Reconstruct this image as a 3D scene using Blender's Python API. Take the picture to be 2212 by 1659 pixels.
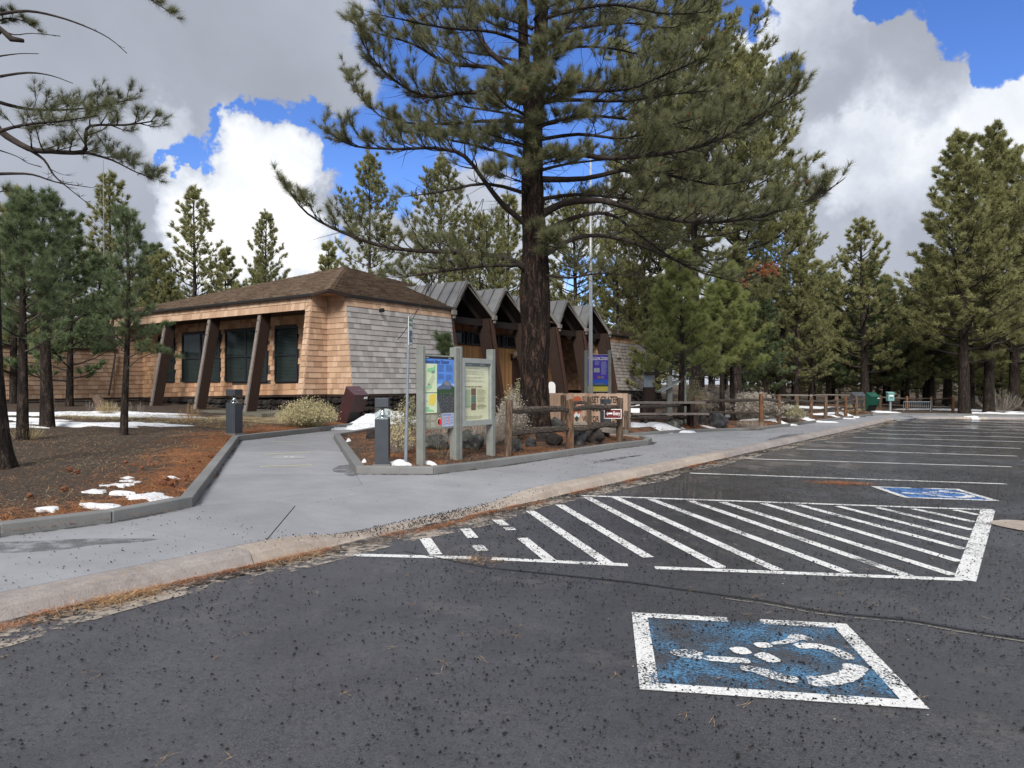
import bpy, math, random
import numpy as np
from mathutils import Vector, Matrix, noise as mnoise

for o in list(bpy.data.objects): bpy.data.objects.remove(o)
scene = bpy.context.scene
COL = scene.collection
R = math.radians
rng = np.random.default_rng(7)
random.seed(7)

# ------------------------------------------------------------------ camera
CX, CY, F, EYE = 1106.0, 829.5, 1534.0, 1.7
cd = bpy.data.cameras.new("camera"); cam = bpy.data.objects.new("camera", cd); COL.objects.link(cam)
cd.sensor_width = 36.0; cd.lens = 36.0*F/2212.0; cd.clip_start = .05; cd.clip_end = 3000
cam.location = (0, 0, EYE); cam.rotation_euler = (R(90), 0, 0)
scene.camera = cam
scene.view_settings.view_transform = 'Standard'
scene.view_settings.look = 'None'
scene.view_settings.exposure = 0.54
scene.view_settings.gamma = 1.0
scene.view_settings.use_curve_mapping = False

# ------------------------------------------------------------------ sun
SUN_EL, SUN_AZ = 38.0, 190.0            # azimuth clockwise from +Y
sl = bpy.data.lights.new("sun", 'SUN'); sl.energy = 3.0; sl.angle = R(22); sl.color = (1.0, .95, .88)
so = bpy.data.objects.new("sun", sl); COL.objects.link(so)
sd = Vector((math.sin(R(SUN_AZ))*math.cos(R(SUN_EL)), math.cos(R(SUN_AZ))*math.cos(R(SUN_EL)), math.sin(R(SUN_EL))))
so.rotation_euler = sd.to_track_quat('Z', 'Y').to_euler(); so.location = (20, -20, 40)

# ------------------------------------------------------------------ sky: clear sky with clouds in it
w = bpy.data.worlds.new("World"); scene.world = w; w.use_nodes = True
nt = w.node_tree; N = nt.nodes; L = nt.links; N.clear()
def nd(t, **k):
    n = N.new(t)
    for a, b in k.items(): setattr(n, a, b)
    return n
out = nd('ShaderNodeOutputWorld'); bg = nd('ShaderNodeBackground'); bg.inputs[1].default_value = .1
L.new(bg.outputs[0], out.inputs[0])
sky = nd('ShaderNodeTexSky', sky_type='NISHITA'); sky.sun_disc = False
sky.sun_elevation = R(SUN_EL); sky.sun_rotation = R(SUN_AZ); sky.altitude = 2000; sky.air_density = 1.0; sky.dust_density = .2; sky.ozone_density = 3.0
tc = nd('ShaderNodeTexCoord')
def vdir(x, y):
    return Vector(((x-CX)/F, 1, (CY-y)/F)).normalized()
def val(a, b, op, clamp=False):
    m = nd('ShaderNodeMath', operation=op); m.use_clamp = clamp
    for i, s in enumerate((a, b)):
        if s is None: continue
        if isinstance(s, (int, float)): m.inputs[i].default_value = s
        else: L.new(s, m.inputs[i])
    return m.outputs[0]
wn = nd('ShaderNodeTexNoise'); wn.inputs['Scale'].default_value = 5; wn.inputs['Detail'].default_value = 6; wn.inputs['Roughness'].default_value = .62
L.new(tc.outputs['Generated'], wn.inputs['Vector'])
wsub = nd('ShaderNodeVectorMath', operation='SUBTRACT'); L.new(wn.outputs['Color'], wsub.inputs[0]); wsub.inputs[1].default_value = (.5, .5, .5)
wsc = nd('ShaderNodeVectorMath', operation='SCALE'); L.new(wsub.outputs[0], wsc.inputs[0]); wsc.inputs['Scale'].default_value = .26
wadd = nd('ShaderNodeVectorMath', operation='ADD'); L.new(tc.outputs['Generated'], wadd.inputs[0]); L.new(wsc.outputs[0], wadd.inputs[1])
wnorm = nd('ShaderNodeVectorMath', operation='NORMALIZE'); L.new(wadd.outputs[0], wnorm.inputs[0])
def blob(x, y, rpx, soft=.5):
    """soft round patch of sky: 1 at its centre, 0 outside its angular radius"""
    c = vdir(x, y); r = rpx/F
    d = nd('ShaderNodeVectorMath', operation='DOT_PRODUCT'); L.new(wnorm.outputs[0], d.inputs[0]); d.inputs[1].default_value = c
    m = nd('ShaderNodeMapRange', interpolation_type='SMOOTHSTEP')
    m.inputs['From Min'].default_value = math.cos(r); m.inputs['From Max'].default_value = math.cos(r*soft)
    L.new(d.outputs['Value'], m.inputs['Value'])
    return m.outputs[0]
def vmax(lst):
    a = lst[0]
    for b in lst[1:]: a = val(a, b, 'MAXIMUM')
    return a
holes = [(1020, 60, 300, .4), (1180, 150, 300, .4), (905, 170, 170, .4), (1320, 60, 240, .4), (790, 255, 90, .4), (720, 300, 75, .4),
         (840, 340, 150, .4), (640, 285, 65, .3), (560, 290, 62, .25), (470, 330, 60, .25), (395, 375, 58, .3), (345, 405, 48, .3), (330, 395, 40, .3),
         (1985, -30, 85, .5), (2060, 0, 95, .5), (2150, 30, 85, .5), (2230, -40, 90, .5), (2110, 95, 40, .1), (1655, 170, 55, .1), (1580, 20, 80, .3), (700, 520, 60, .2), (1640, 630, 130, .4), (1300, 610, 80, .0)]
hole = vmax([blob(*h) for h in holes])
bumpn = nd('ShaderNodeTexNoise'); bumpn.inputs['Scale'].default_value = 9; bumpn.inputs['Detail'].default_value = 7; bumpn.inputs['Roughness'].default_value = .6
L.new(tc.outputs['Generated'], bumpn.inputs['Vector'])
bb = val(val(bumpn.outputs[0], .5, 'SUBTRACT'), 1.3, 'MULTIPLY')
puff = vmax([blob(560, 425, 150, .62), (blob(470, 480, 130, .6)), blob(380, 455, 85, .6), blob(400, 385, 26, .3), blob(600, 520, 150, .6), blob(345, 440, 60, .6)])
cover = val(1.0, hole, 'SUBTRACT')
cover = val(cover, bb, 'ADD')
cover = val(cover, val(puff, 1.2, 'MULTIPLY'), 'MAXIMUM')
cr = nd('ShaderNodeMapRange', interpolation_type='SMOOTHSTEP'); cr.inputs['From Min'].default_value = .3; cr.inputs['From Max'].default_value = .78
L.new(cover, cr.inputs['Value'])
# brightness of the clouds
n2 = nd('ShaderNodeTexNoise'); n2.inputs['Scale'].default_value = 3.2; n2.inputs['Detail'].default_value = 8; n2.inputs['Roughness'].default_value = .55; n2.inputs['Distortion'].default_value = .3
L.new(tc.outputs['Generated'], n2.inputs['Vector'])
bright = vmax([blob(550, 420, 165, .55), blob(440, 490, 130, .4), blob(2160, 210, 150, .3), blob(1990, 300, 170, .0), blob(1660, 60, 190, .1), blob(330, 330, 70, .1), blob(1850, 330, 90, .0), blob(570, 490, 150, .4), blob(1340, 330, 120, .1), blob(1210, 330, 100, .1), blob(1350, 620, 160, .1)])
dark = vmax([blob(300, 150, 560, .35), blob(60, 330, 380, .2), blob(350, 560, 110, .1), blob(610, 620, 120, .1), blob(1800, 480, 220, .0), blob(1760, 150, 160, .0), blob(2000, 500, 200, .0), blob(1990, 130, 110, .2), blob(2170, 420, 120, .1), blob(1500, 300, 150, .0)])
br = val(val(n2.outputs[0], .45, 'SUBTRACT'), .85, 'MULTIPLY')
br = val(val(br, .60, 'ADD'), val(bright, .30, 'MULTIPLY'), 'ADD')
br = val(br, val(puff, .30, 'MULTIPLY'), 'ADD')
br = val(br, val(dark, .30, 'MULTIPLY'), 'SUBTRACT')
fine = val(val(bumpn.outputs[0], .5, 'SUBTRACT'), .35, 'MULTIPLY')
br = val(br, val(fine, bright, 'MULTIPLY'), 'SUBTRACT')
ramp = nd('ShaderNodeValToRGB'); L.new(br, ramp.inputs[0])
e = ramp.color_ramp.elements
e[0].position = .18; e[0].color = (.31, .335, .39, 1); e[1].position = 1.0; e[1].color = (1, 1, 1, 1)
k = e.new(.45); k.color = (.40, .43, .50, 1); k = e.new(.72); k.color = (.60, .64, .72, 1); k = e.new(.90); k.color = (.80, .83, .88, 1)
cs = nd('ShaderNodeVectorMath', operation='SCALE'); L.new(ramp.outputs[0], cs.inputs[0]); cs.inputs['Scale'].default_value = 7.9
# deep clean mountain blue
blue = nd('ShaderNodeHueSaturation'); blue.inputs['Hue'].default_value = .515; blue.inputs['Saturation'].default_value = 1.2; blue.inputs['Value'].default_value = 1.35; L.new(sky.outputs[0], blue.inputs['Color'])
mix = nd('ShaderNodeMix', data_type='RGBA'); L.new(cr.outputs[0], mix.inputs['Factor']); L.new(blue.outputs[0], mix.inputs['A']); L.new(cs.outputs[0], mix.inputs['B'])
L.new(mix.outputs['Result'], bg.inputs[0])

# ------------------------------------------------------------------ basic helpers
def ss(a, b, x):
    t = np.clip((np.asarray(x, float)-a)/(b-a), 0, 1); return t*t*(3-2*t)
KX, KY = -.273, 9.09
TX, TY = .581, .814                      # direction of the kerb; (-TY, TX) points to the building
def lot(X, Y): return -.0247*np.clip(X, -40, 45) + .0068*np.clip(Y, -20, 70)
def uk(X, Y): return (X-KX)*-TY + (Y-KY)*TX
def sk(X, Y): return (X-KX)*TX + (Y-KY)*TY
def K(s, u): return (KX + TX*s - TY*u, KY + TY*s + TX*u)
FX0, FY0 = 23.0, 40.9                    # far edge of the lot
fd = Vector((8.5, 2.8, 0)).normalized()
def wf(X, Y): return (X-FX0)*-fd.y + (Y-FY0)*fd.x
def dip(s): return ss(-3.0, -2.0, s)*(1-ss(.2, 1.5, s))
def G(X, Y):
    u = uk(X, Y); s = sk(X, Y)
    h = lot(X, Y) + .12 - .11*dip(s)*(1-ss(.1, 2.0, u))*(u > -.5) + .10*ss(9.2, 14.5, u)
    h = h + .30*np.exp(-((X-.57)**2+(Y-17.7)**2)/1.7)
    for poly, k in BEDS: h = h + k*inpoly(X, Y, poly)*ss(.08, .6, dist_poly(np.asarray(X, float), np.asarray(Y, float), poly, True))
    return h
BEDS = []
def dist_poly(X, Y, pts, closed=False):
    d = np.full(np.shape(X), 1e9); n = len(pts)
    for i in range(n if closed else n-1):
        a = pts[i]; b = pts[(i+1) % n]; ex, ey = b[0]-a[0], b[1]-a[1]; l = ex*ex+ey*ey+1e-9
        t = np.clip(((X-a[0])*ex+(Y-a[1])*ey)/l, 0, 1)
        d = np.minimum(d, np.hypot(X-a[0]-t*ex, Y-a[1]-t*ey))
    return d
def S(X, Y):
    """height of the surface one walks on"""
    inlot = (uk(X, Y) < 0) & (wf(X, Y) < 0)
    return np.where(inlot, lot(X, Y), G(X, Y))
def at(x, y, Y): return Vector(((x-CX)/F*Y, Y, EYE-(y-CY)/F*Y))
def bp(x, y, surf=None, dz=0.0):
    """where the sight line to that spot of the photograph meets the ground"""
    surf = surf or G
    f = lambda Y: EYE-(y-CY)/F*Y - float(surf((x-CX)/F*Y, Y)) - dz
    a = 1.5; b = a
    while b < 160 and f(b) > 0: a = b; b *= 1.06
    for _ in range(40):
        m = (a+b)/2
        if f(m) > 0: a = m
        else: b = m
    Y = (a+b)/2; X = (x-CX)/F*Y
    return Vector((X, Y, float(surf(X, Y))+dz))
def lp(x, y, dz=0): return bp(x, y, lot, dz)
def gz(X, Y): return float(S(X, Y))

def setp(o, label=None, cat=None, group=None, kind=None):
    if label: o['label'] = label
    if cat: o['category'] = cat
    if group: o['group'] = group
    if kind: o['kind'] = kind
    return o
def thing(name, loc, label, cat, group=None, kind=None):
    o = bpy.data.objects.new(name, None); COL.objects.link(o); o.location = loc; o.empty_display_size = .2
    return setp(o, label, cat, group, kind)
def orig(o):
    p = Vector((0, 0, 0))
    while o is not None: p += o.location; o = o.parent
    return p
def link(name, me, parent=None, loc=(0, 0, 0)):
    o = bpy.data.objects.new(name, me); COL.objects.link(o)
    o.location = loc
    if parent: o.parent = parent
    return o
class MB:
    def __init__(s): s.v = []; s.f = []; s.m = []
    def add(s, vs, fs, m=0):
        b = len(s.v); s.v += [tuple(v) for v in vs]
        s.f += [tuple(i+b for i in f) for f in fs]; s.m += [m]*len(fs); return s
    def hexa(s, c8, m=0):      # bottom 4 (ccw from above), top 4
        return s.add(c8, [(3, 2, 1, 0), (4, 5, 6, 7), (0, 1, 5, 4), (1, 2, 6, 5), (2, 3, 7, 6), (3, 0, 4, 7)], m)
    def box(s, c, hx, hy, hz, m=0):
        """c centre; hx, hy, hz half-axis vectors"""
        c = Vector(c); X = Vector(hx); Y = Vector(hy); Z = Vector(hz)
        return s.hexa([c-X-Y-Z, c+X-Y-Z, c+X+Y-Z, c-X+Y-Z, c-X-Y+Z, c+X-Y+Z, c+X+Y+Z, c-X+Y+Z], m)
    def bx(s, x0, x1, y0, y1, z0, z1, m=0):
        return s.box(((x0+x1)/2, (y0+y1)/2, (z0+z1)/2), ((x1-x0)/2, 0, 0), (0, (y1-y0)/2, 0), (0, 0, (z1-z0)/2), m)
    def prism(s, poly, dz, m=0):
        """poly: top outline; sunk by dz"""
        n = len(poly); P = [Vector(p) for p in poly]
        vs = P + [p-Vector((0, 0, dz)) for p in P]
        fs = [tuple(range(n)), tuple(range(2*n-1, n-1, -1))] + [((i+1) % n, i, i+n, (i+1) % n+n) for i in range(n)]
        return s.add(vs, fs, m)
    def tube(s, pts, rad, n=8, m=0, cap=True, jit=0):
        pts = [Vector(p) for p in pts]
        if not hasattr(rad, '__len__'): rad = [rad]*len(pts)
        b = len(s.v); k = len(pts)
        ref = Vector((0, 0, 1))
        d0 = (pts[-1]-pts[0]).normalized() if (pts[-1]-pts[0]).length > 1e-6 else Vector((0, 0, 1))
        if abs(d0.z) > .8: ref = Vector((1, 0, 0))
        for i, p in enumerate(pts):
            d = (pts[min(i+1, k-1)]-pts[max(i-1, 0)])
            d = d.normalized() if d.length > 1e-9 else d0
            a = d.cross(ref); a = a.normalized() if a.length > 1e-6 else Vector((1, 0, 0))
            c = d.cross(a)
            for j in range(n):
                t = 2*math.pi*j/n; r = rad[i]*(1+random.uniform(-jit, jit))
                s.v.append(tuple(p + a*(math.cos(t)*r) + c*(math.sin(t)*r)))
        for i in range(k-1):
            for j in range(n):
                q = (j+1) % n
                s.f.append((b+i*n+j, b+i*n+q, b+(i+1)*n+q, b+(i+1)*n+j)); s.m.append(m)
        if cap:
            s.f.append(tuple(b+j for j in range(n))[::-1]); s.m.append(m)
            s.f.append(tuple(b+(k-1)*n+j for j in range(n))); s.m.append(m)
        return s
    def build(s, name, mats, parent=None, smooth=False, world=True, bevel=0, label=None, cat=None, group=None, kind=None, origin=None):
        o0 = orig(parent) if (parent and world) else Vector(origin or (0, 0, 0))
        me = bpy.data.meshes.new(name)
        vs = [(v[0]-o0.x, v[1]-o0.y, v[2]-o0.z) for v in s.v]
        me.from_pydata(vs, [], s.f)
        for mt in (mats if isinstance(mats, (list, tuple)) else [mats]): me.materials.append(mt)
        me.polygons.foreach_set('material_index', s.m)
        if smooth: me.polygons.foreach_set('use_smooth', [True]*len(s.f))
        me.update()
        o = link(name, me, parent, (0, 0, 0) if parent else o0)
        if bevel:
            md = o.modifiers.new('bevel', 'BEVEL'); md.width = bevel; md.segments = 2; md.limit_method = 'ANGLE'; md.angle_limit = R(35)
        return setp(o, label, cat, group, kind)
def soup(name, V, mat, parent=None, tint=None, origin=None, **kw):
    """V: (n,3,3) triangles"""
    n = len(V); o0 = orig(parent) if parent else Vector(origin or (0, 0, 0))
    me = bpy.data.meshes.new(name)
    me.vertices.add(n*3); me.vertices.foreach_set('co', (np.asarray(V, np.float32).reshape(-1, 3)-np.array(o0, np.float32)).ravel())
    me.loops.add(n*3); me.loops.foreach_set('vertex_index', np.arange(n*3, dtype=np.int32))
    me.polygons.add(n); me.polygons.foreach_set('loop_start', np.arange(0, n*3, 3, dtype=np.int32)); me.polygons.foreach_set('loop_total', np.full(n, 3, np.int32))
    if tint is not None:
        a = me.attributes.new('tint', 'FLOAT', 'FACE'); a.data.foreach_set('value', np.asarray(tint, np.float32))
    me.materials.append(mat); me.update(calc_edges=True)
    return setp(link(name, me, parent, (0, 0, 0) if parent else o0), **kw)

# ------------------------------------------------------------------ materials
def new_mat(name):
    m = bpy.data.materials.new(name); m.use_nodes = True
    t = m.node_tree; b = t.nodes['Principled BSDF']
    return m, t, b
def mth(t, op, a, b=None, clamp=False):
    n = t.nodes.new('ShaderNodeMath'); n.operation = op; n.use_clamp = clamp
    for i, s in enumerate((a, b)):
        if s is None: continue
        if isinstance(s, (int, float)): n.inputs[i].default_value = s
        else: t.links.new(s, n.inputs[i])
    return n.outputs[0]
def noise_n(t, scale, detail=4, stretch=(1, 1, 1), rough=.55, obj=False, dist=0):
    if obj: src = t.nodes.new('ShaderNodeTexCoord').outputs['Object']
    else: src = t.nodes.new('ShaderNodeNewGeometry').outputs['Position']
    mp = t.nodes.new('ShaderNodeMapping'); mp.inputs['Scale'].default_value = stretch
    t.links.new(src, mp.inputs['Vector'])
    n = t.nodes.new('ShaderNodeTexNoise'); n.inputs['Scale'].default_value = scale; n.inputs['Detail'].default_value = detail; n.inputs['Roughness'].default_value = rough
    n.inputs['Distortion'].default_value = dist
    t.links.new(mp.outputs[0], n.inputs['Vector'])
    return n.outputs[0]
def rampn(t, fac, stops):
    r = t.nodes.new('ShaderNodeValToRGB'); t.links.new(fac, r.inputs[0])
    e = r.color_ramp.elements
    e[0].position = stops[0][0]; e[0].color = (*stops[0][1], 1); e[1].position = stops[-1][0]; e[1].color = (*stops[-1][1], 1)
    for p, c in stops[1:-1]:
        k = e.new(p); k.color = (*c, 1)
    return r.outputs[0]
def mixc(t, fac, a, b, blend='MIX'):
    m = t.nodes.new('ShaderNodeMix'); m.data_type = 'RGBA'; m.blend_type = blend
    if isinstance(fac, (int, float)): m.inputs['Factor'].default_value = fac
    else: t.links.new(fac, m.inputs['Factor'])
    for k, s in (('A', a), ('B', b)):
        if isinstance(s, tuple): m.inputs[k].default_value = (*s, 1)
        else: t.links.new(s, m.inputs[k])
    return m.outputs['Result']
def bump(t, b, h, strength, dist=.01):
    n = t.nodes.new('ShaderNodeBump'); n.inputs['Strength'].default_value = strength; n.inputs['Distance'].default_value = dist
    t.links.new(h, n.inputs['Height']); t.links.new(n.outputs[0], b.inputs['Normal'])
def island(t):
    g = t.nodes.new('ShaderNodeNewGeometry').outputs['Random Per Island']; o = t.nodes.new('ShaderNodeObjectInfo').outputs['Random']
    return mth(t, 'FRACT', mth(t, 'ADD', g, o))
def nmat(name, stops, scale=5, detail=4, stretch=(1, 1, 1), rough=.8, bmp=.3, bd=.01, isl=0, scale2=None, obj=False, spec=.3, metal=0, bscale=None):
    m, t, b = new_mat(name)
    f = noise_n(t, scale, detail, stretch, obj=obj)
    if scale2: f = mth(t, 'ADD', mth(t, 'MULTIPLY', f, .6), mth(t, 'MULTIPLY', noise_n(t, scale2, 5, stretch, obj=obj), .4))
    ff = f
    if isl: ff = mth(t, 'ADD', mth(t, 'MULTIPLY', f, 1-isl), mth(t, 'MULTIPLY', island(t), isl))
    t.links.new(rampn(t, ff, stops), b.inputs['Base Color'])
    b.inputs['Roughness'].default_value = rough; b.inputs['Specular IOR Level'].default_value = spec; b.inputs['Metallic'].default_value = metal
    if bmp:
        h = noise_n(t, bscale or scale*3, 5, stretch, obj=obj); bump(t, b, h, bmp, bd)
    return m
def flat(name, c, rough=.6, spec=.4, metal=0, var=.12, emit=None):
    m, t, b = new_mat(name)
    f = noise_n(t, 9, 4)
    t.links.new(rampn(t, f, [(.25, tuple(x*(1-var) for x in c)), (.75, tuple(min(1, x*(1+var)) for x in c))]), b.inputs['Base Color'])
    b.inputs['Roughness'].default_value = rough; b.inputs['Specular IOR Level'].default_value = spec; b.inputs['Metallic'].default_value = metal
    return m
M = {}
M['tan'] = nmat('shingle_cedar', [(.15, (.30, .185, .125)), (.38, (.41, .27, .18)), (.6, (.50, .345, .24)), (.85, (.57, .42, .31))], 6, 4, (9, 9, .5), .85, .12, .003, isl=.45)
M['tanr'] = nmat('shingle_cedar_red', [(.15, (.24, .12, .065)), (.38, (.38, .215, .125)), (.6, (.49, .31, .19)), (.85, (.56, .39, .27))], 6, 4, (9, 9, .5), .85, .12, .003, isl=.45)
M['grey'] = nmat('shingle_weathered', [(.15, (.19, .18, .172)), (.38, (.295, .28, .27)), (.6, (.37, .355, .345)), (.85, (.45, .44, .425))], 6, 4, (9, 9, .5), .9, .12, .003, isl=.45)
M['greyb'] = nmat('shingle_weathered_brown', [(.15, (.19, .165, .15)), (.38, (.27, .24, .22)), (.6, (.34, .31, .285)), (.85, (.41, .38, .355))], 6, 4, (9, 9, .5), .9, .12, .003, isl=.45)
M['shake'] = nmat('roof_shake', [(.15, (.05, .034, .025)), (.4, (.13, .092, .066)), (.65, (.20, .15, .11)), (.9, (.27, .21, .16))], 4, 5, (3, 3, 3), .9, .3, .01, isl=.38)
M['sheath'] = flat('sheathing', (.07, .055, .045), .9)
M['brown'] = nmat('painted_brown_timber', [(.3, (.024, .014, .011)), (.7, (.045, .027, .022))], 6, 4, (6, 6, 1), .65, .15, .004)
M['browng'] = nmat('weathered_timber_face', [(.2, (.10, .075, .065)), (.5, (.20, .17, .155)), (.8, (.30, .265, .25))], 6, 5, (8, 8, 1), .9, .3, .004)
M['redbrown'] = nmat('red_brown_timber', [(.2, (.035, .017, .013)), (.8, (.085, .04, .028))], 6, 5, (8, 8, 1), .8, .2, .004)
M['cedar'] = nmat('cedar_board', [(.15, (.27, .12, .045)), (.45, (.42, .21, .08)), (.8, (.55, .30, .13))], 4, 5, (10, 10, .6), .6, .12, .003, isl=.5)
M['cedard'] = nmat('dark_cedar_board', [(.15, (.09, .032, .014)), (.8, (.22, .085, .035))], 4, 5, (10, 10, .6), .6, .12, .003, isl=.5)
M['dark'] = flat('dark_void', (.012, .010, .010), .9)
M['frame'] = flat('window_frame', (.018, .022, .028), .5)
M['metalroof'] = nmat('standing_seam_metal', [(.2, (.085, .085, .088)), (.5, (.14, .14, .14)), (.8, (.21, .21, .205))], 1.6, 6, (1, 1, 1), .42, .05, .004, isl=.25, metal=.25, spec=.5)
M['metaledge'] = flat('roof_edge_metal', (.24, .225, .205), .5, metal=.2)
M['lava'] = nmat('lava_stone', [(.3, (.012, .010, .010)), (.6, (.032, .027, .025)), (.85, (.075, .062, .055))], 7, 6, rough=.95, bmp=.9, bd=.03, isl=.35, bscale=14)
M['mortar'] = flat('mortar', (.02, .017, .016), .95)
M['rock'] = nmat('boulder_stone', [(.3, (.02, .021, .024)), (.55, (.05, .05, .055)), (.8, (.12, .115, .11))], 6, 7, rough=.95, bmp=.9, bd=.04, bscale=16)
M['lichen'] = nmat('lichen_stone', [(.3, (.028, .028, .028)), (.55, (.07, .072, .068)), (.68, (.19, .19, .165)), (.8, (.10, .10, .10))], 7, 7, rough=.95, bmp=.9, bd=.04, bscale=16)
M['snow'] = nmat('old_snow', [(.25, (.34, .31, .28)), (.36, (.62, .63, .64)), (.5, (.72, .74, .77)), (.8, (.80, .82, .84))], 14, 8, rough=.7, bmp=.7, bd=.03, bscale=30)
M['post'] = nmat('split_rail_wood', [(.2, (.025, .017, .012)), (.42, (.075, .05, .036)), (.62, (.15, .105, .075)), (.85, (.30, .20, .12))], 3, 7, (9, 9, 1.6), .9, .7, .012, isl=.12, bscale=10)
M['postorange'] = nmat('split_rail_orange', [(.25, (.03, .018, .012)), (.5, (.13, .062, .03)), (.8, (.34, .18, .085))], 3, 7, (9, 9, 1.4), .85, .6, .012)
M['postbrown'] = nmat('split_rail_brown', [(.2, (.025, .016, .011)), (.45, (.09, .052, .033)), (.8, (.26, .16, .095))], 3, 7, (9, 9, 1.5), .9, .6, .012)
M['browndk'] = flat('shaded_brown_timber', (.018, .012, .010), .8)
M['rail'] = nmat('split_rail', [(.2, (.014, .011, .009)), (.45, (.04, .031, .026)), (.6, (.095, .077, .062)), (.74, (.19, .145, .105)), (.88, (.33, .22, .13))], 3.5, 7, (3, 3, 14), .9, .7, .012, isl=.1)
M['railg'] = nmat('grey_rail', [(.2, (.10, .085, .07)), (.5, (.20, .18, .155)), (.85, (.30, .27, .23))], 4, 6, (3, 3, 12), .9, .5, .01)
M['kioskpost'] = nmat('kiosk_post_paint', [(.2, (.155, .165, .152)), (.8, (.235, .25, .232))], 6, 4, rough=.5, bmp=.05, spec=.4)
M['kframe'] = flat('kiosk_frame_paint', (.28, .305, .295), .45, .4)
M['boll'] = nmat('bollard_metal', [(.2, (.035, .042, .052)), (.8, (.055, .064, .076))], 4, 4, rough=.5, bmp=.03, spec=.4)
M['chrome'] = flat('reflector', (.75, .76, .78), .15, .5, 1.0)
M['galv'] = nmat('galvanised_steel', [(.2, (.20, .24, .28)), (.8, (.32, .36, .40))], 12, 5, rough=.45, bmp=.05, metal=.4)
M['flagpole'] = flat('flagpole_aluminium', (.62, .64, .65), .35, .5, .35)
M['binred'] = nmat('bin_brown_paint', [(.2, (.035, .010, .010)), (.8, (.055, .018, .018))], 5, 4, rough=.42, bmp=.03, spec=.45)
M['bintop'] = flat('bin_lid_paint', (.085, .04, .05), .4, .5)
M['bingreen'] = flat('bin_green_paint', (.008, .07, .045), .45, .5)
M['bingrey'] = flat('bin_grey_paint', (.055, .06, .07), .5, .5)
M['teal'] = flat('teal_box_paint', (.16, .33, .31), .5, .5)
M['white'] = flat('white_paint', (.80, .80, .79), .5, .4, var=.04)
M['black'] = flat('black_paint', (.012, .012, .013), .5)
M['signgreen'] = flat('sign_green', (.03, .25, .12), .5)
M['signblue'] = flat('sign_blue', (.02, .05, .30), .5)
M['maroon'] = flat('sign_maroon', (.12, .012, .014), .5)
M['signwood'] = nmat('sign_plank', [(.15, (.24, .13, .08)), (.4, (.44, .29, .20)), (.65, (.58, .42, .32)), (.9, (.66, .52, .42))], 3, 6, (9, 9, .9), .8, .25, .005, isl=.35)
M['globe'] = flat('lamp_globe', (.72, .72, .70), .2, .5)
M['grass'] = nmat('dry_grass', [(.2, (.34, .27, .14)), (.8, (.62, .52, .31))], 6, 3, rough=.9, bmp=0, isl=.5)
M['needle_litter'] = nmat('fallen_needles', [(.1, (.17, .055, .02)), (.5, (.42, .15, .05)), (.9, (.62, .30, .12))], 3, 3, rough=.8, bmp=0, isl=.6)
M['needle_pale'] = nmat('pale_fallen_needles', [(.1, (.25, .13, .06)), (.9, (.62, .42, .22))], 3, 3, rough=.8, bmp=0, isl=.6)
M['cinder'] = nmat('cinder', [(.1, (.006, .006, .007)), (.75, (.016, .015, .016)), (.97, (.06, .035, .03))], 3, 2, rough=.85, bmp=0, isl=.8)
M['twig'] = nmat('shrub_twig', [(.2, (.20, .17, .14)), (.8, (.46, .42, .37))], 6, 3, rough=.9, bmp=0, isl=.6)
M['sage'] = nmat('shrub_grey_green', [(.1, (.13, .125, .075)), (.5, (.26, .245, .14)), (.9, (.45, .41, .25))], 6, 3, rough=.9, bmp=0, isl=.6)
M['bloom'] = nmat('dry_bloom', [(.1, (.36, .31, .15)), (.9, (.66, .58, .36))], 6, 3, rough=.9, bmp=0, isl=.6)
M['cone'] = nmat('pine_cone', [(.2, (.06, .022, .012)), (.8, (.22, .09, .045))], 20, 3, rough=.85, bmp=.4)
M['downpipe'] = flat('downpipe', (.05, .035, .035), .6)

def glass_mat():
    m, t, b = new_mat('window_glass')
    b.inputs['Base Color'].default_value = (.012, .016, .02, 1); b.inputs['Roughness'].default_value = .08; b.inputs['Specular IOR Level'].default_value = .6
    tr = t.nodes.new('ShaderNodeBsdfTransparent'); tr.inputs[0].default_value = (.75, .8, .8, 1)
    mx = t.nodes.new('ShaderNodeMixShader'); mx.inputs[0].default_value = .68
    t.links.new(tr.outputs[0], mx.inputs[2]); t.links.new(b.outputs[0], mx.inputs[1]); t.links.new(mx.outputs[0], t.nodes['Material Output'].inputs['Surface'])
    return m
M['glass'] = glass_mat()
def clear_mat():
    m, t, b = new_mat('lantern_glass')
    g = t.nodes.new('ShaderNodeBsdfGlossy'); g.inputs['Roughness'].default_value = .03
    tr = t.nodes.new('ShaderNodeBsdfTransparent'); tr.inputs[0].default_value = (.92, .95, .95, 1)
    mx = t.nodes.new('ShaderNodeMixShader'); mx.inputs[0].default_value = .06
    t.links.new(tr.outputs[0], mx.inputs[1]); t.links.new(g.outputs[0], mx.inputs[2]); t.links.new(mx.outputs[0], t.nodes['Material Output'].inputs['Surface'])
    return m
M['clear'] = clear_mat()
M['blind'] = nmat('blind_slat', [(.2, (.30, .35, .33)), (.8, (.42, .47, .44))], 4, 2, rough=.6, bmp=0)

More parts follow.
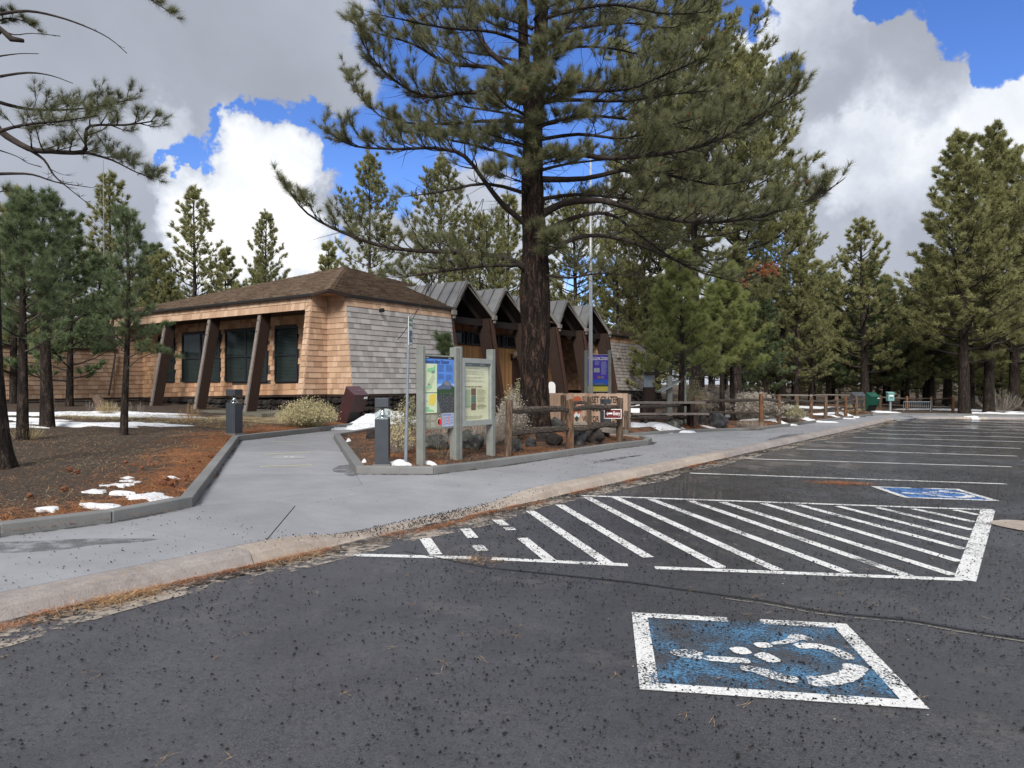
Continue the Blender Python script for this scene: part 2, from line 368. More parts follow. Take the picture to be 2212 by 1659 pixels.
def foliage(name, stops, trans=.38):
    m, t, b = new_mat(name)
    a = t.nodes.new('ShaderNodeAttribute'); a.attribute_name = 'tint'
    o = t.nodes.new('ShaderNodeObjectInfo').outputs['Random']
    f = mth(t, 'ADD', mth(t, 'MULTIPLY', a.outputs['Fac'], .8), mth(t, 'MULTIPLY', o, .2))
    c = rampn(t, f, stops); t.links.new(c, b.inputs['Base Color']); b.inputs['Roughness'].default_value = .55; b.inputs['Specular IOR Level'].default_value = .35
    tl = t.nodes.new('ShaderNodeBsdfTranslucent'); t.links.new(c, tl.inputs[0])
    mx = t.nodes.new('ShaderNodeMixShader'); mx.inputs[0].default_value = trans
    t.links.new(b.outputs[0], mx.inputs[1]); t.links.new(tl.outputs[0], mx.inputs[2]); t.links.new(mx.outputs[0], t.nodes['Material Output'].inputs['Surface'])
    return m
M['needles'] = foliage('pine_needles_dark', [(0, (.08, .095, .055)), (.5, (.18, .19, .10)), (.85, (.27, .265, .135)), (1, (.35, .29, .15))])
M['needles_y'] = foliage('pine_needles_olive', [(0, (.14, .15, .07)), (.45, (.28, .285, .125)), (.85, (.38, .37, .17)), (1, (.42, .36, .18))])
M['needles_g'] = foliage('pine_needles_young', [(0, (.085, .12, .065)), (.5, (.155, .205, .10)), (.85, (.23, .275, .13)), (1, (.28, .30, .14))])
M['needles_yg'] = foliage('pine_needles_bright', [(0, (.14, .17, .06)), (.5, (.26, .30, .105)), (.85, (.36, .38, .15)), (1, (.40, .38, .16))])
M['needles_o'] = foliage('pine_needles_dead', [(0, (.30, .10, .05)), (1, (.50, .20, .10))])
def bark_mat(name, a, bcol, c, obj=False):
    m, t, b = new_mat(name)
    v = noise_n(t, 5, 6, (2.6, 2.6, .62), .65, dist=.6); q = noise_n(t, 22, 5, (2, 2, .7), .6)
    f = mth(t, 'ADD', mth(t, 'MULTIPLY', v, .65), mth(t, 'MULTIPLY', q, .35))
    col = rampn(t, f, [(.42, a), (.53, bcol), (.61, c), (.74, tuple(min(1, x*1.4) for x in c))])
    big = noise_n(t, 1.1, 3); col = mixc(t, mth(t, 'MULTIPLY', big, .55), col, a)
    t.links.new(col, b.inputs['Base Color']); b.inputs['Roughness'].default_value = .95; b.inputs['Specular IOR Level'].default_value = .15
    bump(t, b, f, 1.0, .05)
    return m
M['bark'] = bark_mat('pine_bark', (.012, .010, .009), (.036, .027, .023), (.10, .075, .06))
M['barkred'] = bark_mat('old_pine_bark', (.007, .0055, .005), (.026, .018, .015), (.115, .068, .050))
M['limb'] = nmat('limb_bark', [(.3, (.016, .013, .012)), (.7, (.055, .043, .037))], 10, 5, rough=.95, bmp=.5, bd=.01)
M['limbg'] = nmat('grey_limb_bark', [(.3, (.03, .026, .022)), (.7, (.10, .085, .07))], 8, 5, rough=.95, bmp=.4, bd=.01)

# ground materials
def asphalt():
    m, t, b = new_mat('wet_asphalt')
    n1 = noise_n(t, 95, 5, rough=.75); n2 = noise_n(t, .55, 5, (1, 1, 1), .6); n3 = noise_n(t, 4, 6, (1, 1, 1), .65)
    c = rampn(t, n1, [(.34, (.016, .016, .018)), (.43, (.054, .054, .060)), (.58, (.082, .082, .091)), (.66, (.14, .138, .145)), (.76, (.30, .29, .285))])
    c = mixc(t, mth(t, 'MULTIPLY', rampn(t, n3, [(.4, (0, 0, 0)), (.7, (1, 1, 1))]), .45), c, (.095, .094, .102))
    c = mixc(t, mth(t, 'MULTIPLY', rampn(t, noise_n(t, .9, 6, rough=.65, dist=.5), [(.40, (1, 1, 1)), (.56, (0, 0, 0))]), .38), c, (.034, .034, .038))
    dust = rampn(t, noise_n(t, 1.3, 8, rough=.75), [(.55, (0, 0, 0)), (.70, (1, 1, 1))])
    c = mixc(t, mth(t, 'MULTIPLY', dust, .5), c, (.17, .15, .14))
    n5 = noise_n(t, 28, 6, rough=.75); c = mixc(t, mth(t, 'MULTIPLY', rampn(t, n5, [(.36, (1, 1, 1)), (.48, (0, 0, 0))]), .55), c, (.018, .018, .020))
    t.links.new(c, b.inputs['Base Color'])
    rr = rampn(t, n2, [(.42, (.30, .30, .30)), (.60, (.58, .58, .58))]); 
    sp = t.nodes.new('ShaderNodeSeparateXYZ'); t.links.new(t.nodes.new('ShaderNodeNewGeometry').outputs['Position'], sp.inputs[0])
    wet = rampn(t, mth(t, 'ADD', mth(t, 'MULTIPLY', sp.outputs['X'], .16), mth(t, 'MULTIPLY', n2, 1.2)), [(.60, (0, 0, 0)), (.90, (1, 1, 1))])
    rm = mth(t, 'SUBTRACT', rr, mth(t, 'MULTIPLY', wet, .26)); t.links.new(rm, b.inputs['Roughness'])
    b.inputs['Specular IOR Level'].default_value = .5
    bump(t, b, mth(t, 'ADD', n1, mth(t, 'MULTIPLY', n3, .4)), .55, .010)
    return m
M['asphalt'] = asphalt()
def concrete(name, a, c, stain=.35, bm=.12, spots=True, chip=0):
    m, t, b = new_mat(name)
    n1 = noise_n(t, 1.2, 7, rough=.65); n2 = noise_n(t, 60, 4)
    col = rampn(t, n1, [(.3, a), (.7, c)])
    col = mixc(t, mth(t, 'MULTIPLY', rampn(t, n2, [(.3, (1, 1, 1)), (.5, (0, 0, 0))]), .22), col, tuple(x*.55 for x in a))
    if spots:
        st = rampn(t, noise_n(t, 2.6, 8, rough=.75), [(.60, (0, 0, 0)), (.75, (1, 1, 1))]); col = mixc(t, mth(t, 'MULTIPLY', st, stain), col, tuple(x*.55 for x in a))
    if chip:
        ch = rampn(t, noise_n(t, 22, 8, rough=.8), [(.56, (0, 0, 0)), (.64, (1, 1, 1))]); col = mixc(t, mth(t, 'MULTIPLY', ch, chip), col, tuple(x*.38 for x in a)); c2 = rampn(t, noise_n(t, 9, 6, rough=.7), [(.50, (0, 0, 0)), (.66, (1, 1, 1))]); col = mixc(t, mth(t, 'MULTIPLY', c2, chip*.8), col, tuple(min(1, x*1.25) for x in c))
    isl = mth(t, 'MULTIPLY', mth(t, 'SUBTRACT', t.nodes.new('ShaderNodeObjectInfo').outputs['Random'], .5), .14)
    h = t.nodes.new('ShaderNodeHueSaturation'); t.links.new(mth(t, 'ADD', isl, 1.0), h.inputs['Value']); t.links.new(col, h.inputs['Color'])
    t.links.new(h.outputs[0], b.inputs['Base Color']); b.inputs['Roughness'].default_value = .75; b.inputs['Specular IOR Level'].default_value = .35
    bump(t, b, mth(t, 'ADD', n2, n1), bm, .01)
    return m
M['conc'] = concrete('walk_concrete', (.225, .228, .243), (.30, .303, .320))
M['curb'] = concrete('edging_concrete', (.145, .147, .145), (.215, .216, .212), .4, .2)
M['kerb'] = concrete('kerb_concrete', (.27, .215, .18), (.44, .385, .33), .6, .6, chip=.5)
M['kerbp'] = concrete('kerb_concrete_pink', (.22, .19, .178), (.35, .315, .295), .6, .6, chip=.5)
M['slab'] = concrete('porch_concrete', (.11, .115, .085), (.19, .18, .14), .5, .2)
def worn(name, col, thr0, thr1, sc=26, big=2.0, seedoff=0.0):
    m, t, b = new_mat(name)
    f = mth(t, 'ADD', mth(t, 'MULTIPLY', noise_n(t, sc, 5, rough=.7), .62), mth(t, 'MULTIPLY', noise_n(t, big, 4, rough=.6), .38))
    al = rampn(t, f, [(thr0, (0, 0, 0)), (thr1, (1, 1, 1))])
    cc = rampn(t, noise_n(t, 50, 4), [(.3, tuple(x*.72 for x in col)), (.6, col)])
    t.links.new(cc, b.inputs['Base Color']); b.inputs['Roughness'].default_value = .7; bump(t, b, noise_n(t, 130, 3), .3, .006)
    tr = t.nodes.new('ShaderNodeBsdfTransparent'); mx = t.nodes.new('ShaderNodeMixShader')
    t.links.new(al, mx.inputs[0]); t.links.new(tr.outputs[0], mx.inputs[1]); t.links.new(b.outputs[0], mx.inputs[2]); t.links.new(mx.outputs[0], t.nodes['Material Output'].inputs['Surface'])
    return m
M['paint2'] = worn('worn_symbol_paint', (.74, .74, .73), .455, .49, 60, 3.2)
M['paint'] = worn('worn_white_paint', (.74, .74, .73), .425, .47, 48, 2.4)
M['paintblue'] = worn('worn_blue_paint', (.085, .23, .40), .475, .60, 60, 3.0)
M['paintbluefar'] = worn('blue_paint', (.07, .19, .47), .40, .50, 40, 3.0)
M['paintyellow'] = worn('yellow_tape', (.78, .74, .40), .20, .23)
M['sand'] = worn('gutter_sand', (.36, .31, .26), .46, .56, 14, 1.6)
M['dirt'] = worn('dark_dirt', (.045, .04, .038), .44, .60, 10, 1.2)
M['oiled'] = worn('damp_stain', (.135, .135, .14), .40, .62, 5, .9)
M['tar'] = flat('tar_seam', (.026, .026, .029), .45, .5)
def ground_mat():
    m, t, b = new_mat('forest_floor')
    n1 = noise_n(t, 1.1, 7, (1, 1, 1), .68, dist=.4); n2 = noise_n(t, 34, 5, rough=.7); n3 = noise_n(t, .35, 4)
    a = t.nodes.new('ShaderNodeAttribute'); a.attribute_name = 'litter'
    base = rampn(t, n2, [(.30, (.016, .014, .013)), (.46, (.060, .048, .041)), (.60, (.13, .098, .072)), (.74, (.34, .27, .20))])
    org = rampn(t, n2, [(.3, (.07, .03, .016)), (.48, (.19, .09, .048)), (.60, (.34, .165, .085)), (.70, (.45, .28, .17)), (.85, (.55, .40, .26))])
    straw = rampn(t, n2, [(.3, (.16, .12, .07)), (.6, (.42, .34, .21))])
    f = mth(t, 'ADD', mth(t, 'MULTIPLY', a.outputs['Fac'], .8), mth(t, 'MULTIPLY', mth(t, 'SUBTRACT', n1, .5), 1.6))
    f = mth(t, 'ADD', f, mth(t, 'MULTIPLY', mth(t, 'SUBTRACT', noise_n(t, 7, 5, rough=.7), .5), 1.2))
    c = mixc(t, rampn(t, f, [(.28, (0, 0, 0)), (.50, (1, 1, 1))]), base, org)
    s = t.nodes.new('ShaderNodeAttribute'); s.attribute_name = 'straw'
    f2 = mth(t, 'ADD', s.outputs['Fac'], mth(t, 'MULTIPLY', mth(t, 'SUBTRACT', noise_n(t, 1.7, 5, rough=.65), .5), 1.3))
    c = mixc(t, rampn(t, f2, [(.42, (0, 0, 0)), (.62, (1, 1, 1))]), c, straw)
    t.links.new(c, b.inputs['Base Color']); b.inputs['Roughness'].default_value = .95; b.inputs['Specular IOR Level'].default_value = .1
    bump(t, b, n2, .9, .04)
    return m
M['ground'] = ground_mat()

# ------------------------------------------------------------------ outlines on the ground
P2 = lambda lst: [bp(x, y) for x, y in lst]
kerb_back = lambda s: K(s, .30)
left_curb = P2([(-300, 1216), (-90, 1177), (0, 1160), (243, 1129), (418, 1095), (516.6, 952.4), (709, 930.5), (768, 923), (838, 914), (905, 905), (985, 897)])
island = P2([(720.8, 947.5), (768.6, 1024), (937, 1025), (1042, 1012.6), (1224.8, 985.5), (1324, 970), (1400, 961), (1409, 955.5), (1390, 949.5), (1349, 947.8), (1230, 938), (1080, 922), (930, 913), (838, 926)])
right_curb = P2([(1290, 936), (1350, 944), (1420, 938), (1493, 932.8), (1591, 930), (1633, 929), (1700, 920.5), (1780, 910), (1840, 902.5), (1882, 897.7)])
def inpoly(X, Y, poly):
    X = np.asarray(X, float); Y = np.asarray(Y, float); c = np.zeros(X.shape, bool); n = len(poly); j = n-1
    for i in range(n):
        xi, yi, xj, yj = poly[i][0], poly[i][1], poly[j][0], poly[j][1]
        c ^= ((yi > Y) != (yj > Y)) & (X < (xj-xi)*(Y-yi)/(yj-yi+1e-12)+xi); j = i
    return c
far_r = [K(s, 1.9) for s in (34, 36)]
# planted ground: left bed, island, right bed
left_bed = [tuple(p[:2]) for p in left_curb] + [(-3.2, 25), (-5, 27.5), (-60, 60), (-60, 3)]
right_bed = [tuple(p[:2]) for p in right_curb[::-1]] + [(1.2, 21.6), (3.2, 28), (8, 34), (20, 60), (32, 60)]

# planted ground is banked up behind its edging
BEDS += [(left_bed, .06), ([tuple(p[:2]) for p in island], .08), (right_bed, .14)]
# ------------------------------------------------------------------ terrain
def vnoise(X, Y, sc, seed=0):
    """value noise on a lattice"""
    X = np.asarray(X)*sc; Y = np.asarray(Y)*sc
    xi = np.floor(X).astype(int); yi = np.floor(Y).astype(int); fx = X-xi; fy = Y-yi
    fx = fx*fx*(3-2*fx); fy = fy*fy*(3-2*fy)
    def h(a, b):
        q = (a*374761393 + b*668265263 + seed*974634777) & 0x7fffffff
        q = ((q ^ (q >> 13))*1274126177) & 0x7fffffff
        return ((q ^ (q >> 16)) & 0xffff)/65535.0
    return (h(xi, yi)*(1-fx)+h(xi+1, yi)*fx)*(1-fy)+(h(xi, yi+1)*(1-fx)+h(xi+1, yi+1)*fx)*fy
def natural(X, Y):
    u = uk(X, Y)
    return inpoly(X, Y, left_bed) | inpoly(X, Y, island) | inpoly(X, Y, right_bed) | ((wf(X, Y) > 1.7)) | (u > 24) | ((X < -12) & (u > 6))
ISL_C = left_curb + []
def ground_z(X, Y):
    nat = natural(X, Y)
    nz = (vnoise(X, Y, 1.1)-.5)*.05+(vnoise(X, Y, 3.1, 3)-.5)*.035
    z = np.where(nat, G(X, Y)+.02+nz, S(X, Y)-.12)
    far = np.hypot(X, Y)
    return z + nat*np.clip(far-60, 0, 400)*.0035
xs = np.unique(np.round(np.concatenate([-np.geomspace(16, 700, 40), np.arange(-16, 12, .16), np.arange(12, 40, .45), np.geomspace(40, 700, 36)]), 3))
ys = np.unique(np.round(np.concatenate([-np.geomspace(1, 300, 14), np.arange(-1, 26, .16), np.arange(26, 62, .5), np.geomspace(62, 900, 44)]), 3))
GX, GY = np.meshgrid(xs, ys); GZ = ground_z(GX, GY)
nx, ny = len(xs), len(ys)
me = bpy.data.meshes.new('ground')
idx = np.arange(nx*ny).reshape(ny, nx)
q = np.stack([idx[:-1, :-1], idx[:-1, 1:], idx[1:, 1:], idx[1:, :-1]], -1).reshape(-1, 4)
me.vertices.add(nx*ny); me.vertices.foreach_set('co', np.stack([GX, GY, GZ], -1).astype(np.float32).ravel())
me.loops.add(q.size); me.loops.foreach_set('vertex_index', q.astype(np.int32).ravel())
me.polygons.add(len(q)); me.polygons.foreach_set('loop_start', np.arange(0, q.size, 4, dtype=np.int32)); me.polygons.foreach_set('loop_total', np.full(len(q), 4, np.int32))
me.polygons.foreach_set('use_smooth', np.ones(len(q), bool))
lit = np.where(inpoly(GX, GY, left_bed), .03+.62*(1-ss(.2, 1.7, dist_poly(GX, GY, left_curb))), .0)
lit = np.where(inpoly(GX, GY, island), .42, lit); lit = np.where(inpoly(GX, GY, right_bed), .42, lit)
lit = np.maximum(lit, .18*(np.hypot(GX, GY) > 30)); lit = lit + .3*np.exp(-((GX+7)**2+(GY-19)**2)/7)*inpoly(GX, GY, left_bed)
st = .55*(ss(19.5, 21, GY)*(1-ss(22.5, 24, GY)))*(GX < -6.5)*(GX > -14) + .45*(np.hypot(GX+8.4, GY-11) < 2.2)*(1-ss(.4, 2.2, np.hypot(GX+8.4, GY-11.0))) + .35*ss(45, 70, np.hypot(GX, GY))
for nm, arr in (('litter', lit), ('straw', st)):
    a = me.attributes.new(nm, 'FLOAT', 'POINT'); a.data.foreach_set('value', arr.astype(np.float32).ravel())
me.materials.append(M['ground']); me.update(calc_edges=True)
setp(link('ground', me), kind='structure', label='forest floor of dark cinders, fallen needles and dry grass')

# ------------------------------------------------------------------ parking lot
mb = MB()
mb.add([(x, y, float(lot(x, y))) for x, y in [K(-40, -.02), (FX0-.3*0+K(37.6, 0)[0]*0, FY0), (FX0+30*fd.x, FY0+30*fd.y), (45, 0), (20, -30)]], [(4, 3, 2, 1, 0)])
# one true plane: clip limits are outside its outline
mb.v = [(v[0], v[1], -.0247*v[0]+.0068*v[1]) for v in mb.v]
mb.build('parking_lot', M['asphalt'], kind='structure', label='dark damp asphalt parking lot with worn white markings')
zl = lambda x, y, d=0: -.0247*x+.0068*y+d
road = thing('lot_marking', (0, 0, 0), None, None, kind='structure')
def strip(name, a, b, wd, mat, parent=None, dz=.004, **kw):
    a = Vector(a); b = Vector(b); d = Vector((b.x-a.x, b.y-a.y, 0)).normalized(); n = Vector((-d.y, d.x, 0))*wd/2
    P = [a-n, b-n, b+n, a+n]
    return MB().add([(p.x, p.y, zl(p.x, p.y, dz)) for p in P], [(0, 1, 2, 3)]).build(name, mat, parent, **kw)
def polyl(name, pts, wd, mat, parent=None, dz=.006, **kw):
    pts = [Vector((p[0], p[1], 0)) for p in pts]; mb = MB(); n = len(pts); L_ = []; R_ = []
    for i, p in enumerate(pts):
        d = (Vector(pts[min(i+1, n-1)])-Vector(pts[max(i-1, 0)])); d.z = 0; d.normalize(); q = Vector((-d.y, d.x, 0))*(wd[i] if hasattr(wd, '__len__') else wd)/2
        for lst, s in ((L_, 1), (R_, -1)):
            x, y = p[0]+q.x*s, p[1]+q.y*s; lst.append((x, y, zl(x, y, dz)))
    mb.add(L_+R_, [(i+n, i+n+1, i+1, i) for i in range(n-1)])
    return mb.build(name, mat, parent, **kw)
# hatched access aisle
hatch = thing('hatched_aisle', lp(1700, 1160), None, None, kind='structure')
hatch['label'] = 'white hatched access aisle beside the near wheelchair bay'
strip('border_line', lp(1256, 1071), lp(2146, 1102), .10, M['paint'], hatch)
strip('border_line', lp(746, 1199), lp(1018, 1205.5), .10, M['paint'], hatch)
strip('border_line', lp(1062, 1207.5), lp(1356, 1221), .10, M['paint'], hatch)
strip('border_line', lp(1415, 1227), lp(2075, 1252.5), .10, M['paint'], hatch)
strip('end_bar', lp(2134, 1103), lp(2084, 1254), .17, M['paint'], hatch, dz=.005)
for a, b in [((918, 1163.6), (942, 1199)), ((1004.8, 1142.8), (1022, 1163)), ((1030, 1178), (1043, 1191)), ((1074, 1123.7), (1090, 1136)), ((1098, 1140), (1104, 1146)), ((1128, 1163), (1188.9, 1212)),
             ((1145.5, 1104.6), (1317, 1220.9)), ((1208, 1090.7), (1400.7, 1205)), ((1268.7, 1075), (1559.4, 1227.9)), ((1328.7, 1075), (1680.8, 1233)), ((1405.6, 1079), (1830.6, 1238)),
             ((1490.6, 1082), (1964, 1246)), ((1559.4, 1085), (2060, 1243)), ((1648.5, 1088), (2073.4, 1213.7)), ((1725, 1091), (2083.5, 1187)), ((1810, 1094), (2095.7, 1167)), ((1895, 1097), (2101, 1145.7)),
             ((1972, 1099.5), (2107, 1128.7)), ((2061, 1102), (2114, 1113))]:
    strip('diagonal_line', lp(*a), lp(*b), .122, M['paint'], hatch, dz=.006)
# stall lines
stl = [((1490.6, 1022.3), (2174.6, 1045.8)), ((1612, 991), (2184.7, 1008.5)), ((1721, 970), (2196.8, 985.4)), ((1782, 954.7), (2205, 968.9)), ((1842.7, 944.6), (2225, 955)), ((1875, 936.5), (2228, 945.3))]
for i, (a, b) in enumerate(stl): strip('stall_line', lp(*a), lp(*b), .10, M['paint'], road)
pa, pb = lp(1875, 936.5), lp(2228, 945.3)
for k in range(1, 6):
    t = Vector((TX, TY, 0))*(3.05*k); a = pa+t; b = pb+t
    strip('stall_line', a, b, .10, M['paint'], road)
road['label'] = 'thin white stall lines of the angled parking bays'
# wheelchair symbols
def isa(corn, mats, name, label, nearone):
    t = thing(name, sum((Vector(c) for c in corn), Vector())/4, None, None, kind='structure'); t['label'] = label
    A, B, C, D = corn      # far-left, far-right, near-right, near-left
    def pt(u, v): return A*(1-u)*(1-v)+B*u*(1-v)+C*u*v+D*(1-u)*v
    MB().add([(p.x, p.y, zl(p.x, p.y, .003)) for p in (pt(.04, .95), pt(.96, .95), pt(.96, .05), pt(.04, .05))], [(0, 1, 2, 3)]).build('blue_field', mats[1], t)
    e = .045
    for a, b in (((0, e), (.45, e)), ((.60, e), (1, e)), ((0, 1-e), (1, 1-e))):
        polyl('border_line', [pt(*a), pt(*b)], .10, mats[0], t)
    for a, b in (((.035, .01), (.035, .99)), ((.965, .01), (.965, .99))): polyl('border_line', [pt(*a), pt(*b)], .11, mats[0], t, dz=.0075)
    return t, pt
near = [lp(1365, 1323), lp(1826.5, 1348), lp(2008.6, 1536), lp(1383, 1493)]
t1, pt1 = isa(near, (M['paint2'], M['paintblue']), 'wheelchair_symbol', 'large worn blue and white wheelchair symbol painted nearest the camera', True)
c7 = lambda x, y: lp(1316.6+.4047*x, 877.8+.4047*y)
strokes = [([(325, 1318), (400, 1325), (500, 1340)], [.035, .10, .10]), ([(500, 1348), (620, 1358), (750, 1366)], .055), ([(655, 1312), (745, 1308)], .085), ([(778, 1282), (862, 1278)], .06),
           ([(865, 1274), (960, 1258), (1010, 1236), (1085, 1256)], [.03, .04, .07, .03]), ([(995, 1288), (1060, 1283), (1140, 1292), (1220, 1318), (1285, 1358)], .062), ([(1312, 1385), (1305, 1415), (1270, 1445), (1200, 1465), (1120, 1474), (1050, 1470)], .085),
           ([(700, 1402), (780, 1412), (890, 1446), (1010, 1470)], [.05, .06, .08, .06]), ([(790, 1325), (840, 1345), (890, 1372)], .07)]
strokes = [(p, [w_*1.55 for w_ in wd] if isinstance(wd, list) else wd*1.55) for p, wd in strokes]
def rnd(P_, wd):
    q = smooth_([Vector((p[0], p[1], 0)) for p in P_], 5); m = len(q)
    wl = np.interp(np.linspace(0, 1, m), np.linspace(0, 1, len(P_)), wd if isinstance(wd, list) else [wd]*len(P_))
    wl = [float(w_)*(.9+.2*random.random())*(.55 if i in (0, m-1) else (.85 if i in (1, m-2) else 1)) for i, w_ in enumerate(wl)]
    return q, wl
def smooth_(pts, k=3):
    P = [pts[0]]+list(pts)+[pts[-1]]; out_ = []
    for i in range(1, len(P)-2):
        for j in range(k):
            t = j/k; a, b, c, d = P[i-1], P[i], P[i+1], P[i+2]
            out_.append(.5*((2*b)+(c-a)*t+(2*a-5*b+4*c-d)*t*t+(3*b-a-3*c+d)*t**3))
    out_.append(P[-2]); return out_
for p, wd in strokes:
    q, wl = rnd([c7(*q) for q in p], wd); polyl('symbol_stroke', q, wl, M['paint2'], t1, dz=.0085)
far = [lp(1881, 1051), lp(2069, 1056.7), lp(2160.4, 1083.4), lp(1952, 1076)]
t2, pt2 = isa(far, (M['paint'], M['paintbluefar']), 'wheelchair_symbol', 'smaller bright blue wheelchair symbol beyond the hatched aisle', False)
L0 = [c7(q[0], q[1]) for p, _ in strokes for q in p]
nA, nB, nC, nD = near
ex = (nB-nA); ey = (nD-nA)
def inv(p):
    d = Vector(p)-nA; det = ex.x*ey.y-ex.y*ey.x
    return (d.x*ey.y-d.y*ey.x)/det, (ex.x*d.y-ex.y*d.x)/det
for p, wd in strokes:
    q, wl = rnd([pt2(*inv(c7(*q))) for q in p], wd); polyl('symbol_stroke', q, wl, M['paint'], t2, dz=.0085)
# tar seam, gutter dust, drain patch
cr = [(871, 1191), (960, 1209), (1060, 1228), (1200, 1242), (1357, 1258), (1440, 1270), (1559, 1286), (1660, 1300), (1762, 1319), (1850, 1329), (1964, 1339), (2080, 1360), (2212, 1380), (2400, 1412)]
polyl('tar_seam', [lp(*q) for q in cr], [.012, .02, .02, .03, .035, .03, .03, .035, .03, .035, .045, .04, .04, .04], M['tar'], None, dz=.007, kind='structure')
polyl('tar_seam', [lp(x, y+7) for x, y in cr[6:]], .022, worn('seam_dust', (.22, .20, .17), .44, .52), None, dz=.006, kind='structure')
gp = [K(s, -.22+.05*math.sin(s*1.3)) for s in np.arange(-9, 37, .7)]
polyl('gutter_dust', gp, [.42+.12*math.sin(i*1.7) for i in range(len(gp))], M['sand'], None, dz=.005, kind='structure')
gp = [K(s, -.05) for s in np.arange(-9, 37, .7)]
polyl('gutter_dirt', gp, .22, M['dirt'], None, dz=.009, kind='structure')
dp = lp(2232, 1140)
XX = lambda a: .42*math.cos(a)*(1+.1*math.sin(3*a))
MB().add([(dp.x+XX(a), dp.y+.45*math.sin(a), zl(XX(a)+dp.x, dp.y+.45*math.sin(a), .012)) for a in np.linspace(0, 6.283, 25)[:-1]], [tuple(range(24))]).build('drain_apron', M['kerb'], kind='structure')
pil = lp(1818, 1045)
# ------------------------------------------------------------------ kerb
def kerb_line(name, org, t, n, s0, s1, hfun, mats, seglen=3.05, mats_pick=None, label=None):
    K_ = thing(name, (org[0], org[1], float(lot(*org))), None, None, kind='structure'); K_['label'] = label
    s = s0; i = 0
    while s < s1-.05:
        e = min(s+seglen*random.uniform(.85, 1.15), s1); mb = MB(); secs = np.linspace(s+.006, e-.006, 9); prev = None
        for q in secs:
            h = hfun(q); jz = random.uniform(-.002, .002)
            prof = [(-.004, -.08), (-.004, .004+0*h), (.012, .2*h), (.05, .72*h), (.085, .92*h), (.13, h*1.0), (.20, h+jz), (.298, h), (.298, -.08)]
            ring = []
            for u, z in prof:
                x = org[0]+t[0]*q+n[0]*u; y = org[1]+t[1]*q+n[1]*u; ring.append((x, y, -.0247*x+.0068*y+z))
            b = len(mb.v); mb.v += ring; k = len(prof)
            if prev is not None:
                mb.f += [(prev+j, prev+j+1, b+j+1, b+j) for j in range(k-1)]; mb.m += [0]*(k-1)
            else: mb.f.append(tuple(range(b, b+k))); mb.m.append(0)
            prev = b
        mb.f.append(tuple(range(prev, prev+k))[::-1]); mb.m.append(0)
        o = mb.build('kerb_segment', mats[(mats_pick(s) if mats_pick else i % len(mats))], K_, smooth=False)
        s = e; i += 1
kerb_line('kerb', (KX, KY), (TX, TY), (-TY, TX), -12, 36.6, lambda q: .12*(1-.86*float(dip(q)))*(1-float(ss(36.0, 36.6, q))*.8), [M['kerbp'], M['kerb']], mats_pick=lambda s: 0 if (s < -3.6) else (1 if s < 7 else 0), label='low pale concrete kerb between the lot and the walk')
kerb_line('kerb', (FX0, FY0), (fd.x, fd.y), (-fd.y, fd.x), .6, 45, lambda q: .12*float(ss(.6, 1.6, q)), [M['kerbp'], M['kerb']], label='pale kerb along the far end of the lot')

# ------------------------------------------------------------------ concrete walk
walk = thing('walkway', bp(640, 1090), None, None, kind='structure'); walk['label'] = 'grey concrete walkway of jointed slabs'
def slab(pts, gap=.005, mat=None, th=.1):
    P = [Vector(p) for p in pts]; c = sum(P, Vector())/len(P)
    Q = []
    n = len(P)
    area = sum(P[i].x*P[(i+1) % n].y-P[(i+1) % n].x*P[i].y for i in range(n))
    if area < 0: P = P[::-1]
    for i in range(n):
        a = (P[i]-P[i-1]); b = (P[(i+1) % n]-P[i]); a.z = b.z = 0
        a.normalize(); b.normalize(); na = Vector((-a.y, a.x, 0)); nb = Vector((-b.y, b.x, 0)); m = na+nb
        m = m/max(.3, (1+na.dot(nb))); Q.append(P[i]+m*gap)
    return MB().prism(Q, th).build('slab', mat or M['conc'], walk, bevel=0)
def kb(s): x, y = K(s, .303); return Vector((x, y, float(G(x, y))))
def B(x, y): return bp(x, y)
sK = lambda x, y: float(sk(*bp(x, y)[:2]))
e1, e2, e3, e4, e5 = sK(504, 1183), sK(597, 1171), sK(713, 1155), sK(858, 1140), sK(1025, 1106)
e6 = sK(1161, 1061)
far_l = [kb(s) for s in (-12, -9)]
lc = lambda i: Vector((*left_curb[i][:2], float(G(*left_curb[i][:2]))))
lcp = [Vector((*p[:2], float(G(*p[:2])))) for p in left_curb]
isp = [Vector((*p[:2], float(G(*p[:2])))) for p in island]
ext = lcp[0]
slab([ext, lcp[1], lcp[2], lcp[3], kb(e1), kb(-5.5), kb(-8), kb(-12)])
slab([lcp[3], lcp[4], B(578, 1080), B(638, 1092), kb(e2), kb(e1)], .006)
slab([B(638, 1092), kb(e4), kb((e3+e4)/2), kb(e3), kb(e2)], .009)
slab([B(578, 1080), B(658, 1067), B(743, 1055), B(800, 1065), B(638, 1092)], .003)
slab([B(638, 1092), B(800, 1065), kb(e5), kb((e4+e5)/2), kb(e4)], .003)
slab([B(743, 1055), B(783, 1048), isp[1], isp[2], isp[3], kb(e6+.9), kb(e6), B(1042, 1065.6), B(800, 1065)], .003)
slab([B(800, 1065), B(1042, 1065.6), kb(e6), kb((e5+e6)/2), kb(e5)], .003)
slab([lcp[4], B(466, 1025), isp[1], B(783, 1048), B(743, 1055), B(658, 1067), B(578, 1080)], .003)
slab([B(466, 1025), lcp[5].lerp(lcp[4], .28), isp[0].lerp(isp[1], .45), isp[1]], .003)
slab([lcp[5].lerp(lcp[4], .28), lcp[5], lcp[6], isp[0], isp[0].lerp(isp[1], .45)], .003)
slab([lcp[6], isp[0], isp[13], lcp[8], lcp[7]], .003)
slab([lcp[8], isp[13], isp[12], lcp[9]], .003)
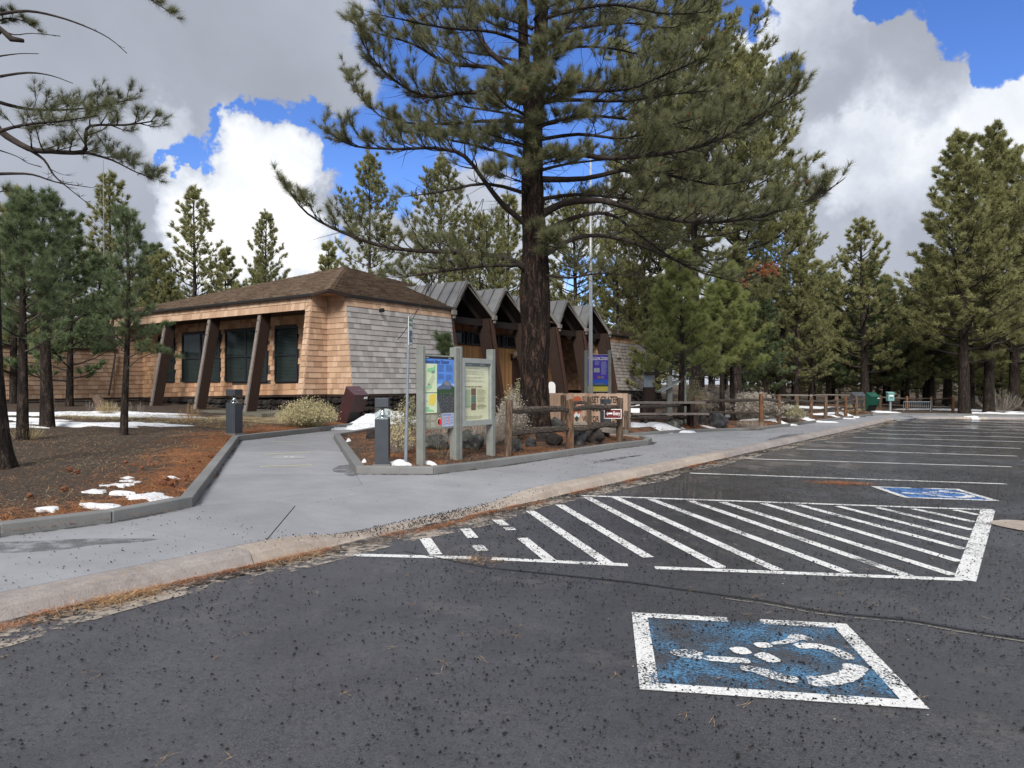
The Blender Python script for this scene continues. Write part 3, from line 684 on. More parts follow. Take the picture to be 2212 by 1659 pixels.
slab([lcp[9], isp[12], isp[11], isp[10], Vector((*right_curb[0][:2], float(G(*right_curb[0][:2])))), Vector((2.0, 22.5, float(G(2, 22.5)))), Vector((3.4, 29, float(G(3.4, 29)))), Vector((-2.4, 29, float(G(-2.4, 29)))), Vector((-2.2, 26.5, float(G(-2.2, 26.5)))), lcp[10]], .003)
# long walk to the right
front = [(float(sk(p.x, p.y)), float(uk(p.x, p.y))) for p in isp[3:8]]
rc = [(float(sk(p.x, p.y)), float(uk(p.x, p.y))) for p in right_curb]
allp = front + [q for q in rc if q[0] > front[-1][0]+2.5] + [(37.5, 1.6), (40, 1.6)]
ub = lambda s: float(np.interp(s, [a for a, b in allp], [b for a, b in allp]))
s = e6+.9; first = True
brk = sorted([q for q in np.arange(s, 36.5, 3.05)])+[36.6]
for a, b in zip(brk[:-1], brk[1:]):
    pts = [kb(a), kb(b)]
    mids = [q for q in [z for z, _ in allp] if a+.05 < q < b-.05]
    back = [b]+mids[::-1]+[a]
    for q in back:
        x, y = K(q, ub(q)-.001); pts.append(Vector((x, y, float(G(x, y)))))
    if a == brk[0]: pts[-1] = isp[3]
    slab(pts, .003)
gi = front[-1][0]; x, y = K(gi, front[-1][1])
rr = [i for i, q in enumerate(rc) if q[0] > front[-1][0]+2.5][0]
slab([isp[7]]+[Vector((*K(q, ub(q)+.0), float(G(*K(q, ub(q)))))) for q in [rc[rr][0]]]+[Vector((*right_curb[i][:2], float(G(*right_curb[i][:2])))) for i in range(rr-1, -1, -1)]+[isp[10], isp[9], isp[8]], .003)
# far walk along the end of the lot
nf = Vector((-fd.y, fd.x, 0))
for k in range(14):
    a = Vector((FX0, FY0, 0))+fd*(-2.6+k*3.05); b = a+fd*3.04
    pts = [a+nf*.303, b+nf*.303, b+nf*1.6, a+nf*1.6]
    if k == 0: pts = [Vector((*K(36.62, .31), 0)), Vector((*K(37.0, -.1), 0)), a+nf*.2+fd*3.0, b+nf*1.6, Vector((*K(36.62, 1.6), 0))]
    for p in pts: p.z = float(lot(p.x, p.y))+.12
    if k == 0: pts[1].z -= .1; pts[2].z -= .1
    slab(pts, .003)
kk = [Vector((*K(36.62, -.02), 0)), Vector((FX0, FY0, 0))+fd*.8, Vector((FX0, FY0, 0))+fd*.8+nf*.25, Vector((*K(36.9, .25), 0))]
for p in kk: p.z = float(lot(p.x, p.y))+.03

# edging curbs
def curb_line(name, pts, side, w_=.15, h=.125, label=None, closed=False, z0=.1):
    t = thing(name, (pts[0][0], pts[0][1], float(G(*pts[0][:2]))), None, None, kind='structure'); t['label'] = label
    P = [Vector((p[0], p[1], float(G(p[0], p[1])))) for p in pts]; n = len(P); off = []
    for i in range(n):
        a = P[i]-P[i-1] if (i > 0 or closed) else P[1]-P[0]; b = P[(i+1) % n]-P[i] if (i < n-1 or closed) else P[-1]-P[-2]
        a = Vector((a.x, a.y, 0)).normalized(); b = Vector((b.x, b.y, 0)).normalized()
        na = Vector((-a.y, a.x, 0))*side; nb = Vector((-b.y, b.x, 0))*side
        m = (na+nb)/max(.35, 1+na.dot(nb)); off.append(m*w_)
    rng_ = range(n if closed else n-1)
    for i in rng_:
        j = (i+1) % n; Lg = (P[j]-P[i]).length; k = max(1, round(Lg/3.0))
        for q in range(k):
            t0, t1 = q/k, (q+1)/k
            g = .004/Lg*1.0
            t0 += g; t1 -= g
            a, b = P[i].lerp(P[j], t0), P[i].lerp(P[j], t1); oa, ob = off[i].lerp(off[j], t0), off[i].lerp(off[j], t1)
            a.z = float(G(a.x, a.y)) if uk(a.x, a.y) < 9 or True else a.z; b.z = float(G(b.x, b.y))
            dn = Vector((0, 0, z0)); up = Vector((0, 0, h))
            lo = [a-dn, b-dn, b+ob-dn, a+oa-dn]; hi = [a+up, b+up, b+ob+up, a+oa+up]
            if side < 0: lo = lo[::-1]; hi = hi[::-1]
            MB().hexa(lo+hi).build('curb_segment', M['curb'], t, bevel=.014)
    return t
curb_line('edging_curb', left_curb, 1, label='grey concrete edging along the left planting bed')
curb_line('edging_curb', island, 1, label='grey concrete edging around the tree island', closed=True)
curb_line('edging_curb', right_curb, 1, h=.085, label='grey concrete edging in front of the snowy right bed')
bc = [Vector((FX0, FY0, 0))+fd*q+nf*1.6 for q in (-1.2, 10, 20, 40)]
curb_line('edging_curb', bc, 1, label='dark low edging behind the far walk')
# damp stains and dirt on the walk, tape lines and disc
def gsheet(name, cx, cy, rx, ry, mat, dz, rot=0, seed=0, kind='structure'):
    c = bp(cx, cy); pts = []
    for a in np.linspace(0, 2*math.pi, 29)[:-1]:
        r = 1+.18*math.sin(3*a+seed)+.1*math.sin(5*a+2*seed)
        x = rx*math.cos(a)*r; y = ry*math.sin(a)*r; X = c.x+x*math.cos(rot)-y*math.sin(rot); Y = c.y+x*math.sin(rot)+y*math.cos(rot)
        pts.append((X, Y, float(G(X, Y))+dz))
    return MB().add(pts, [tuple(range(len(pts)))]).build(name, mat, kind=kind)
gsheet('damp_stain', 90, 1178, .75, .22, M['oiled'], .004, .35, 1)
gsheet('damp_stain', 1330, 992, 1.1, .10, M['dirt'], .004, .95, 2)
gsheet('damp_stain', 1700, 942, 2.0, .16, M['oiled'], .004, .95, 4)
gsheet('damp_stain', 1420, 972, 1.0, .12, M['dirt'], .005, .95, 6)
gsheet('damp_stain', 750, 1015, .2, .7, M['oiled'], .004, .3, 5)
def edge_dirt(pts, wd, side, mat, nm='edge_dirt'):
    n = len(pts); P = []
    for i in range(n-1):
        a, b = Vector(pts[i]), Vector(pts[i+1]); k = max(1, int((b-a).length/.5)); P += [a.lerp(b, j/k) for j in range(k)]
    P.append(Vector(pts[-1])); A = []; Bq = []
    for i, p in enumerate(P):
        d = P[min(i+1, len(P)-1)]-P[max(i-1, 0)]; q = Vector((-d.y, d.x, 0)).normalized()*side; w_ = wd*(.4+1.2*float(vnoise(i*.37, 0, 1, 3)))
        for lst, o in ((A, .0), (Bq, w_)): lst.append((p.x+q.x*o, p.y+q.y*o, float(G(p.x+q.x*.02, p.y+q.y*.02))+.007))
    m = len(P); MB().add(A+Bq, [(i, i+1, i+1+m, i+m) for i in range(m-1)]).build(nm, mat, kind='structure')
edge_dirt(left_curb[:5], .10, -1, M['dirt']); edge_dirt(left_curb[4:7], .07, -1, M['dirt']); edge_dirt(island[1:8], .12, -1, M['dirt']); edge_dirt(right_curb[3:], .14, -1, M['dirt'])
def gline(a, b, wd, mat, nm):
    a = bp(*a); b = bp(*b); d = (b-a).normalized(); n = Vector((-d.y, d.x, 0))*wd/2
    return MB().add([p+Vector((0, 0, .004)) for p in (a-n, b-n, b+n, a+n)], [(0, 1, 2, 3)]).build(nm, mat, kind='structure')
gline((561.3, 1008.2), (674.3, 1004.8), .05, M['paintyellow'], 'tape_line')
gline((571.3, 982), (668.5, 977.5), .05, M['paintyellow'], 'tape_line')
gline((586.6, 955), (661.3, 953.8), .05, M['paintyellow'], 'tape_line')
gline((704, 935), (742, 934), .05, M['paintyellow'], 'tape_line')
dc = bp(624.5, 987.8); dz = [(dc.x+.31*math.cos(a), dc.y+.31*math.sin(a), 0) for a in np.linspace(0, 6.283, 33)[:-1]]
disc = MB().add([(x, y, float(G(x, y))+.004) for x, y, _ in dz], [tuple(range(32))]).build('floor_decal', worn('decal_grey', (.36, .36, .37), .30, .36), kind='structure', label='round faded grey decal with footprints on the sloping walk')
for sx in (-.06, .06):
    pts = [(dc.x+sx+.035*math.cos(a), dc.y+.09*math.sin(a)) for a in np.linspace(0, 6.283, 13)[:-1]]
    MB().add([(x, y, float(G(x, y))+.007) for x, y in pts], [tuple(range(12))]).build('footprint', worn('decal_white', (.62, .62, .62), .3, .36), disc)
for r0 in (.17, .25):
    for a0 in (2.3, -.8):
        pts = []; 
        for a in np.linspace(a0-.6, a0+.6, 8): pts.append((dc.x+r0*math.cos(a), dc.y+r0*math.sin(a)))
        for a in np.linspace(a0+.6, a0-.6, 8): pts.append((dc.x+(r0+.022)*math.cos(a), dc.y+(r0+.022)*math.sin(a)))
        MB().add([(x, y, float(G(x, y))+.007) for x, y in pts], [tuple(range(16))]).build('footprint_ring', bpy.data.materials['decal_white'], disc)
# ------------------------------------------------------------------ visitor centre
TR = Vector((.566, .824, 0)); TL = Vector((-.824, .566, 0)); BO = Vector((-5.89, 23, 0)); UP = Vector((0, 0, 1))
def bl(u, v, z): return BO+TR*u+TL*v+UP*z
bld = thing('visitor_center', bl(3, 3, .6), 'low shingled visitor center with shake roof and row of zigzag metal gables', 'building')
bld0 = orig(bld)
ZB, ZE = 1.36, 4.66
def zb(v): return 1.36-.018*max(0, v)
UW = None
def wedge(tw):
    mb = MB(); mb.v = [(0, 0, 0), (1, 0, 0), (1, 1, 0), (0, 1, 0), (0, 0, 1), (1, 0, 1), (1, 1, .3), (0, 1, .3)]
    mb.f = [(3, 2, 1, 0), (4, 5, 6, 7), (0, 1, 5, 4), (1, 2, 6, 5), (2, 3, 7, 6), (3, 0, 4, 7)]; mb.m = [0]*6
    return mb
WV = np.array([(0, 0, 0), (1, 0, 0), (1, 1, 0), (0, 1, 0), (0, 0, 1), (1, 0, 1), (1, 1, .3), (0, 1, .3)], float)
WF = [(3, 2, 1, 0), (4, 5, 6, 7), (0, 1, 5, 4), (1, 2, 6, 5), (2, 3, 7, 6), (3, 0, 4, 7)]
wedge_mesh = {}
def wmesh(mat):
    if mat.name not in wedge_mesh:
        me = bpy.data.meshes.new('shingle'); me.from_pydata([tuple(v) for v in WV], [], WF); me.materials.append(mat); wedge_mesh[mat.name] = me
    return wedge_mesh[mat.name]
pieces = []      # (screen size, parent, mat, name, matrix)
def shingles(parent, p00, p10, p01, p11, expo, mat, name='shingle', wr=(.13, .30), th=.032, skip=None, lift=0.0, over=1.12, matfn=None, stuffonly=False):
    """rows of wedge shingles on the quad p00 p10 (bottom) p01 p11 (top); outward normal = (p10-p00)x(p01-p00)"""
    p00, p10, p01, p11 = map(Vector, (p00, p10, p01, p11))
    nrow = max(1, round(((p01-p00).length+(p11-p10).length)/2/expo)); nrm = (p10-p00).cross(p01-p00).normalized()
    for r in range(nrow):
        a0 = p00.lerp(p01, r/nrow); b0 = p10.lerp(p11, r/nrow); a1 = p00.lerp(p01, (r+1)/nrow); Lr = (b0-a0).length; X = (b0-a0).normalized()
        Y = nrm.cross(X); hh = (a1-a0).length*over
        x = random.uniform(-.08, 0)
        while x < Lr:
            wdt = random.uniform(*wr); x0 = max(0, x); x1 = min(Lr, x+wdt)
            if x1-x0 > .02:
                P = a0+X*x0+nrm*(lift-.001*random.random())-Y*random.uniform(0, .003)
                c = P+X*(x1-x0)/2+Y*hh/2
                if not (skip and skip(c)):
                    t = th*random.uniform(.93, 1.08)
                    mt = matfn(c) if matfn else mat
                    Mx = Matrix(((X.x*(x1-x0-.006), Y.x*hh, nrm.x*t, P.x), (X.y*(x1-x0-.006), Y.y*hh, nrm.y*t, P.y), (X.z*(x1-x0-.006), Y.z*hh, nrm.z*t, P.z), (0, 0, 0, 1)))
                    dist = (c-Vector((0, 0, EYE))).length
                    pieces.append((0 if stuffonly else (x1-x0)*hh/dist**2, parent, mt, name, Mx))
            x += wdt
def quad(parent, name, pts, mat, th=.04):
    pts = [Vector(p) for p in pts]; n = (pts[1]-pts[0]).cross(pts[-1]-pts[0]).normalized()
    b = [p-n*th for p in pts]
    k = len(pts); mb = MB(); mb.add(pts+b, [tuple(range(k)), tuple(range(2*k-1, k-1, -1))]+[((i+1) % k, i, i+k, (i+1) % k+k) for i in range(k)])
    return mb.build(name, mat, parent)
BT = .38
def wallq(name, a, b, c, d, mat, expo=.187, skip=None, sh=True, matfn=None):
    """a,b bottom left/right, d,c top left/right"""
    w_ = quad(bld, name, [a, b, c, d], M['sheath'], .05)
    if sh: shingles(w_, a, b, d, c, expo, mat, skip=skip, matfn=matfn)
    return w_
topred = lambda c: M['tan'] if c.z > ZE-.30 else M['grey']
# grey battered wall to the right of the corner
w_grey = wallq('weathered_wall', bl(.63, -BT, ZB), bl(6.1, -BT, ZB), bl(6.1, 0, ZE), bl(.63, 0, ZE), M['grey'], matfn=topred)
# notch faces
w_n1 = wallq('corner_wall', bl(-BT, .86, ZB), bl(.63, .86, ZB), bl(.63, .86, ZE), bl(0, .86, ZE), M['tan'])
w_n2 = wallq('corner_wall', bl(.63, .86, ZB), bl(.63, -BT, ZB), bl(.63, 0, ZE), bl(.63, .86, ZE), M['tan'])
w_st = wallq('corner_wall', bl(-BT, 1.12, ZB), bl(-BT, .86, ZB), bl(0, .86, ZE), bl(0, 1.12, ZE), M['tan'])
quad(bld, 'corner_wall_side', [bl(-BT, 1.12, ZB), bl(0, 1.12, ZE), bl(1.25, 1.12, ZE), bl(1.25, 1.12, ZB)], M['sheath'], .03)
# recessed wall with windows
UR = 1.2
wins = [(3.06, 4.35, 1), (4.81, 7.45, 2), (7.81, 10.5, 2), (11.1, 12.35, 1)]
def inwin(c):
    d = c-BO; v = d.dot(TL)
    return any(a-.06 < v < b+.06 and 1.73 < c.z < 3.86 for a, b, _ in wins)
w_rec = wallq('recessed_wall', bl(UR, 13.7, zb(13.7)), bl(UR, 1.12, ZB), bl(UR, 1.12, 4.25), bl(UR, 13.7, 4.25), M['tanr'], skip=inwin)
for a, b, n in wins:
    wn_ = MB(); fw = .06
    wn_.v = []; 
    def rect(mb, u0, u1, v0, v1, z0, z1, m=0):
        c = bl((u0+u1)/2, (v0+v1)/2, (z0+z1)/2); mb.box(c, TR*((u1-u0)/2), TL*((v1-v0)/2), UP*((z1-z0)/2), m)
    z0, z1 = 1.78, 3.80
    for (vv0, vv1, zz0, zz1) in ((a, a+fw, z0, z1), (b-fw, b, z0, z1), (a+fw, b-fw, z0, z0+fw), (a+fw, b-fw, z1-fw, z1)): rect(wn_, UR-.07, UR+.02, vv0, vv1, zz0, zz1)
    rect(wn_, UR-.06, UR+.015, a+fw, b-fw, 2.74, 2.80)
    if n == 2: m_ = (a+b)/2; rect(wn_, UR-.068, UR+.018, m_-.04, m_+.04, z0+fw, z1-fw)
    wf_ = wn_.build('window', M['frame'], bld)
    ed = [a+fw, (a+b)/2-.04, (a+b)/2+.04, b-fw] if n == 2 else [a+fw, b-fw]
    for q in range(0, len(ed), 2):
        for zz0, zz1 in ((z0+fw, 2.74), (2.80, z1-fw)):
            g = MB(); rect(g, UR-.035, UR-.028, ed[q], ed[q+1], zz0, zz1); g.build('pane', M['glass'], wf_)
    bm_ = MB(); zz = z0+.08
    while zz < z1-.08:
        c = bl(UR-.012, (a+b)/2, zz); bm_.box(c, TR*.012+UP*.008, TL*((b-a)/2-fw), UP*.012); zz += .052
    bm_.build('blind', M['blind'], wf_, kind='stuff')
# fascia, soffit
w_f = quad(bld, 'fascia', [bl(-.05, 14.0, 4.17), bl(-.05, .86, 4.17), bl(0, .86, ZE), bl(0, 14.0, ZE)], M['sheath'], .06)
shingles(w_f, bl(-.05, 14.0, 4.17), bl(-.05, .86, 4.17), bl(0, 14.0, ZE), bl(0, .86, ZE), .25, M['tan'])
quad(bld, 'soffit', [bl(.0, 14, 4.20), bl(UR+.1, 14, 4.20), bl(UR+.1, 1.12, 4.20), bl(.0, 1.12, 4.20)], M['brown'], .03)
# left return wall, fin and low wing wall
w_ret = wallq('return_wall', bl(-.05, 13.7, 1.12), bl(UR, 13.7, 1.12), bl(UR, 13.7, 4.2), bl(.0, 13.7, 4.2), M['tan'])
w_low = wallq('wing_wall', bl(-8, 13.7, 1.10), bl(-.05, 13.7, 1.12), bl(-.05, 13.7, 3.12), bl(-8, 13.7, 3.12), M['tan'])
mb = MB(); mb.box(bl(-4.0, 13.78, 3.16), TR*4.05, TL*.16, UP*.04); mb.build('wall_cap', M['brown'], bld)
mb = MB(); mb.box(bl(-4, 13.85, 2.1), TR*4.0, TL*.08, UP*1.0); mb.build('wing_wall_core', M['sheath'], bld)
w_fin = wallq('end_fin', bl(-.75, 13.95, 1.12), bl(-.75, 13.7, 1.12), bl(-.05, 13.7, 4.6), bl(-.05, 13.95, 4.6), M['tan'])
quad(bld, 'end_fin_side', [bl(-.75, 13.69, 3.1), bl(-.05, 13.69, 3.1), bl(-.0, 13.69, 4.6), bl(-.08, 13.69, 4.6)], M['sheath'], .02)
MB().tube([bl(-.35, 13.55, 1.2), bl(-.05, 13.55, 3.1)], .035, 8).build('downpipe', M['downpipe'], bld)
# timber sill under the shingles
mb = MB()
def sill(a, b, z): 
    a = Vector(a); b = Vector(b); d = (b-a).normalized(); n = d.cross(UP); c = (a+b)/2; mb.box(c, d*((b-a).length/2), n*.05, UP*.035)
sill(bl(.58, -BT-.02, ZB-.05), bl(6.1, -BT-.02, ZB-.05), 0)
sill(bl(-BT-.05, .85, ZB-.053), bl(.62, .85, ZB-.053), 0); sill(bl(.61, .78, ZB-.047), bl(.61, -BT-.02, ZB-.047), 0)
sill(bl(-BT-.02, 1.12, ZB-.056), bl(-BT-.02, .90, ZB-.056), 0); sill(bl(UR-.04, 13.7, zb(13.7)-.05), bl(UR-.04, 1.12, ZB-.05), 0); sill(bl(-8, 13.66, 1.06), bl(UR, 13.66, 1.075), 0)
mb.build('sill', M['brown'], bld)
# lava stone base
base = MB()
def basewall(a, b, z1):
    a = Vector(a); b = Vector(b); d = (b-a).normalized(); n = UP.cross(d)*-1
    c = (a+b)/2; base.box(Vector((c.x, c.y, (z1-.1+.2)/2))-n*.12, d*((b-a).length/2), n*.1, UP*((z1-.1-.2)/2)); return a, b, d, n, z1
segs = [basewall(bl(.63, -BT+.02, 0), bl(6.1, -BT+.02, 0), ZB), basewall(bl(-BT+.02, 1.12, 0), bl(-BT+.02, .86, 0), ZB), basewall(bl(-BT, .88, 0), bl(.64, .88, 0), ZB), basewall(bl(.65, .84, 0), bl(.65, -BT, 0), ZB),
        basewall(bl(UR-.06, 13.7, 0), bl(UR-.06, 1.0, 0), 1.20), basewall(bl(-8, 13.66, 0), bl(UR, 13.66, 0), 1.08)]
sb = base.build('stone_base', M['mortar'], bld)
stone_meshes = []
for k in range(4):
    import bmesh
    bm = bmesh.new(); bmesh.ops.create_icosphere(bm, subdivisions=2, radius=1)
    for v in bm.verts:
        p = v.co; q = max(abs(p.x), abs(p.y), abs(p.z)); p = p.lerp(p/q, .55)
        v.co = p*(1+.20*mnoise.noise(p*1.9+Vector((k*7, 0, 0))))
    me_ = bpy.data.meshes.new('stone'); bm.to_mesh(me_); bm.free(); me_.materials.append(M['lava']); stone_meshes.append(me_)
stones = []
for a, b, d, n, z1 in segs:
    Lw = (b-a).length; z = z1-.10
    while z > .15:
        h = random.uniform(.12, .24); x = random.uniform(-.1, 0)
        while x < Lw:
            wd = random.uniform(.16, .42); c = a+d*(x+wd/2); c.z = z-h/2+random.uniform(-.03, .03)
            if c.z > float(G(c.x, c.y))-.1:
                Mx = Matrix.Translation(c-n*random.uniform(-.02, .03)) @ Matrix((( d.x, n.x, 0, 0), (d.y, n.y, 0, 0), (0, 0, 1, 0), (0, 0, 0, 1))) @ Matrix.Rotation(random.uniform(-.25, .25), 4, 'Y') @ Matrix.Diagonal((wd/2*1.02, .12, h/2*1.05, 1))
                stones.append(((c-Vector((0, 0, EYE))).length, Mx, random.randrange(4)))
            x += wd
        z -= h
stones.sort(key=lambda q: q[0])
for i, (_, Mx, k) in enumerate(stones[:260]):
    o = link('stone', stone_meshes[k], sb); o.matrix_local = Matrix.Translation(-bld0) @ Mx
mb = MB()
for _, Mx, k in stones[260:]:
    m_ = stone_meshes[k]; mb.add([Mx @ v.co for v in m_.vertices], [tuple(p.vertices) for p in m_.polygons])
if mb.v: mb.build('stone', M['lava'], sb, kind='stuff')
# leaning timber props on the left side
for v in (3.67, 6.72, 9.77):
    mb = MB(); th = .065; z0, z1 = .66, 4.19; d0, d1 = -.60, .02; dep = .42
    c8 = []
    for z, u in ((z0, d0), (z1, d1)):
        c8 += [bl(u+.025, v+th, z), bl(u+.025, v-th, z), bl(u+dep, v-th, z), bl(u+dep, v+th, z)]
    mb.hexa(c8); mb.build('timber_prop', M['brown'], bld)
    pr = bld.children[-1] if False else None
    mb = MB(); c8 = []
    for z, u in ((z0, d0), (z1, d1)): c8 += [bl(u-.03, v+th+.004, z), bl(u-.03, v-th-.004, z), bl(u+.024, v-th-.004, z), bl(u+.024, v+th+.004, z)]
    fc = mb.hexa(c8).build('prop_face', M['browng'], bld)
    for z in (3.95, 3.55, 1.0):
        u = d0+(d1-d0)*(z-z0)/(z1-z0)-.035; MB().tube([bl(u+.01, v, z), bl(u-.02, v, z)], .022, 8).build('bolt', M['black'], fc)
# porch slab
mb = MB(); mb.prism([bl(-1.35, 14, .74), bl(-1.35, 1.7, .74), bl(UR, 1.7, .74), bl(UR, 14, .74)][::1], .5); mb.build('porch_slab', M['slab'], bld)
MB().prism([bl(-1.6, 13.6, .63), bl(-1.6, 1.2, .63), bl(-1.36, 1.2, .63), bl(-1.36, 13.6, .63)], .4).build('porch_step', M['slab'], bld)
# interior core so nothing shows through
mb = MB(); mb.box(bl(4.2, 7.6, 2.4), TR*2.7, TL*6.2, UP*1.9); mb.box(bl(10.0, 6.6, 2.4), TR*3.6, TL*3.6, UP*1.9); mb.build('inner_walls', M['dark'], bld)
# main roof: square pyramid
APX = bl(7, 7, 7.07); EV = .16
def roofq(a, b, apex, nm, expo=.17, stuffonly=False, poly=None, skip=None):
    r_ = quad(bld, nm, poly or [a, b, apex], M['sheath'], .06)
    a = Vector(a); b = Vector(b); apex = Vector(apex); nrow = round(((a+b)/2-apex).length/expo); nrm = (b-a).cross(apex-a).normalized()
    for r in range(nrow):
        t = r/nrow; p0 = a.lerp(apex, t); p1 = b.lerp(apex, t); q0 = a.lerp(apex, (r+1)/nrow); q1 = b.lerp(apex, (r+1)/nrow)
        hh = (((q0+q1)/2)-((p0+p1)/2)).length
        shingles(r_, p0, p1, p0+((q0+q1)/2-(p0+p1)/2), p1+((q0+q1)/2-(p0+p1)/2), hh, M['shake'], 'shake', (.14, .40), .055, lift=.0, over=1.15, stuffonly=True, skip=skip)
    return r_
e0, e1_, e2_, e3_ = bl(-EV, -EV*.6, ZE+.02), bl(14.2, -EV*.6, ZE+.02), bl(14.2, 14.2, ZE+.02), bl(-EV, 14.2, ZE+.02)
def cutroof():
    # left slope and right slope; the outer corner is cut back over the notch
    rl = roofq(e3_, e0, APX, 'roof_slope')
    rz = lambda u, v: bl(u, v, ZE+.02+.344*v)
    rr_ = roofq(e0, e1_, APX, 'roof_slope', poly=[e0, bl(6.16, -.1, ZE+.02), rz(7.45, 3.75), rz(10.5, 3.55), APX], skip=lambda c: (c-BO).dot(TR) > 6.16 and (c-BO).dot(TL) < min(3.6, 3.6*((c-BO).dot(TR)-6.14)/1.36))
    quad(bld, 'rear_roof_slope', [e1_, e2_, APX], M['shake'], .06); quad(bld, 'rear_roof_slope', [e2_, e3_, APX], M['shake'], .06)
cutroof()
# dark roof edge
mb = MB()
def edge(a, b, h=.034, t=.035): 
    a = Vector(a); b = Vector(b); d = (b-a).normalized(); n = d.cross(UP).normalized(); mb.box((a+b)/2-UP*h, d*((b-a).length/2), n*t, UP*h)
edge(bl(-EV+.02, 14.2, ZE+.0), bl(-EV+.02, .5, ZE+.0)); edge(bl(.5, -EV*.6+.02, ZE), bl(6.2, -EV*.6+.02, ZE))
mb.build('roof_edge', M['black'], bld)
mb = MB(); 
mb.hexa([bl(-EV-.03, .7, ZE-.10), bl(-EV-.03, -.13, ZE+.02), bl(-EV+.02, -.13, ZE+.02), bl(-EV+.02, .7, ZE-.10), bl(-EV-.03, .7, ZE-.0), bl(-EV-.03, -.13, ZE+.10), bl(-EV+.02, -.13, ZE+.10), bl(-EV+.02, .7, ZE)])
mb.hexa([bl(-EV-.0, -.16, ZE-.02), bl(.7, -.16, ZE-.10), bl(.7, -.11, ZE-.10), bl(-EV-.0, -.11, ZE-.02), bl(-EV-.0, -.16, ZE+.10), bl(.7, -.16, ZE-.0), bl(.7, -.11, ZE-.0), bl(-EV-.0, -.11, ZE+.10)])
mb.build('corner_trim', M['brown'], bld)
# small closing soffit over the notch
quad(bld, 'corner_soffit', [bl(-.1, .9, ZE-.01), bl(.7, .9, ZE-.01), bl(.7, -.1, ZE-.01), bl(-.1, -.1, ZE-.01)], M['tanr'], .03)
MB().tube([bl(2.1, -.16, 4.25), bl(2.1, -.30, 4.25)], .075, 12).build('vent', M['black'], bld)
# zigzag gables
ZV, ZP, PU, U0 = 4.62, 5.93, 2.72, 6.14
for k in range(5):
    ua, ub_, um = U0+PU*k, U0+PU*(k+1), U0+PU*(k+.5)-.05
    gt = MB()
    SB = .30            # the peak is set back from the valley points
    back = 6.6
    # edge trim boards (front rake)
    for (uu, zz, u2, z2, dn) in ((ua, ZV, um, ZP, 1), (ub_, ZV, um, ZP, -1)):
        a = bl(uu, -.12, zz); b = bl(u2, SB-.12, z2); d = (b-a); up = UP*.20
        gt.hexa([a-up*.9, b-up*.9, b-up*.9+TL*.05, a-up*.9+TL*.05, a+UP*.02, b+UP*.02, b+UP*.02+TL*.05, a+UP*.02+TL*.05] if dn > 0 else [b-up*.9, a-up*.9, a-up*.9+TL*.05, b-up*.9+TL*.05, b+UP*.02, a+UP*.02, a+UP*.02+TL*.05, b+UP*.02+TL*.05])
    g_ = gt.build('gable', M['metaledge'], bld)
    # metal panels, left slope singly, right slope singly too
    npan = 12
    for side, (uu, u2) in enumerate(((ua, um), (ub_, um))):
        for q in range(npan):
            v0 = -.10+q*(back/npan); v1 = v0+back/npan-.012
            a0 = bl(uu, v0, ZV+.03); a1 = bl(uu, v1, ZV+.03); b0 = bl(u2, v0+SB, ZP+.03); b1 = bl(u2, v1+SB, ZP+.03)
            nn = (b0-a0).cross(a1-a0).normalized()
            if nn.z < 0: nn = -nn
            p = MB(); t_ = nn*.02
            p.hexa([a0-t_, b0-t_, b1-t_, a1-t_, a0, b0, b1, a1])
            s_ = (a1-a0).normalized()*.018
            p.hexa([a0, b0, b0+s_*2, a0+s_*2, a0+nn*.05, b0+nn*.05, b0+nn*.05+s_*2, a0+nn*.05+s_*2])
            p.build('roof_panel', M['metalroof'], g_)
    # dark gable infill, set back
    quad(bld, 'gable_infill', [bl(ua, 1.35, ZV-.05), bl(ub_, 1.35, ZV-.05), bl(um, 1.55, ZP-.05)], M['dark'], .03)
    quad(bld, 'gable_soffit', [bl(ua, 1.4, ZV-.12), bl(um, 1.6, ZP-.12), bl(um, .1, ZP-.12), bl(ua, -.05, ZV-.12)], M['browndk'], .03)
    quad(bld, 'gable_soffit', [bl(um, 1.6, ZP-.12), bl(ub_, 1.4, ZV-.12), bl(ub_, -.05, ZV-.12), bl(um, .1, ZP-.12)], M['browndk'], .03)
    # inner collar braces
    mb = MB()
    for uu in (ua, ub_):
        a = bl(uu, .55, ZV-.25); b = bl(um, .75, ZP-.28); d = (b-a).normalized(); n = d.cross(TL).normalized(); mb.box((a+b)/2, d*((b-a).length/2), n*.13, TL*.05)
    mb.box(bl((ua+ub_)/2, .45, ZV-.30), TR*(PU/2-.1), TL*.055, UP*.14)
    mb.build('rafter_frame', M['browndk'], bld)
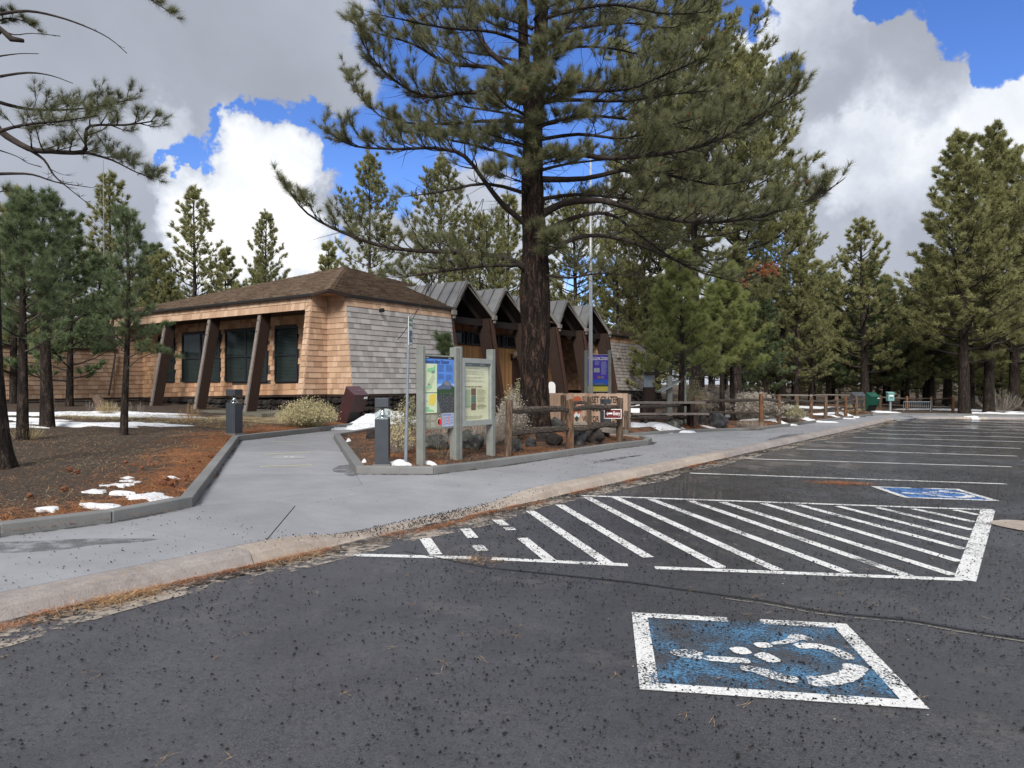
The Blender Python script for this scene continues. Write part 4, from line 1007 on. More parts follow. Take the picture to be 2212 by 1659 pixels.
# leaning bents at every valley
for k in range(6):
    uu = U0+PU*k; mb = MB(); th = .085; c8 = []
    for z, f0, f1 in ((.62, -.62, -.02), (3.9, .02, .62)):
        c8 += [bl(uu-th, f0, z), bl(uu+th, f0, z), bl(uu+th, f1, z), bl(uu-th, f1, z)]
    mb.hexa(c8)
    c8 = []
    for z, f0, f1 in ((3.902, .02, .62), (4.5, .06, 1.5)): c8 += [bl(uu-th, f0, z), bl(uu+th, f0, z), bl(uu+th, f1, z), bl(uu-th, f1, z)]
    mb.hexa(c8)
    bt = mb.build('leaning_bent', M['brown'], bld)
    mb = MB(); c8 = []
    for z, f0 in ((.62, -.62), (4.5, .06)): c8 += [bl(uu-.05, f0-.07, z), bl(uu+.12, f0-.07, z), bl(uu+.12, f0-.004, z), bl(uu-.05, f0-.004, z)]
    mb.hexa(c8).build('bent_face', M['redbrown'], bt)
    mb = MB(); mb.box(bl(uu, -.16, ZV-.10), TR*.10, TL*.07, UP*.09); mb.build('valley_spout', M['metaledge'], bld)
    mb = MB(); mb.box(bl(uu+.02, -.15, ZV-.26), TR*.05, TL*.04, UP*.07); mb.build('downspout', M['metaledge'], bld)
# entrance wall of cedar boards with clerestory windows
VW = 1.45; ew = quad(bld, 'entrance_wall', [bl(U0, VW+.03, .7), bl(U0+PU*4.02, VW+.03, .7), bl(U0+PU*4.02, VW+.03, 4.7), bl(U0, VW+.03, 4.7)], M['dark'], .05)
u = U0+.06
while u < U0+PU*4.0:
    wd = .14*random.uniform(.85, 1.15)
    MB().box(bl(u+wd/2, VW, (.8+3.40)/2), TR*(wd/2-.003), TL*.012, UP*((3.40-.8)/2)).build('board', M['cedar'], ew)
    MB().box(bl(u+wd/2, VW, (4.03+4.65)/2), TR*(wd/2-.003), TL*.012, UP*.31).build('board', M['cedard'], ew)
    u += wd
for k in range(4):
    ua = U0+PU*k
    for (a, b) in ((.12, .62), (.86, 2.62)) if k == 0 else ((.10, .30), (.42, 1.6), (1.62, 2.5)):
        mb = MB(); z0, z1 = 3.45, 3.98
        for (q0, q1, zz0, zz1) in ((a, a+.05, z0, z1), (b-.05, b, z0, z1), (a+.05, b-.05, z0, z0+.05), (a+.05, b-.05, z1-.05, z1)):
            mb.box(bl(ua+(q0+q1)/2, VW-.02, (zz0+zz1)/2), TR*((q1-q0)/2), TL*.04, UP*((zz1-zz0)/2))
        f_ = mb.build('window', M['frame'], bld)
        MB().box(bl(ua+(a+b)/2, VW, 3.715), TR*((b-a)/2-.05), TL*.006, UP*.215).build('pane', M['glass'], f_)
mb = MB()
mb.box(bl(U0+PU*2, VW-.03, 3.425), TR*(PU*2-.06), TL*.035, UP*.022); mb.box(bl(U0+PU*2, VW-.03, 4.005), TR*(PU*2-.06), TL*.035, UP*.022)
mb.build('window_band_trim', M['redbrown'], bld)
# deep entrance: dark side wall, back wall and doors
u = U0+PU*4.03
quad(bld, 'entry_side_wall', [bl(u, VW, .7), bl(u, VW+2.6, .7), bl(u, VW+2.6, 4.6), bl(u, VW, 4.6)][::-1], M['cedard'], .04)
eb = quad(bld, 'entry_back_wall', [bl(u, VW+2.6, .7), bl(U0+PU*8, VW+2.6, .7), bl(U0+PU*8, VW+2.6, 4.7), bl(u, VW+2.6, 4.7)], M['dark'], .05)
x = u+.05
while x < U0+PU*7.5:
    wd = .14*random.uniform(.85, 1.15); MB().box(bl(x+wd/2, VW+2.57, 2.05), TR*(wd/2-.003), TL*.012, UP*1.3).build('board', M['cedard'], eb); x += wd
dr = MB().box(bl(U0+PU*2.47, VW-.03, 1.85), TR*.36, TL*.02, UP*1.05).build('door', M['redbrown'], bld)
MB().tube([bl(U0+PU*2.47+.28, VW-.07, 1.75), bl(U0+PU*2.47+.28, VW-.07, 2.0)], .015, 6).build('handle', M['chrome'], dr)
nb_ = MB().box(bl(U0+PU*2.70, VW-.06, 2.15), TR*.32, TL*.04, UP*.55).build('notice_board', M['redbrown'], bld)
MB().box(bl(U0+PU*2.70, VW-.105, 2.15), TR*.25, TL*.004, UP*.46).build('notice', M['white'], nb_)
# canopy roof floor above deep entry
quad(bld, 'entry_ceiling', [bl(U0+PU*4, VW, 4.6), bl(U0+PU*5, VW, 4.6), bl(U0+PU*5, VW+2.7, 4.6), bl(U0+PU*4, VW+2.7, 4.6)][::-1], M['brown'], .04)
# right pavilion
Q = 19.85
w_p = wallq('side_wall', bl(Q-.05, 4.0, ZB), bl(Q-.05, -BT, ZB), bl(Q-.0, 0, 4.42), bl(Q-.0, 4.0, 4.42), M['tanr'])
w_pg = wallq('weathered_wall', bl(Q, -BT, ZB), bl(Q+6.6, -BT, ZB-.1), bl(Q+6.2, 0, 4.42), bl(Q, 0, 4.42), M['greyb'], matfn=lambda c: M['tanr'] if c.z > 4.12 else M['greyb'])
quad(bld, 'end_wall', [bl(Q+6.6, -BT, .6), bl(Q+6.6, 6, .6), bl(Q+6.2, 6, 4.42), bl(Q+6.2, 0, 4.42)], M['greyb'], .05)
mb = MB(); c8 = []
for z, f0 in ((.6, -.5), (4.45, .02)): c8 += [bl(Q-.22, f0-.10, z), bl(Q-.06, f0-.10, z), bl(Q-.06, f0+.03, z), bl(Q-.22, f0+.03, z)]
mb.hexa(c8).build('corner_post', M['brown'], bld)
AP2 = bl(Q+3.1, 3.1, 5.4)
f0, f1, f2, f3 = bl(Q-.1, -.15, 4.45), bl(Q+6.4, -.15, 4.45), bl(Q+6.4, 6.4, 4.45), bl(Q-.1, 6.4, 4.45)
roofq(f0, f1, AP2, 'roof_slope'); roofq(f3, f0, AP2, 'roof_slope')
quad(bld, 'rear_roof_slope', [f1, f2, AP2], M['shake'], .05); quad(bld, 'rear_roof_slope', [f2, f3, AP2], M['shake'], .05)
mb = MB(); edge(bl(Q, -.13, 4.43), bl(Q+6.3, -.13, 4.43)); mb.build('roof_edge', M['black'], bld)
base2 = MB(); c = bl(Q+3.2, -BT+.1, .78); base2.box(c, TR*3.2, TL*.1, UP*.5); sb2 = base2.build('stone_base', M['mortar'], bld)
mb = MB()
for k in range(70):
    m_ = stone_meshes[k % 4]; c = bl(Q+random.uniform(0, 6.4), -BT-.02, random.uniform(.4, 1.2)); Mx = Matrix.Translation(c) @ Matrix.Rotation(math.atan2(TR.y, TR.x), 4, 'Z') @ Matrix.Diagonal((random.uniform(.1, .2), .1, random.uniform(.07, .12), 1))
    mb.add([Mx @ v.co for v in m_.vertices], [tuple(p.vertices) for p in m_.polygons])
mb.build('stone', M['lava'], sb2, kind='stuff')
MB().tube([bl(Q+1.0, -.1, 4.5), bl(Q+1.0, -.1, 5.35)], .012, 6).build('roof_rod', M['galv'], bld)
MB().box(bl(Q+6.2, -.28, 3.95), TR*.1, TL*.12, UP*.06).build('flood_light', M['white'], bld)
MB().box(bl(Q+.8, -.26, 3.3), TR*.16, TL*.02, UP*.12).build('vent_grille', M['greyb'], bld)

# turn the shingles into objects: the 300 that show largest singly, the rest joined per wall
sh_ = sorted([p for p in pieces if p[0] > 0], key=lambda p: -p[0])
chosen = sh_[:290]; rest = {}
for p in sh_[290:]+[p for p in pieces if p[0] == 0]: rest.setdefault((p[1].name, p[2].name, p[3]), []).append(p)
for sz, par, mt, nm, Mx in chosen:
    me_ = wmesh(mt); x = Mx.col[0].xyz; y = Mx.col[1].xyz; z = Mx.col[2].xyz
    rot = Matrix((x.normalized(), y.normalized(), z.normalized())).transposed()
    o = link(nm, me_, par); o.location = Mx.translation-orig(par)
    o.rotation_euler = rot.to_euler(); o.scale = (x.length, y.length, z.length)
for (pn, mn, nm), lst in rest.items():
    par = lst[0][1]; o0 = np.array(orig(par)); A = np.array([[list(r) for r in p[4]] for p in lst])
    V = np.einsum('nij,kj->nki', A[:, :3, :3], WV)+A[:, None, :3, 3]-o0
    n = len(lst); me_ = bpy.data.meshes.new(nm); fa = np.array(WF); F_ = (fa[None]+8*np.arange(n)[:, None, None]).reshape(-1, 4)
    me_.vertices.add(8*n); me_.vertices.foreach_set('co', V.astype(np.float32).ravel()); me_.loops.add(F_.size); me_.loops.foreach_set('vertex_index', F_.astype(np.int32).ravel())
    me_.polygons.add(len(F_)); me_.polygons.foreach_set('loop_start', np.arange(0, F_.size, 4, dtype=np.int32)); me_.polygons.foreach_set('loop_total', np.full(len(F_), 4, np.int32))
    me_.polygons.foreach_set('use_smooth', np.zeros(len(F_), bool)); me_.materials.append(bpy.data.materials[mn]); me_.update(calc_edges=True)
    setp(link(nm, me_, par), kind='stuff')

# ------------------------------------------------------------------ text
def text(parent, name, s, loc, right, up, size, mat, ext=.002, align='LEFT', bold=0, sx=1.0):
    cu = bpy.data.curves.new(name, 'FONT'); cu.body = s; cu.size = size; cu.extrude = ext; cu.align_x = align; cu.offset = bold; cu.resolution_u = 3
    o = bpy.data.objects.new(name, cu); COL.objects.link(o)
    dg = bpy.context.evaluated_depsgraph_get(); me_ = bpy.data.meshes.new_from_object(o.evaluated_get(dg)); bpy.data.objects.remove(o); bpy.data.curves.remove(cu)
    X = Vector(right).normalized(); Y = Vector(up).normalized(); Z = X.cross(Y); Lc = Vector(loc)
    o0 = orig(parent)
    for v in me_.vertices:
        c = v.co; v.co = Lc+X*(c.x*sx)+Y*c.y+Z*c.z-o0
    me_.materials.clear(); me_.materials.append(mat)
    for p in me_.polygons: p.material_index = 0
    me_.update(); return link(name, me_, parent)
class Panel:
    """flat print on a panel: coordinates 0..1 from its lower left corner"""
    def __init__(s, parent, o, X, Y, w_, h_): s.p = parent; s.o = Vector(o); s.X = Vector(X).normalized(); s.Y = Vector(Y).normalized(); s.w = w_; s.h = h_; s.n = s.X.cross(s.Y); s.lv = 0
    def P(s, x, y, lv): return s.o+s.X*(x*s.w)+s.Y*(y*s.h)+s.n*(.0025*lv)
    def rect(s, name, x0, y0, x1, y1, mat, lv=1): return s.poly(name, [(x0, y0), (x1, y0), (x1, y1), (x0, y1)], mat, lv)
    def poly(s, name, pts, mat, lv=1):
        return MB().add([s.P(x, y, lv) for x, y in pts], [tuple(range(len(pts)))]).build(name, mat, s.p)
    def lines(s, name, x0, y0, x1, y1, n, mat, lv=2, fill=.45, rag=.25):
        mb = MB(); hh = (y1-y0)/n
        for i in range(n):
            yy = y1-(i+.5)*hh; xe = x1-(x1-x0)*random.uniform(0, rag)*(1 if i % 4 else 2)
            xa = x0
            while xa < xe:
                xb = min(xe, xa+(x1-x0)*random.uniform(.07, .2)); mb.add([s.P(xa, yy-hh*fill/2, lv), s.P(xb, yy-hh*fill/2, lv), s.P(xb, yy+hh*fill/2, lv), s.P(xa, yy+hh*fill/2, lv)], [(0, 1, 2, 3)]); xa = xb+(x1-x0)*.025
        return mb.build(name, mat, s.p, kind='stuff')
    def text(s, name, t, x, y, size, mat, lv=2, align='LEFT', bold=0, sx=1): return text(s.p, name, t, s.P(x, y, lv), s.X, s.Y, size, mat, .0004, align, bold, sx)
def circ(x, y, rx, ry, n=20, a0=0): return [(x+rx*math.cos(a0+2*math.pi*i/n), y+ry*math.sin(a0+2*math.pi*i/n)) for i in range(n)]
pm = lambda nm, c, r=.35: flat(nm, c, r, .5, var=.05)
PB, PMAP, PMAPG, PYEL, PMT, PTR, PLV, PLAV, PTAN, PLIL, PRED, PTXT, PDK, PCREAM = [pm(n, c) for n, c in (('print_sky', (.10, .26, .72)), ('print_map', (.66, .76, .50)), ('print_map_green', (.28, .60, .33)), ('print_yellow', (.80, .62, .10)), ('print_mountain', (.10, .14, .24)), ('print_treeline', (.03, .07, .03)),
    ('print_lava', (.05, .055, .06)), ('print_lava_light', (.33, .35, .36)), ('print_tan', (.30, .29, .20)), ('print_lilac', (.38, .46, .66)), ('print_red', (.75, .02, .03)), ('print_text', (.05, .08, .22)), ('print_band', (.01, .01, .012)), ('print_cream', (.95, .85, .58)))]
PWH = pm('print_white', (.8, .8, .8)); PCT = pm('print_cream_text', (.36, .32, .20)); PSKYL = pm('print_pale_sky', (.32, .52, .85)); PPH = pm('print_photo_brown', (.22, .12, .09)); PPH2 = pm('print_photo_green', (.16, .24, .22)); PMR = pm('print_map_relief', (.50, .58, .40)); PMTL = pm('print_mountain_lit', (.24, .22, .22))

# ------------------------------------------------------------------ kiosks
def kpost(parent, p, w_, d_, h_):
    z = float(G(p.x, p.y))-.15; return MB().box(Vector((p.x, p.y, z+(h_+.15)/2)), TR*(w_/2), TL*(d_/2), UP*((h_+.15)/2)).build('post', M['kioskpost'], parent, bevel=.008)
A = bp(909, 1008); NV = -TL
A.z = float(G(A.x, A.y))
pA, pB = A.copy(), A+TR*.90
k1 = thing('map_kiosk', A+TR*.45, 'grey framed kiosk with blue map panel on lava and mountain, left of the pair', 'kiosk', None); k1.location.z = A.z
kpost(k1, pA, .07, .15, 2.04); kpost(k1, pB, .10, .15, 2.04)
z0p = A.z+.62
MB().box(A+TR*.45+UP*.62+UP*.63, TR*.405, TL*.02, UP*.64).build('panel', M['kframe'], k1, bevel=.004)
p0 = A+TR*.05+NV*.023; p0.z = z0p+.01
pn = Panel(k1, p0, TR, UP, .80, 1.24)
pn.rect('sky_print', 0, .40, 1, .965, PB, 1); pn.rect('top_band', 0, .965, 1, 1, PDK, 1); pn.rect('tan_band', 0, 0, 1, .215, PTAN, 1)
pn.rect('pale_sky_print', .40, .50, 1, .62, PSKYL, 2)
pn.poly('mountain_print', [(.40, .52), (.45, .575), (.55, .60), (.68, .655), (.74, .665), (.80, .655), (.92, .60), (1, .575), (1, .50), (.4, .50)], PMT, 3)
pn.poly('mountain_light_print', [(.62, .625), (.70, .655), (.78, .65), (.86, .60), (.78, .585), (.70, .60)], PMTL, 4)
tl = [(.40, .50)]+[(.40+.6*i/24, .53+.02*random.random()+(.03 if i > 19 else 0)) for i in range(25)]+[(1, .46), (.4, .46)]
pn.poly('treeline_print', tl, PTR, 5)
pn.rect('lava_print', .40, .215, 1, .50, PLV, 4)
mb = MB()
for i in range(230):
    x = random.uniform(.42, .98); y = random.uniform(.225, .49); a = random.random()*3.14; l = random.uniform(.012, .03)
    pts = [(x+l*math.cos(a), y+l*.5*math.sin(a)), (x-.006*math.sin(a), y+.008*math.cos(a)), (x-l*math.cos(a), y-l*.5*math.sin(a))]
    mb.add([pn.P(px, py, 6) for px, py in pts], [(0, 1, 2), (2, 1, 0)])
mb.build('lava_rubble_print', PLAV, k1, kind='stuff')
pn.poly('trail_print', [(.40, .215), (.52, .215), (.46, .36), (.40, .40)], pm('print_grey', (.17, .18, .19)), 7)
pn.rect('upper_map', .02, .50, .40, .895, PMAP, 7); pn.rect('lower_map', .02, .215, .40, .49, PMAP, 7)
pn.poly('map_green_area', [(.08, .79), (.10, .83), (.30, .85), (.30, .88), (.34, .88), (.34, .79), (.20, .775)], PMAPG, 8)
pn.poly('map_green_area', [(.05, .57), (.10, .60), (.22, .585), (.24, .565), (.10, .555)], PMAPG, 8)
pn.poly('map_relief', [(.05, .52), (.05, .56), (.14, .66), (.28, .76), (.34, .70), (.25, .62), (.20, .54)], PMR, 7.5)
pn.poly('map_yellow_area', [(.18, .47), (.36, .485), (.36, .40), (.30, .32), (.14, .33), (.14, .40)], PYEL, 8)
pn.poly('map_green_area', [(.03, .30), (.14, .30), (.14, .27), (.30, .25), (.30, .235), (.03, .24)], PMAPG, 8)
pn.lines('map_text', .22, .76, .34, .80, 3, PTXT, 9); pn.lines('map_text', .10, .60, .18, .625, 2, PTXT, 9); pn.lines('map_text', .05, .375, .13, .39, 1, PTXT, 9)
pn.text('title', 'Renewal After Disaster', .02, .905, .088, PTXT, 3, bold=.0015, sx=.78)
pn.lines('body_text', .46, .79, .68, .89, 7, PTXT, 3, .3); pn.lines('body_text', .72, .79, .96, .89, 7, PTXT, 3, .3); pn.lines('body_text', .46, .68, .68, .76, 6, PTXT, 3, .3); pn.lines('body_text', .72, .67, .96, .75, 6, PTXT, 3, .3)
pn.lines('footer_text', .03, .115, .18, .19, 5, PWH, 3, .3); pn.lines('footer_text', .22, .115, .38, .19, 5, PWH, 3, .3); pn.lines('footer_text', .03, .02, .18, .09, 5, PWH, 3, .3); pn.lines('footer_text', .22, .02, .38, .09, 5, PWH, 3, .3)
pn.lines('band_text', .04, .975, .25, .988, 1, PWH, 3, .5); pn.lines('band_text', .80, .975, .93, .99, 2, PWH, 3, .4)
pn.rect('lilac_box', .59, .012, .985, .20, PLIL, 3); pn.lines('rule_text', .62, .165, .95, .19, 2, PTXT, 4, .35)
for cx_, cy_ in ((.645, .135), (.645, .095), (.645, .055), (.82, .145), (.82, .10), (.82, .06)):
    pn.poly('prohibition_ring', circ(cx_, cy_, .030, .0195), PRED, 4); pn.poly('prohibition_disc', circ(cx_, cy_, .022, .014), PWH, 5); pn.poly('prohibition_glyph', [(cx_-.012, cy_-.008), (cx_+.012, cy_-.004), (cx_+.006, cy_+.009), (cx_-.008, cy_+.006)], PDK, 6)
    pn.lines('rule_text', cx_+.05, cy_-.01, cx_+.15, cy_+.01, 2, PTXT, 4, .3)
pn.poly('stop_octagon_rim', circ(.495, .085, .082, .056, 8, math.pi/8), PWH, 3); pn.poly('stop_octagon', circ(.495, .085, .074, .05, 8, math.pi/8), PRED, 4); pn.poly('bottle_glyph', [(.44, .055), (.485, .055), (.485, .105), (.475, .115), (.45, .115), (.44, .105)], PDK, 5)
pn.poly('round_badge', circ(.495, .178, .032, .021), PTXT, 3); pn.poly('badge_glyph', [(.48, .168), (.51, .168), (.495, .19)], PWH, 4)
k2p = pB+TR*.10
k2 = thing('notice_kiosk', k2p+TR*.5, 'grey framed kiosk case with faded yellow notices behind glass, right of the pair', 'kiosk'); k2.location.z = float(G(k2p.x, k2p.y))
kpost(k2, k2p, .07, .15, 2.06); kpost(k2, k2p+TR*1.0, .10, .15, 2.06)
zz = k2.location.z
cs_ = MB()
for (x0, x1, z0, z1) in ((.045, .115, .62, 1.86), (.905, .945, .62, 1.86), (.115, .905, .62, .72), (.115, .905, 1.77, 1.86)):
    cs_.box(Vector((k2p.x, k2p.y, zz+(z0+z1)/2))+TR*((x0+x1)/2)+NV*.03, TR*((x1-x0)/2), TL*.045, UP*((z1-z0)/2))
cs_.build('case_frame', M['kframe'], k2, bevel=.004)
MB().box(Vector((k2p.x, k2p.y, zz+1.245))+TR*.51+NV*.0, TR*.395, TL*.008, UP*.525).build('notice_sheet', PCREAM, k2)
p0 = Vector((k2p.x, k2p.y, zz+.72))+TR*.115+NV*.009
pn = Panel(k2, p0, TR, UP, .79, 1.05)
pn.rect('header_band', 0, .945, 1, 1, pm('print_grey_band', (.14, .14, .12)), 1); pn.lines('header_text', .1, .96, .5, .985, 1, PWH, 2, .4); pn.lines('header_text', .66, .96, .85, .99, 2, PWH, 2, .4)
for y0, y1, n in ((.905, .925, 1), (.84, .87, 2), (.80, .83, 2), (.735, .765, 2), (.67, .715, 3), (.23, .26, 1), (.02, .08, 3)): pn.lines('notice_text', .05, y0, .93, y1, n, PCT, 2, .3)
pn.lines('notice_heading', .05, .575, .93, .61, 1, PCT, 2, .5)
pn.rect('map_print', .03, .22, .28, .54, PMR, 2); pn.rect('photo_print', .32, .44, .50, .56, PPH, 2); pn.rect('photo_print', .32, .31, .50, .43, PPH2, 2); pn.rect('photo_print', .32, .18, .50, .30, PPH, 2)
pn.lines('caption_text', .56, .43, .93, .55, 6, PCT, 2, .3); pn.lines('caption_text', .56, .31, .93, .42, 6, PCT, 2, .3); pn.lines('caption_text', .56, .19, .93, .29, 5, PCT, 2, .3)
MB().box(Vector((k2p.x, k2p.y, zz+1.245))+TR*.51+NV*.05, TR*.395, TL*.003, UP*.525).build('glass_front', M['clear'], k2)
for z in (.95, 1.55): MB().tube([Vector((k2p.x, k2p.y, zz+z))+TR*.925+NV*.07, Vector((k2p.x, k2p.y, zz+z))+TR*.925+NV*.085], .014, 8).build('lock', M['galv'], k2)
# far blue poster stand
Yk = 24.6; q0, q1 = at(1266, 840, Yk), at(1316.5, 840, Yk); gzk = gz(q0.x, q0.y)
k3 = thing('poster_stand', (q0+q1)/2, 'grey stand with tall purple and blue poster behind the wooden entrance sign', 'poster stand'); k3.location.z = gzk
for q in (q0, q1): MB().box(Vector((q.x, q.y, gzk+1.2)), (.055, 0, 0), (0, .07, 0), (0, 0, 1.35)).build('post', M['kioskpost'], k3)
MB().box(Vector(((q0.x+q1.x)/2, q0.y-.03, at(1290, 806, Yk).z)), ((q1.x-q0.x)/2-.055, 0, 0), (0, .02, 0), (0, 0, .65)).build('panel', M['kframe'], k3)
z0, z1 = at(0, 845, Yk).z, at(0, 767, Yk).z
pn = Panel(k3, Vector((q0.x+.05, q0.y-.052, z0)), (1, 0, 0), UP, q1.x-q0.x-.10, z1-z0)
PPU, PSB, PFY = pm('print_purple', (.055, .02, .36)), pm('print_deep_blue', (.01, .08, .50)), pm('print_field_yellow', (.55, .46, .06))
pn.rect('purple_print', 0, .32, 1, 1, PPU, 1); pn.rect('blue_print', 0, .17, 1, .32, PSB, 1); pn.rect('field_print', 0, 0, 1, .13, PFY, 1); pn.rect('green_print', 0, .13, 1, .175, PTR, 2)
pn.poly('hill_print', [(.1, .175), (.35, .21), (.55, .235), (.7, .23), (.95, .175)], PMT, 3)
pn.text('title', 'Sunset Crater Volcano', .5, .905, .088, PWH, 3, 'CENTER', .002, .85); pn.text('title', 'National Monument', .55, .86, .088, PWH, 3, 'CENTER', .002, .85)
pn.lines('body_text', .35, .72, .6, .83, 9, PLIL, 3, .4); pn.lines('body_text', .66, .46, .95, .82, 22, PLIL, 3, .4); pn.rect('map_print', .3, .52, .58, .64, PLAV, 3); pn.rect('photo_print', .48, .345, .64, .42, PPH, 3); pn.lines('body_text', .67, .35, .82, .42, 5, PLIL, 3, .4)

# ------------------------------------------------------------------ bollards
def bollard(x, y, h, w_, rot, label, Y=None):
    p = bp(x, y) if Y is None else at(x, y, Y)
    if Y is not None: p.z = gz(p.x, p.y)
    t = thing('light_bollard', p, label, 'bollard light', 'square lantern bollards along the walk')
    c, s_ = math.cos(rot), math.sin(rot); X = Vector((c, s_, 0)); Yv = Vector((-s_, c, 0)); a = w_/2
    MB().box(p+UP*.0, X*(a+.03), Yv*(a+.03), UP*.06).build('footing', M['curb'], t)
    MB().box(p+UP*(.06+(h*.70-.06)/2), X*a, Yv*a, UP*((h*.70-.06)/2)).build('post', M['boll'], t, bevel=.006)
    MB().box(p+UP*(h*.87+h*.065), X*a, Yv*a, UP*(h*.065)).build('cap', M['boll'], t, bevel=.006)
    z0, z1 = h*.70, h*.87
    MB().box(p+UP*(z0+.008), X*(a-.01), Yv*(a-.01), UP*.008).build('reflector_plate', M['chrome'], t)
    mb = MB(); prof = [(a*.92, z0+.018), (a*.62, z0+.035), (a*.40, z0+.07), (a*.28, z0+.11), (a*.24, z1)]
    mb.tube([p+UP*z for r, z in prof], [r for r, z in prof], 20).build('reflector_cone', M['chrome'], t, smooth=True)
    mb = MB()
    for sx in (-1, 1):
        mb.box(p+X*(sx*(a-.006))+UP*((z0+z1)/2), X*.003, Yv*(a-.004), UP*((z1-z0)/2)); mb.box(p+Yv*(sx*(a-.006))+UP*((z0+z1)/2), X*(a-.004), Yv*.003, UP*((z1-z0)/2))
    mb.build('lantern_glass', M['clear'], t)
    return t
bollard(826.5, 1009, 1.155, .225, .03, 'dark square bollard light in front of the sign pole, at the island point')
bollard(506, 941, 1.11, .27, -.35, 'dark square bollard light at the bend of the left edging, before the porch')
bollard(1308, 932, 1.07, .225, .45, 'dark square bollard light standing before the SUNSET CRATER sign', Y=20.6)
# accessible parking sign pole
p = bp(876, 1007); t = thing('parking_sign', p, 'reserved wheelchair parking sign seen edge-on atop a thin grey steel pole', 'parking sign')
tp = at(883.5, 690, p.y)
MB().tube([p-UP*.1, p+(tp-p)*.30], .030, 10).build('sleeve', M['galv'], t); MB().tube([p+(tp-p)*.28, tp], .022, 10).build('pole', M['galv'], t)
sX = (TR*.92+Vector((.0, -.1, 0))).normalized(); sX = Vector((math.cos(R(86)), math.sin(R(86)), 0)); sN = sX.cross(UP)
zc = (at(0, 684, p.y).z+at(0, 747, p.y).z)/2; pc = p+(tp-p)*((zc-p.z)/(tp.z-p.z)); pc = pc+sN*.03
MB().box(pc, sX*.155, sN*.003, UP*.24).build('plate', M['white'], t)
pn = Panel(t, pc-sX*.155-UP*.24+sN*.0035, sX, UP, .31, .48)
for q in ((.03, .02, .97, .035), (.03, .965, .97, .98)): pn.rect('green_border', *q, M['signgreen'], 1)
pn.rect('green_border', .03, .035, .06, .965, M['signgreen'], 1); pn.rect('green_border', .94, .035, .97, .965, M['signgreen'], 1)
pn.text('lettering', 'RESERVED', .5, .85, .058, M['signgreen'], 1, 'CENTER', .001, .9); pn.text('lettering', 'PARKING', .5, .68, .062, M['signgreen'], 1, 'CENTER', .001, .9)
pn.rect('blue_square', .22, .12, .78, .52, M['signblue'], 1); pn.poly('head', circ(.46, .46, .05, .032, 12), M['white'], 2)
pn.poly('figure', [(.43, .42), (.49, .42), (.50, .34), (.62, .34), (.68, .20), (.62, .19), (.57, .30), (.43, .30)], M['white'], 2); 
pn.poly('wheel', circ(.48, .24, .13, .085, 20), M['white'], 1.6); pn.poly('wheel_hub', circ(.48, .24, .09, .058, 20), M['signblue'], 1.8)
# flagpole
p = at(1276, 850, 23.4); p.z = gz(p.x, p.y)
MB().tube([p-UP*.1, p+UP*4, p+UP*9.4], [.075, .06, .03], 16).build('flagpole', M['flagpole'], None, smooth=True, origin=p, label='tall white flagpole rising beside the purple poster', cat='flagpole')
# antenna mast
p = at(222, 757, 34); p.z = 1.0
tm = thing('antenna_mast', p, 'slender antenna mast behind the left wing wall', 'antenna')
MB().tube([p, at(224.5, 560, 34)], .035, 8).build('mast', M['downpipe'], tm); MB().tube([at(224.5, 560, 34), at(223, 345, 34)], .014, 6).build('whip', M['galv'], tm)
# trash bin
def bearbin(p, right, front, w_, mats, label, sc=1.0, cat='trash bin'):
    t = thing('trash_bin', p, label, cat); X = Vector(right).normalized(); Fv = Vector(front).normalized(); a = w_/2
    def q(x, f, z): return p+X*x+Fv*f*sc+UP*z*sc
    prof = [(0, .0), (-.42, .0), (-.46, .12), (-.02, 1.13), (.37, .87)]     # side outline: front bottom, back bottom, back, back top, front top
    mb = MB(); n = len(prof); mb.add([q(-a, f, z) for f, z in prof]+[q(a, f, z) for f, z in prof], [tuple(range(n)), tuple(range(2*n-1, n-1, -1)), (1, 0, n, n+1), (2, 1, n+1, n+2), (3, 2, n+2, n+3)])
    # front: upper sheet + dark hollow below
    mb.add([q(-a, .37*.42, .87*.42), q(a, .37*.42, .87*.42), q(a, .37, .87), q(-a, .37, .87)], [(0, 1, 2, 3)])
    mb.build('body', mats[0], t)
    MB().add([q(-a+.02, -.06, .02), q(a-.02, -.06, .02), q(a-.02, .37*.42-.06, .87*.42), q(-a+.02, .37*.42-.06, .87*.42)], [(0, 1, 2, 3)]).build('hollow', M['black'], t)
    l = MB(); u_ = Vector((Fv.x*.26, Fv.y*.26, .39)).normalized()*.025
    l.hexa([q(-a-.01, .38, .875), q(a+.01, .38, .875), q(a+.01, -.03, 1.14), q(-a-.01, -.03, 1.14), q(-a-.01, .38, .875)+u_, q(a+.01, .38, .875)+u_, q(a+.01, -.03, 1.14)+u_, q(-a-.01, -.03, 1.14)+u_])
    lid = l.build('lid', mats[1], t, bevel=.004)
    c = q(0, .22, .98)+u_*1.6; MB().box(c, X*.055, Fv*.02, UP*.012).build('handle', M['chrome'], lid, bevel=.004)
    MB().box(q(a*.62, .36, .80)+Fv*.006, X*.07, (Fv*.37+UP*.87).normalized()*.035, Fv*.003).build('sticker', M['white'], t)
    return t
pb = bp(763, 915); bearbin(pb, TR, -TL, .56, (M['binred'], M['bintop']), 'dark maroon slant-sided trash bin beside the snow and the dry bush')
pg = at(1871, 893, 44.5); pg.z = gz(pg.x, pg.y)
bearbin(pg+Vector((.3, 0, 0)), Vector((1, .15, 0)), Vector((.35, -1, 0)), .62, (M['bingreen'], M['bingreen']), 'dark green slant-sided trash bin at the far end of the rail fence')
pg = at(1851, 885, 46); pg.z = gz(pg.x, pg.y)
bearbin(pg, Vector((1, .1, 0)), Vector((.2, -1, 0)), .8, (M['bingrey'], M['bingrey']), 'grey slant-sided bin behind the last fence posts, left of the green one')
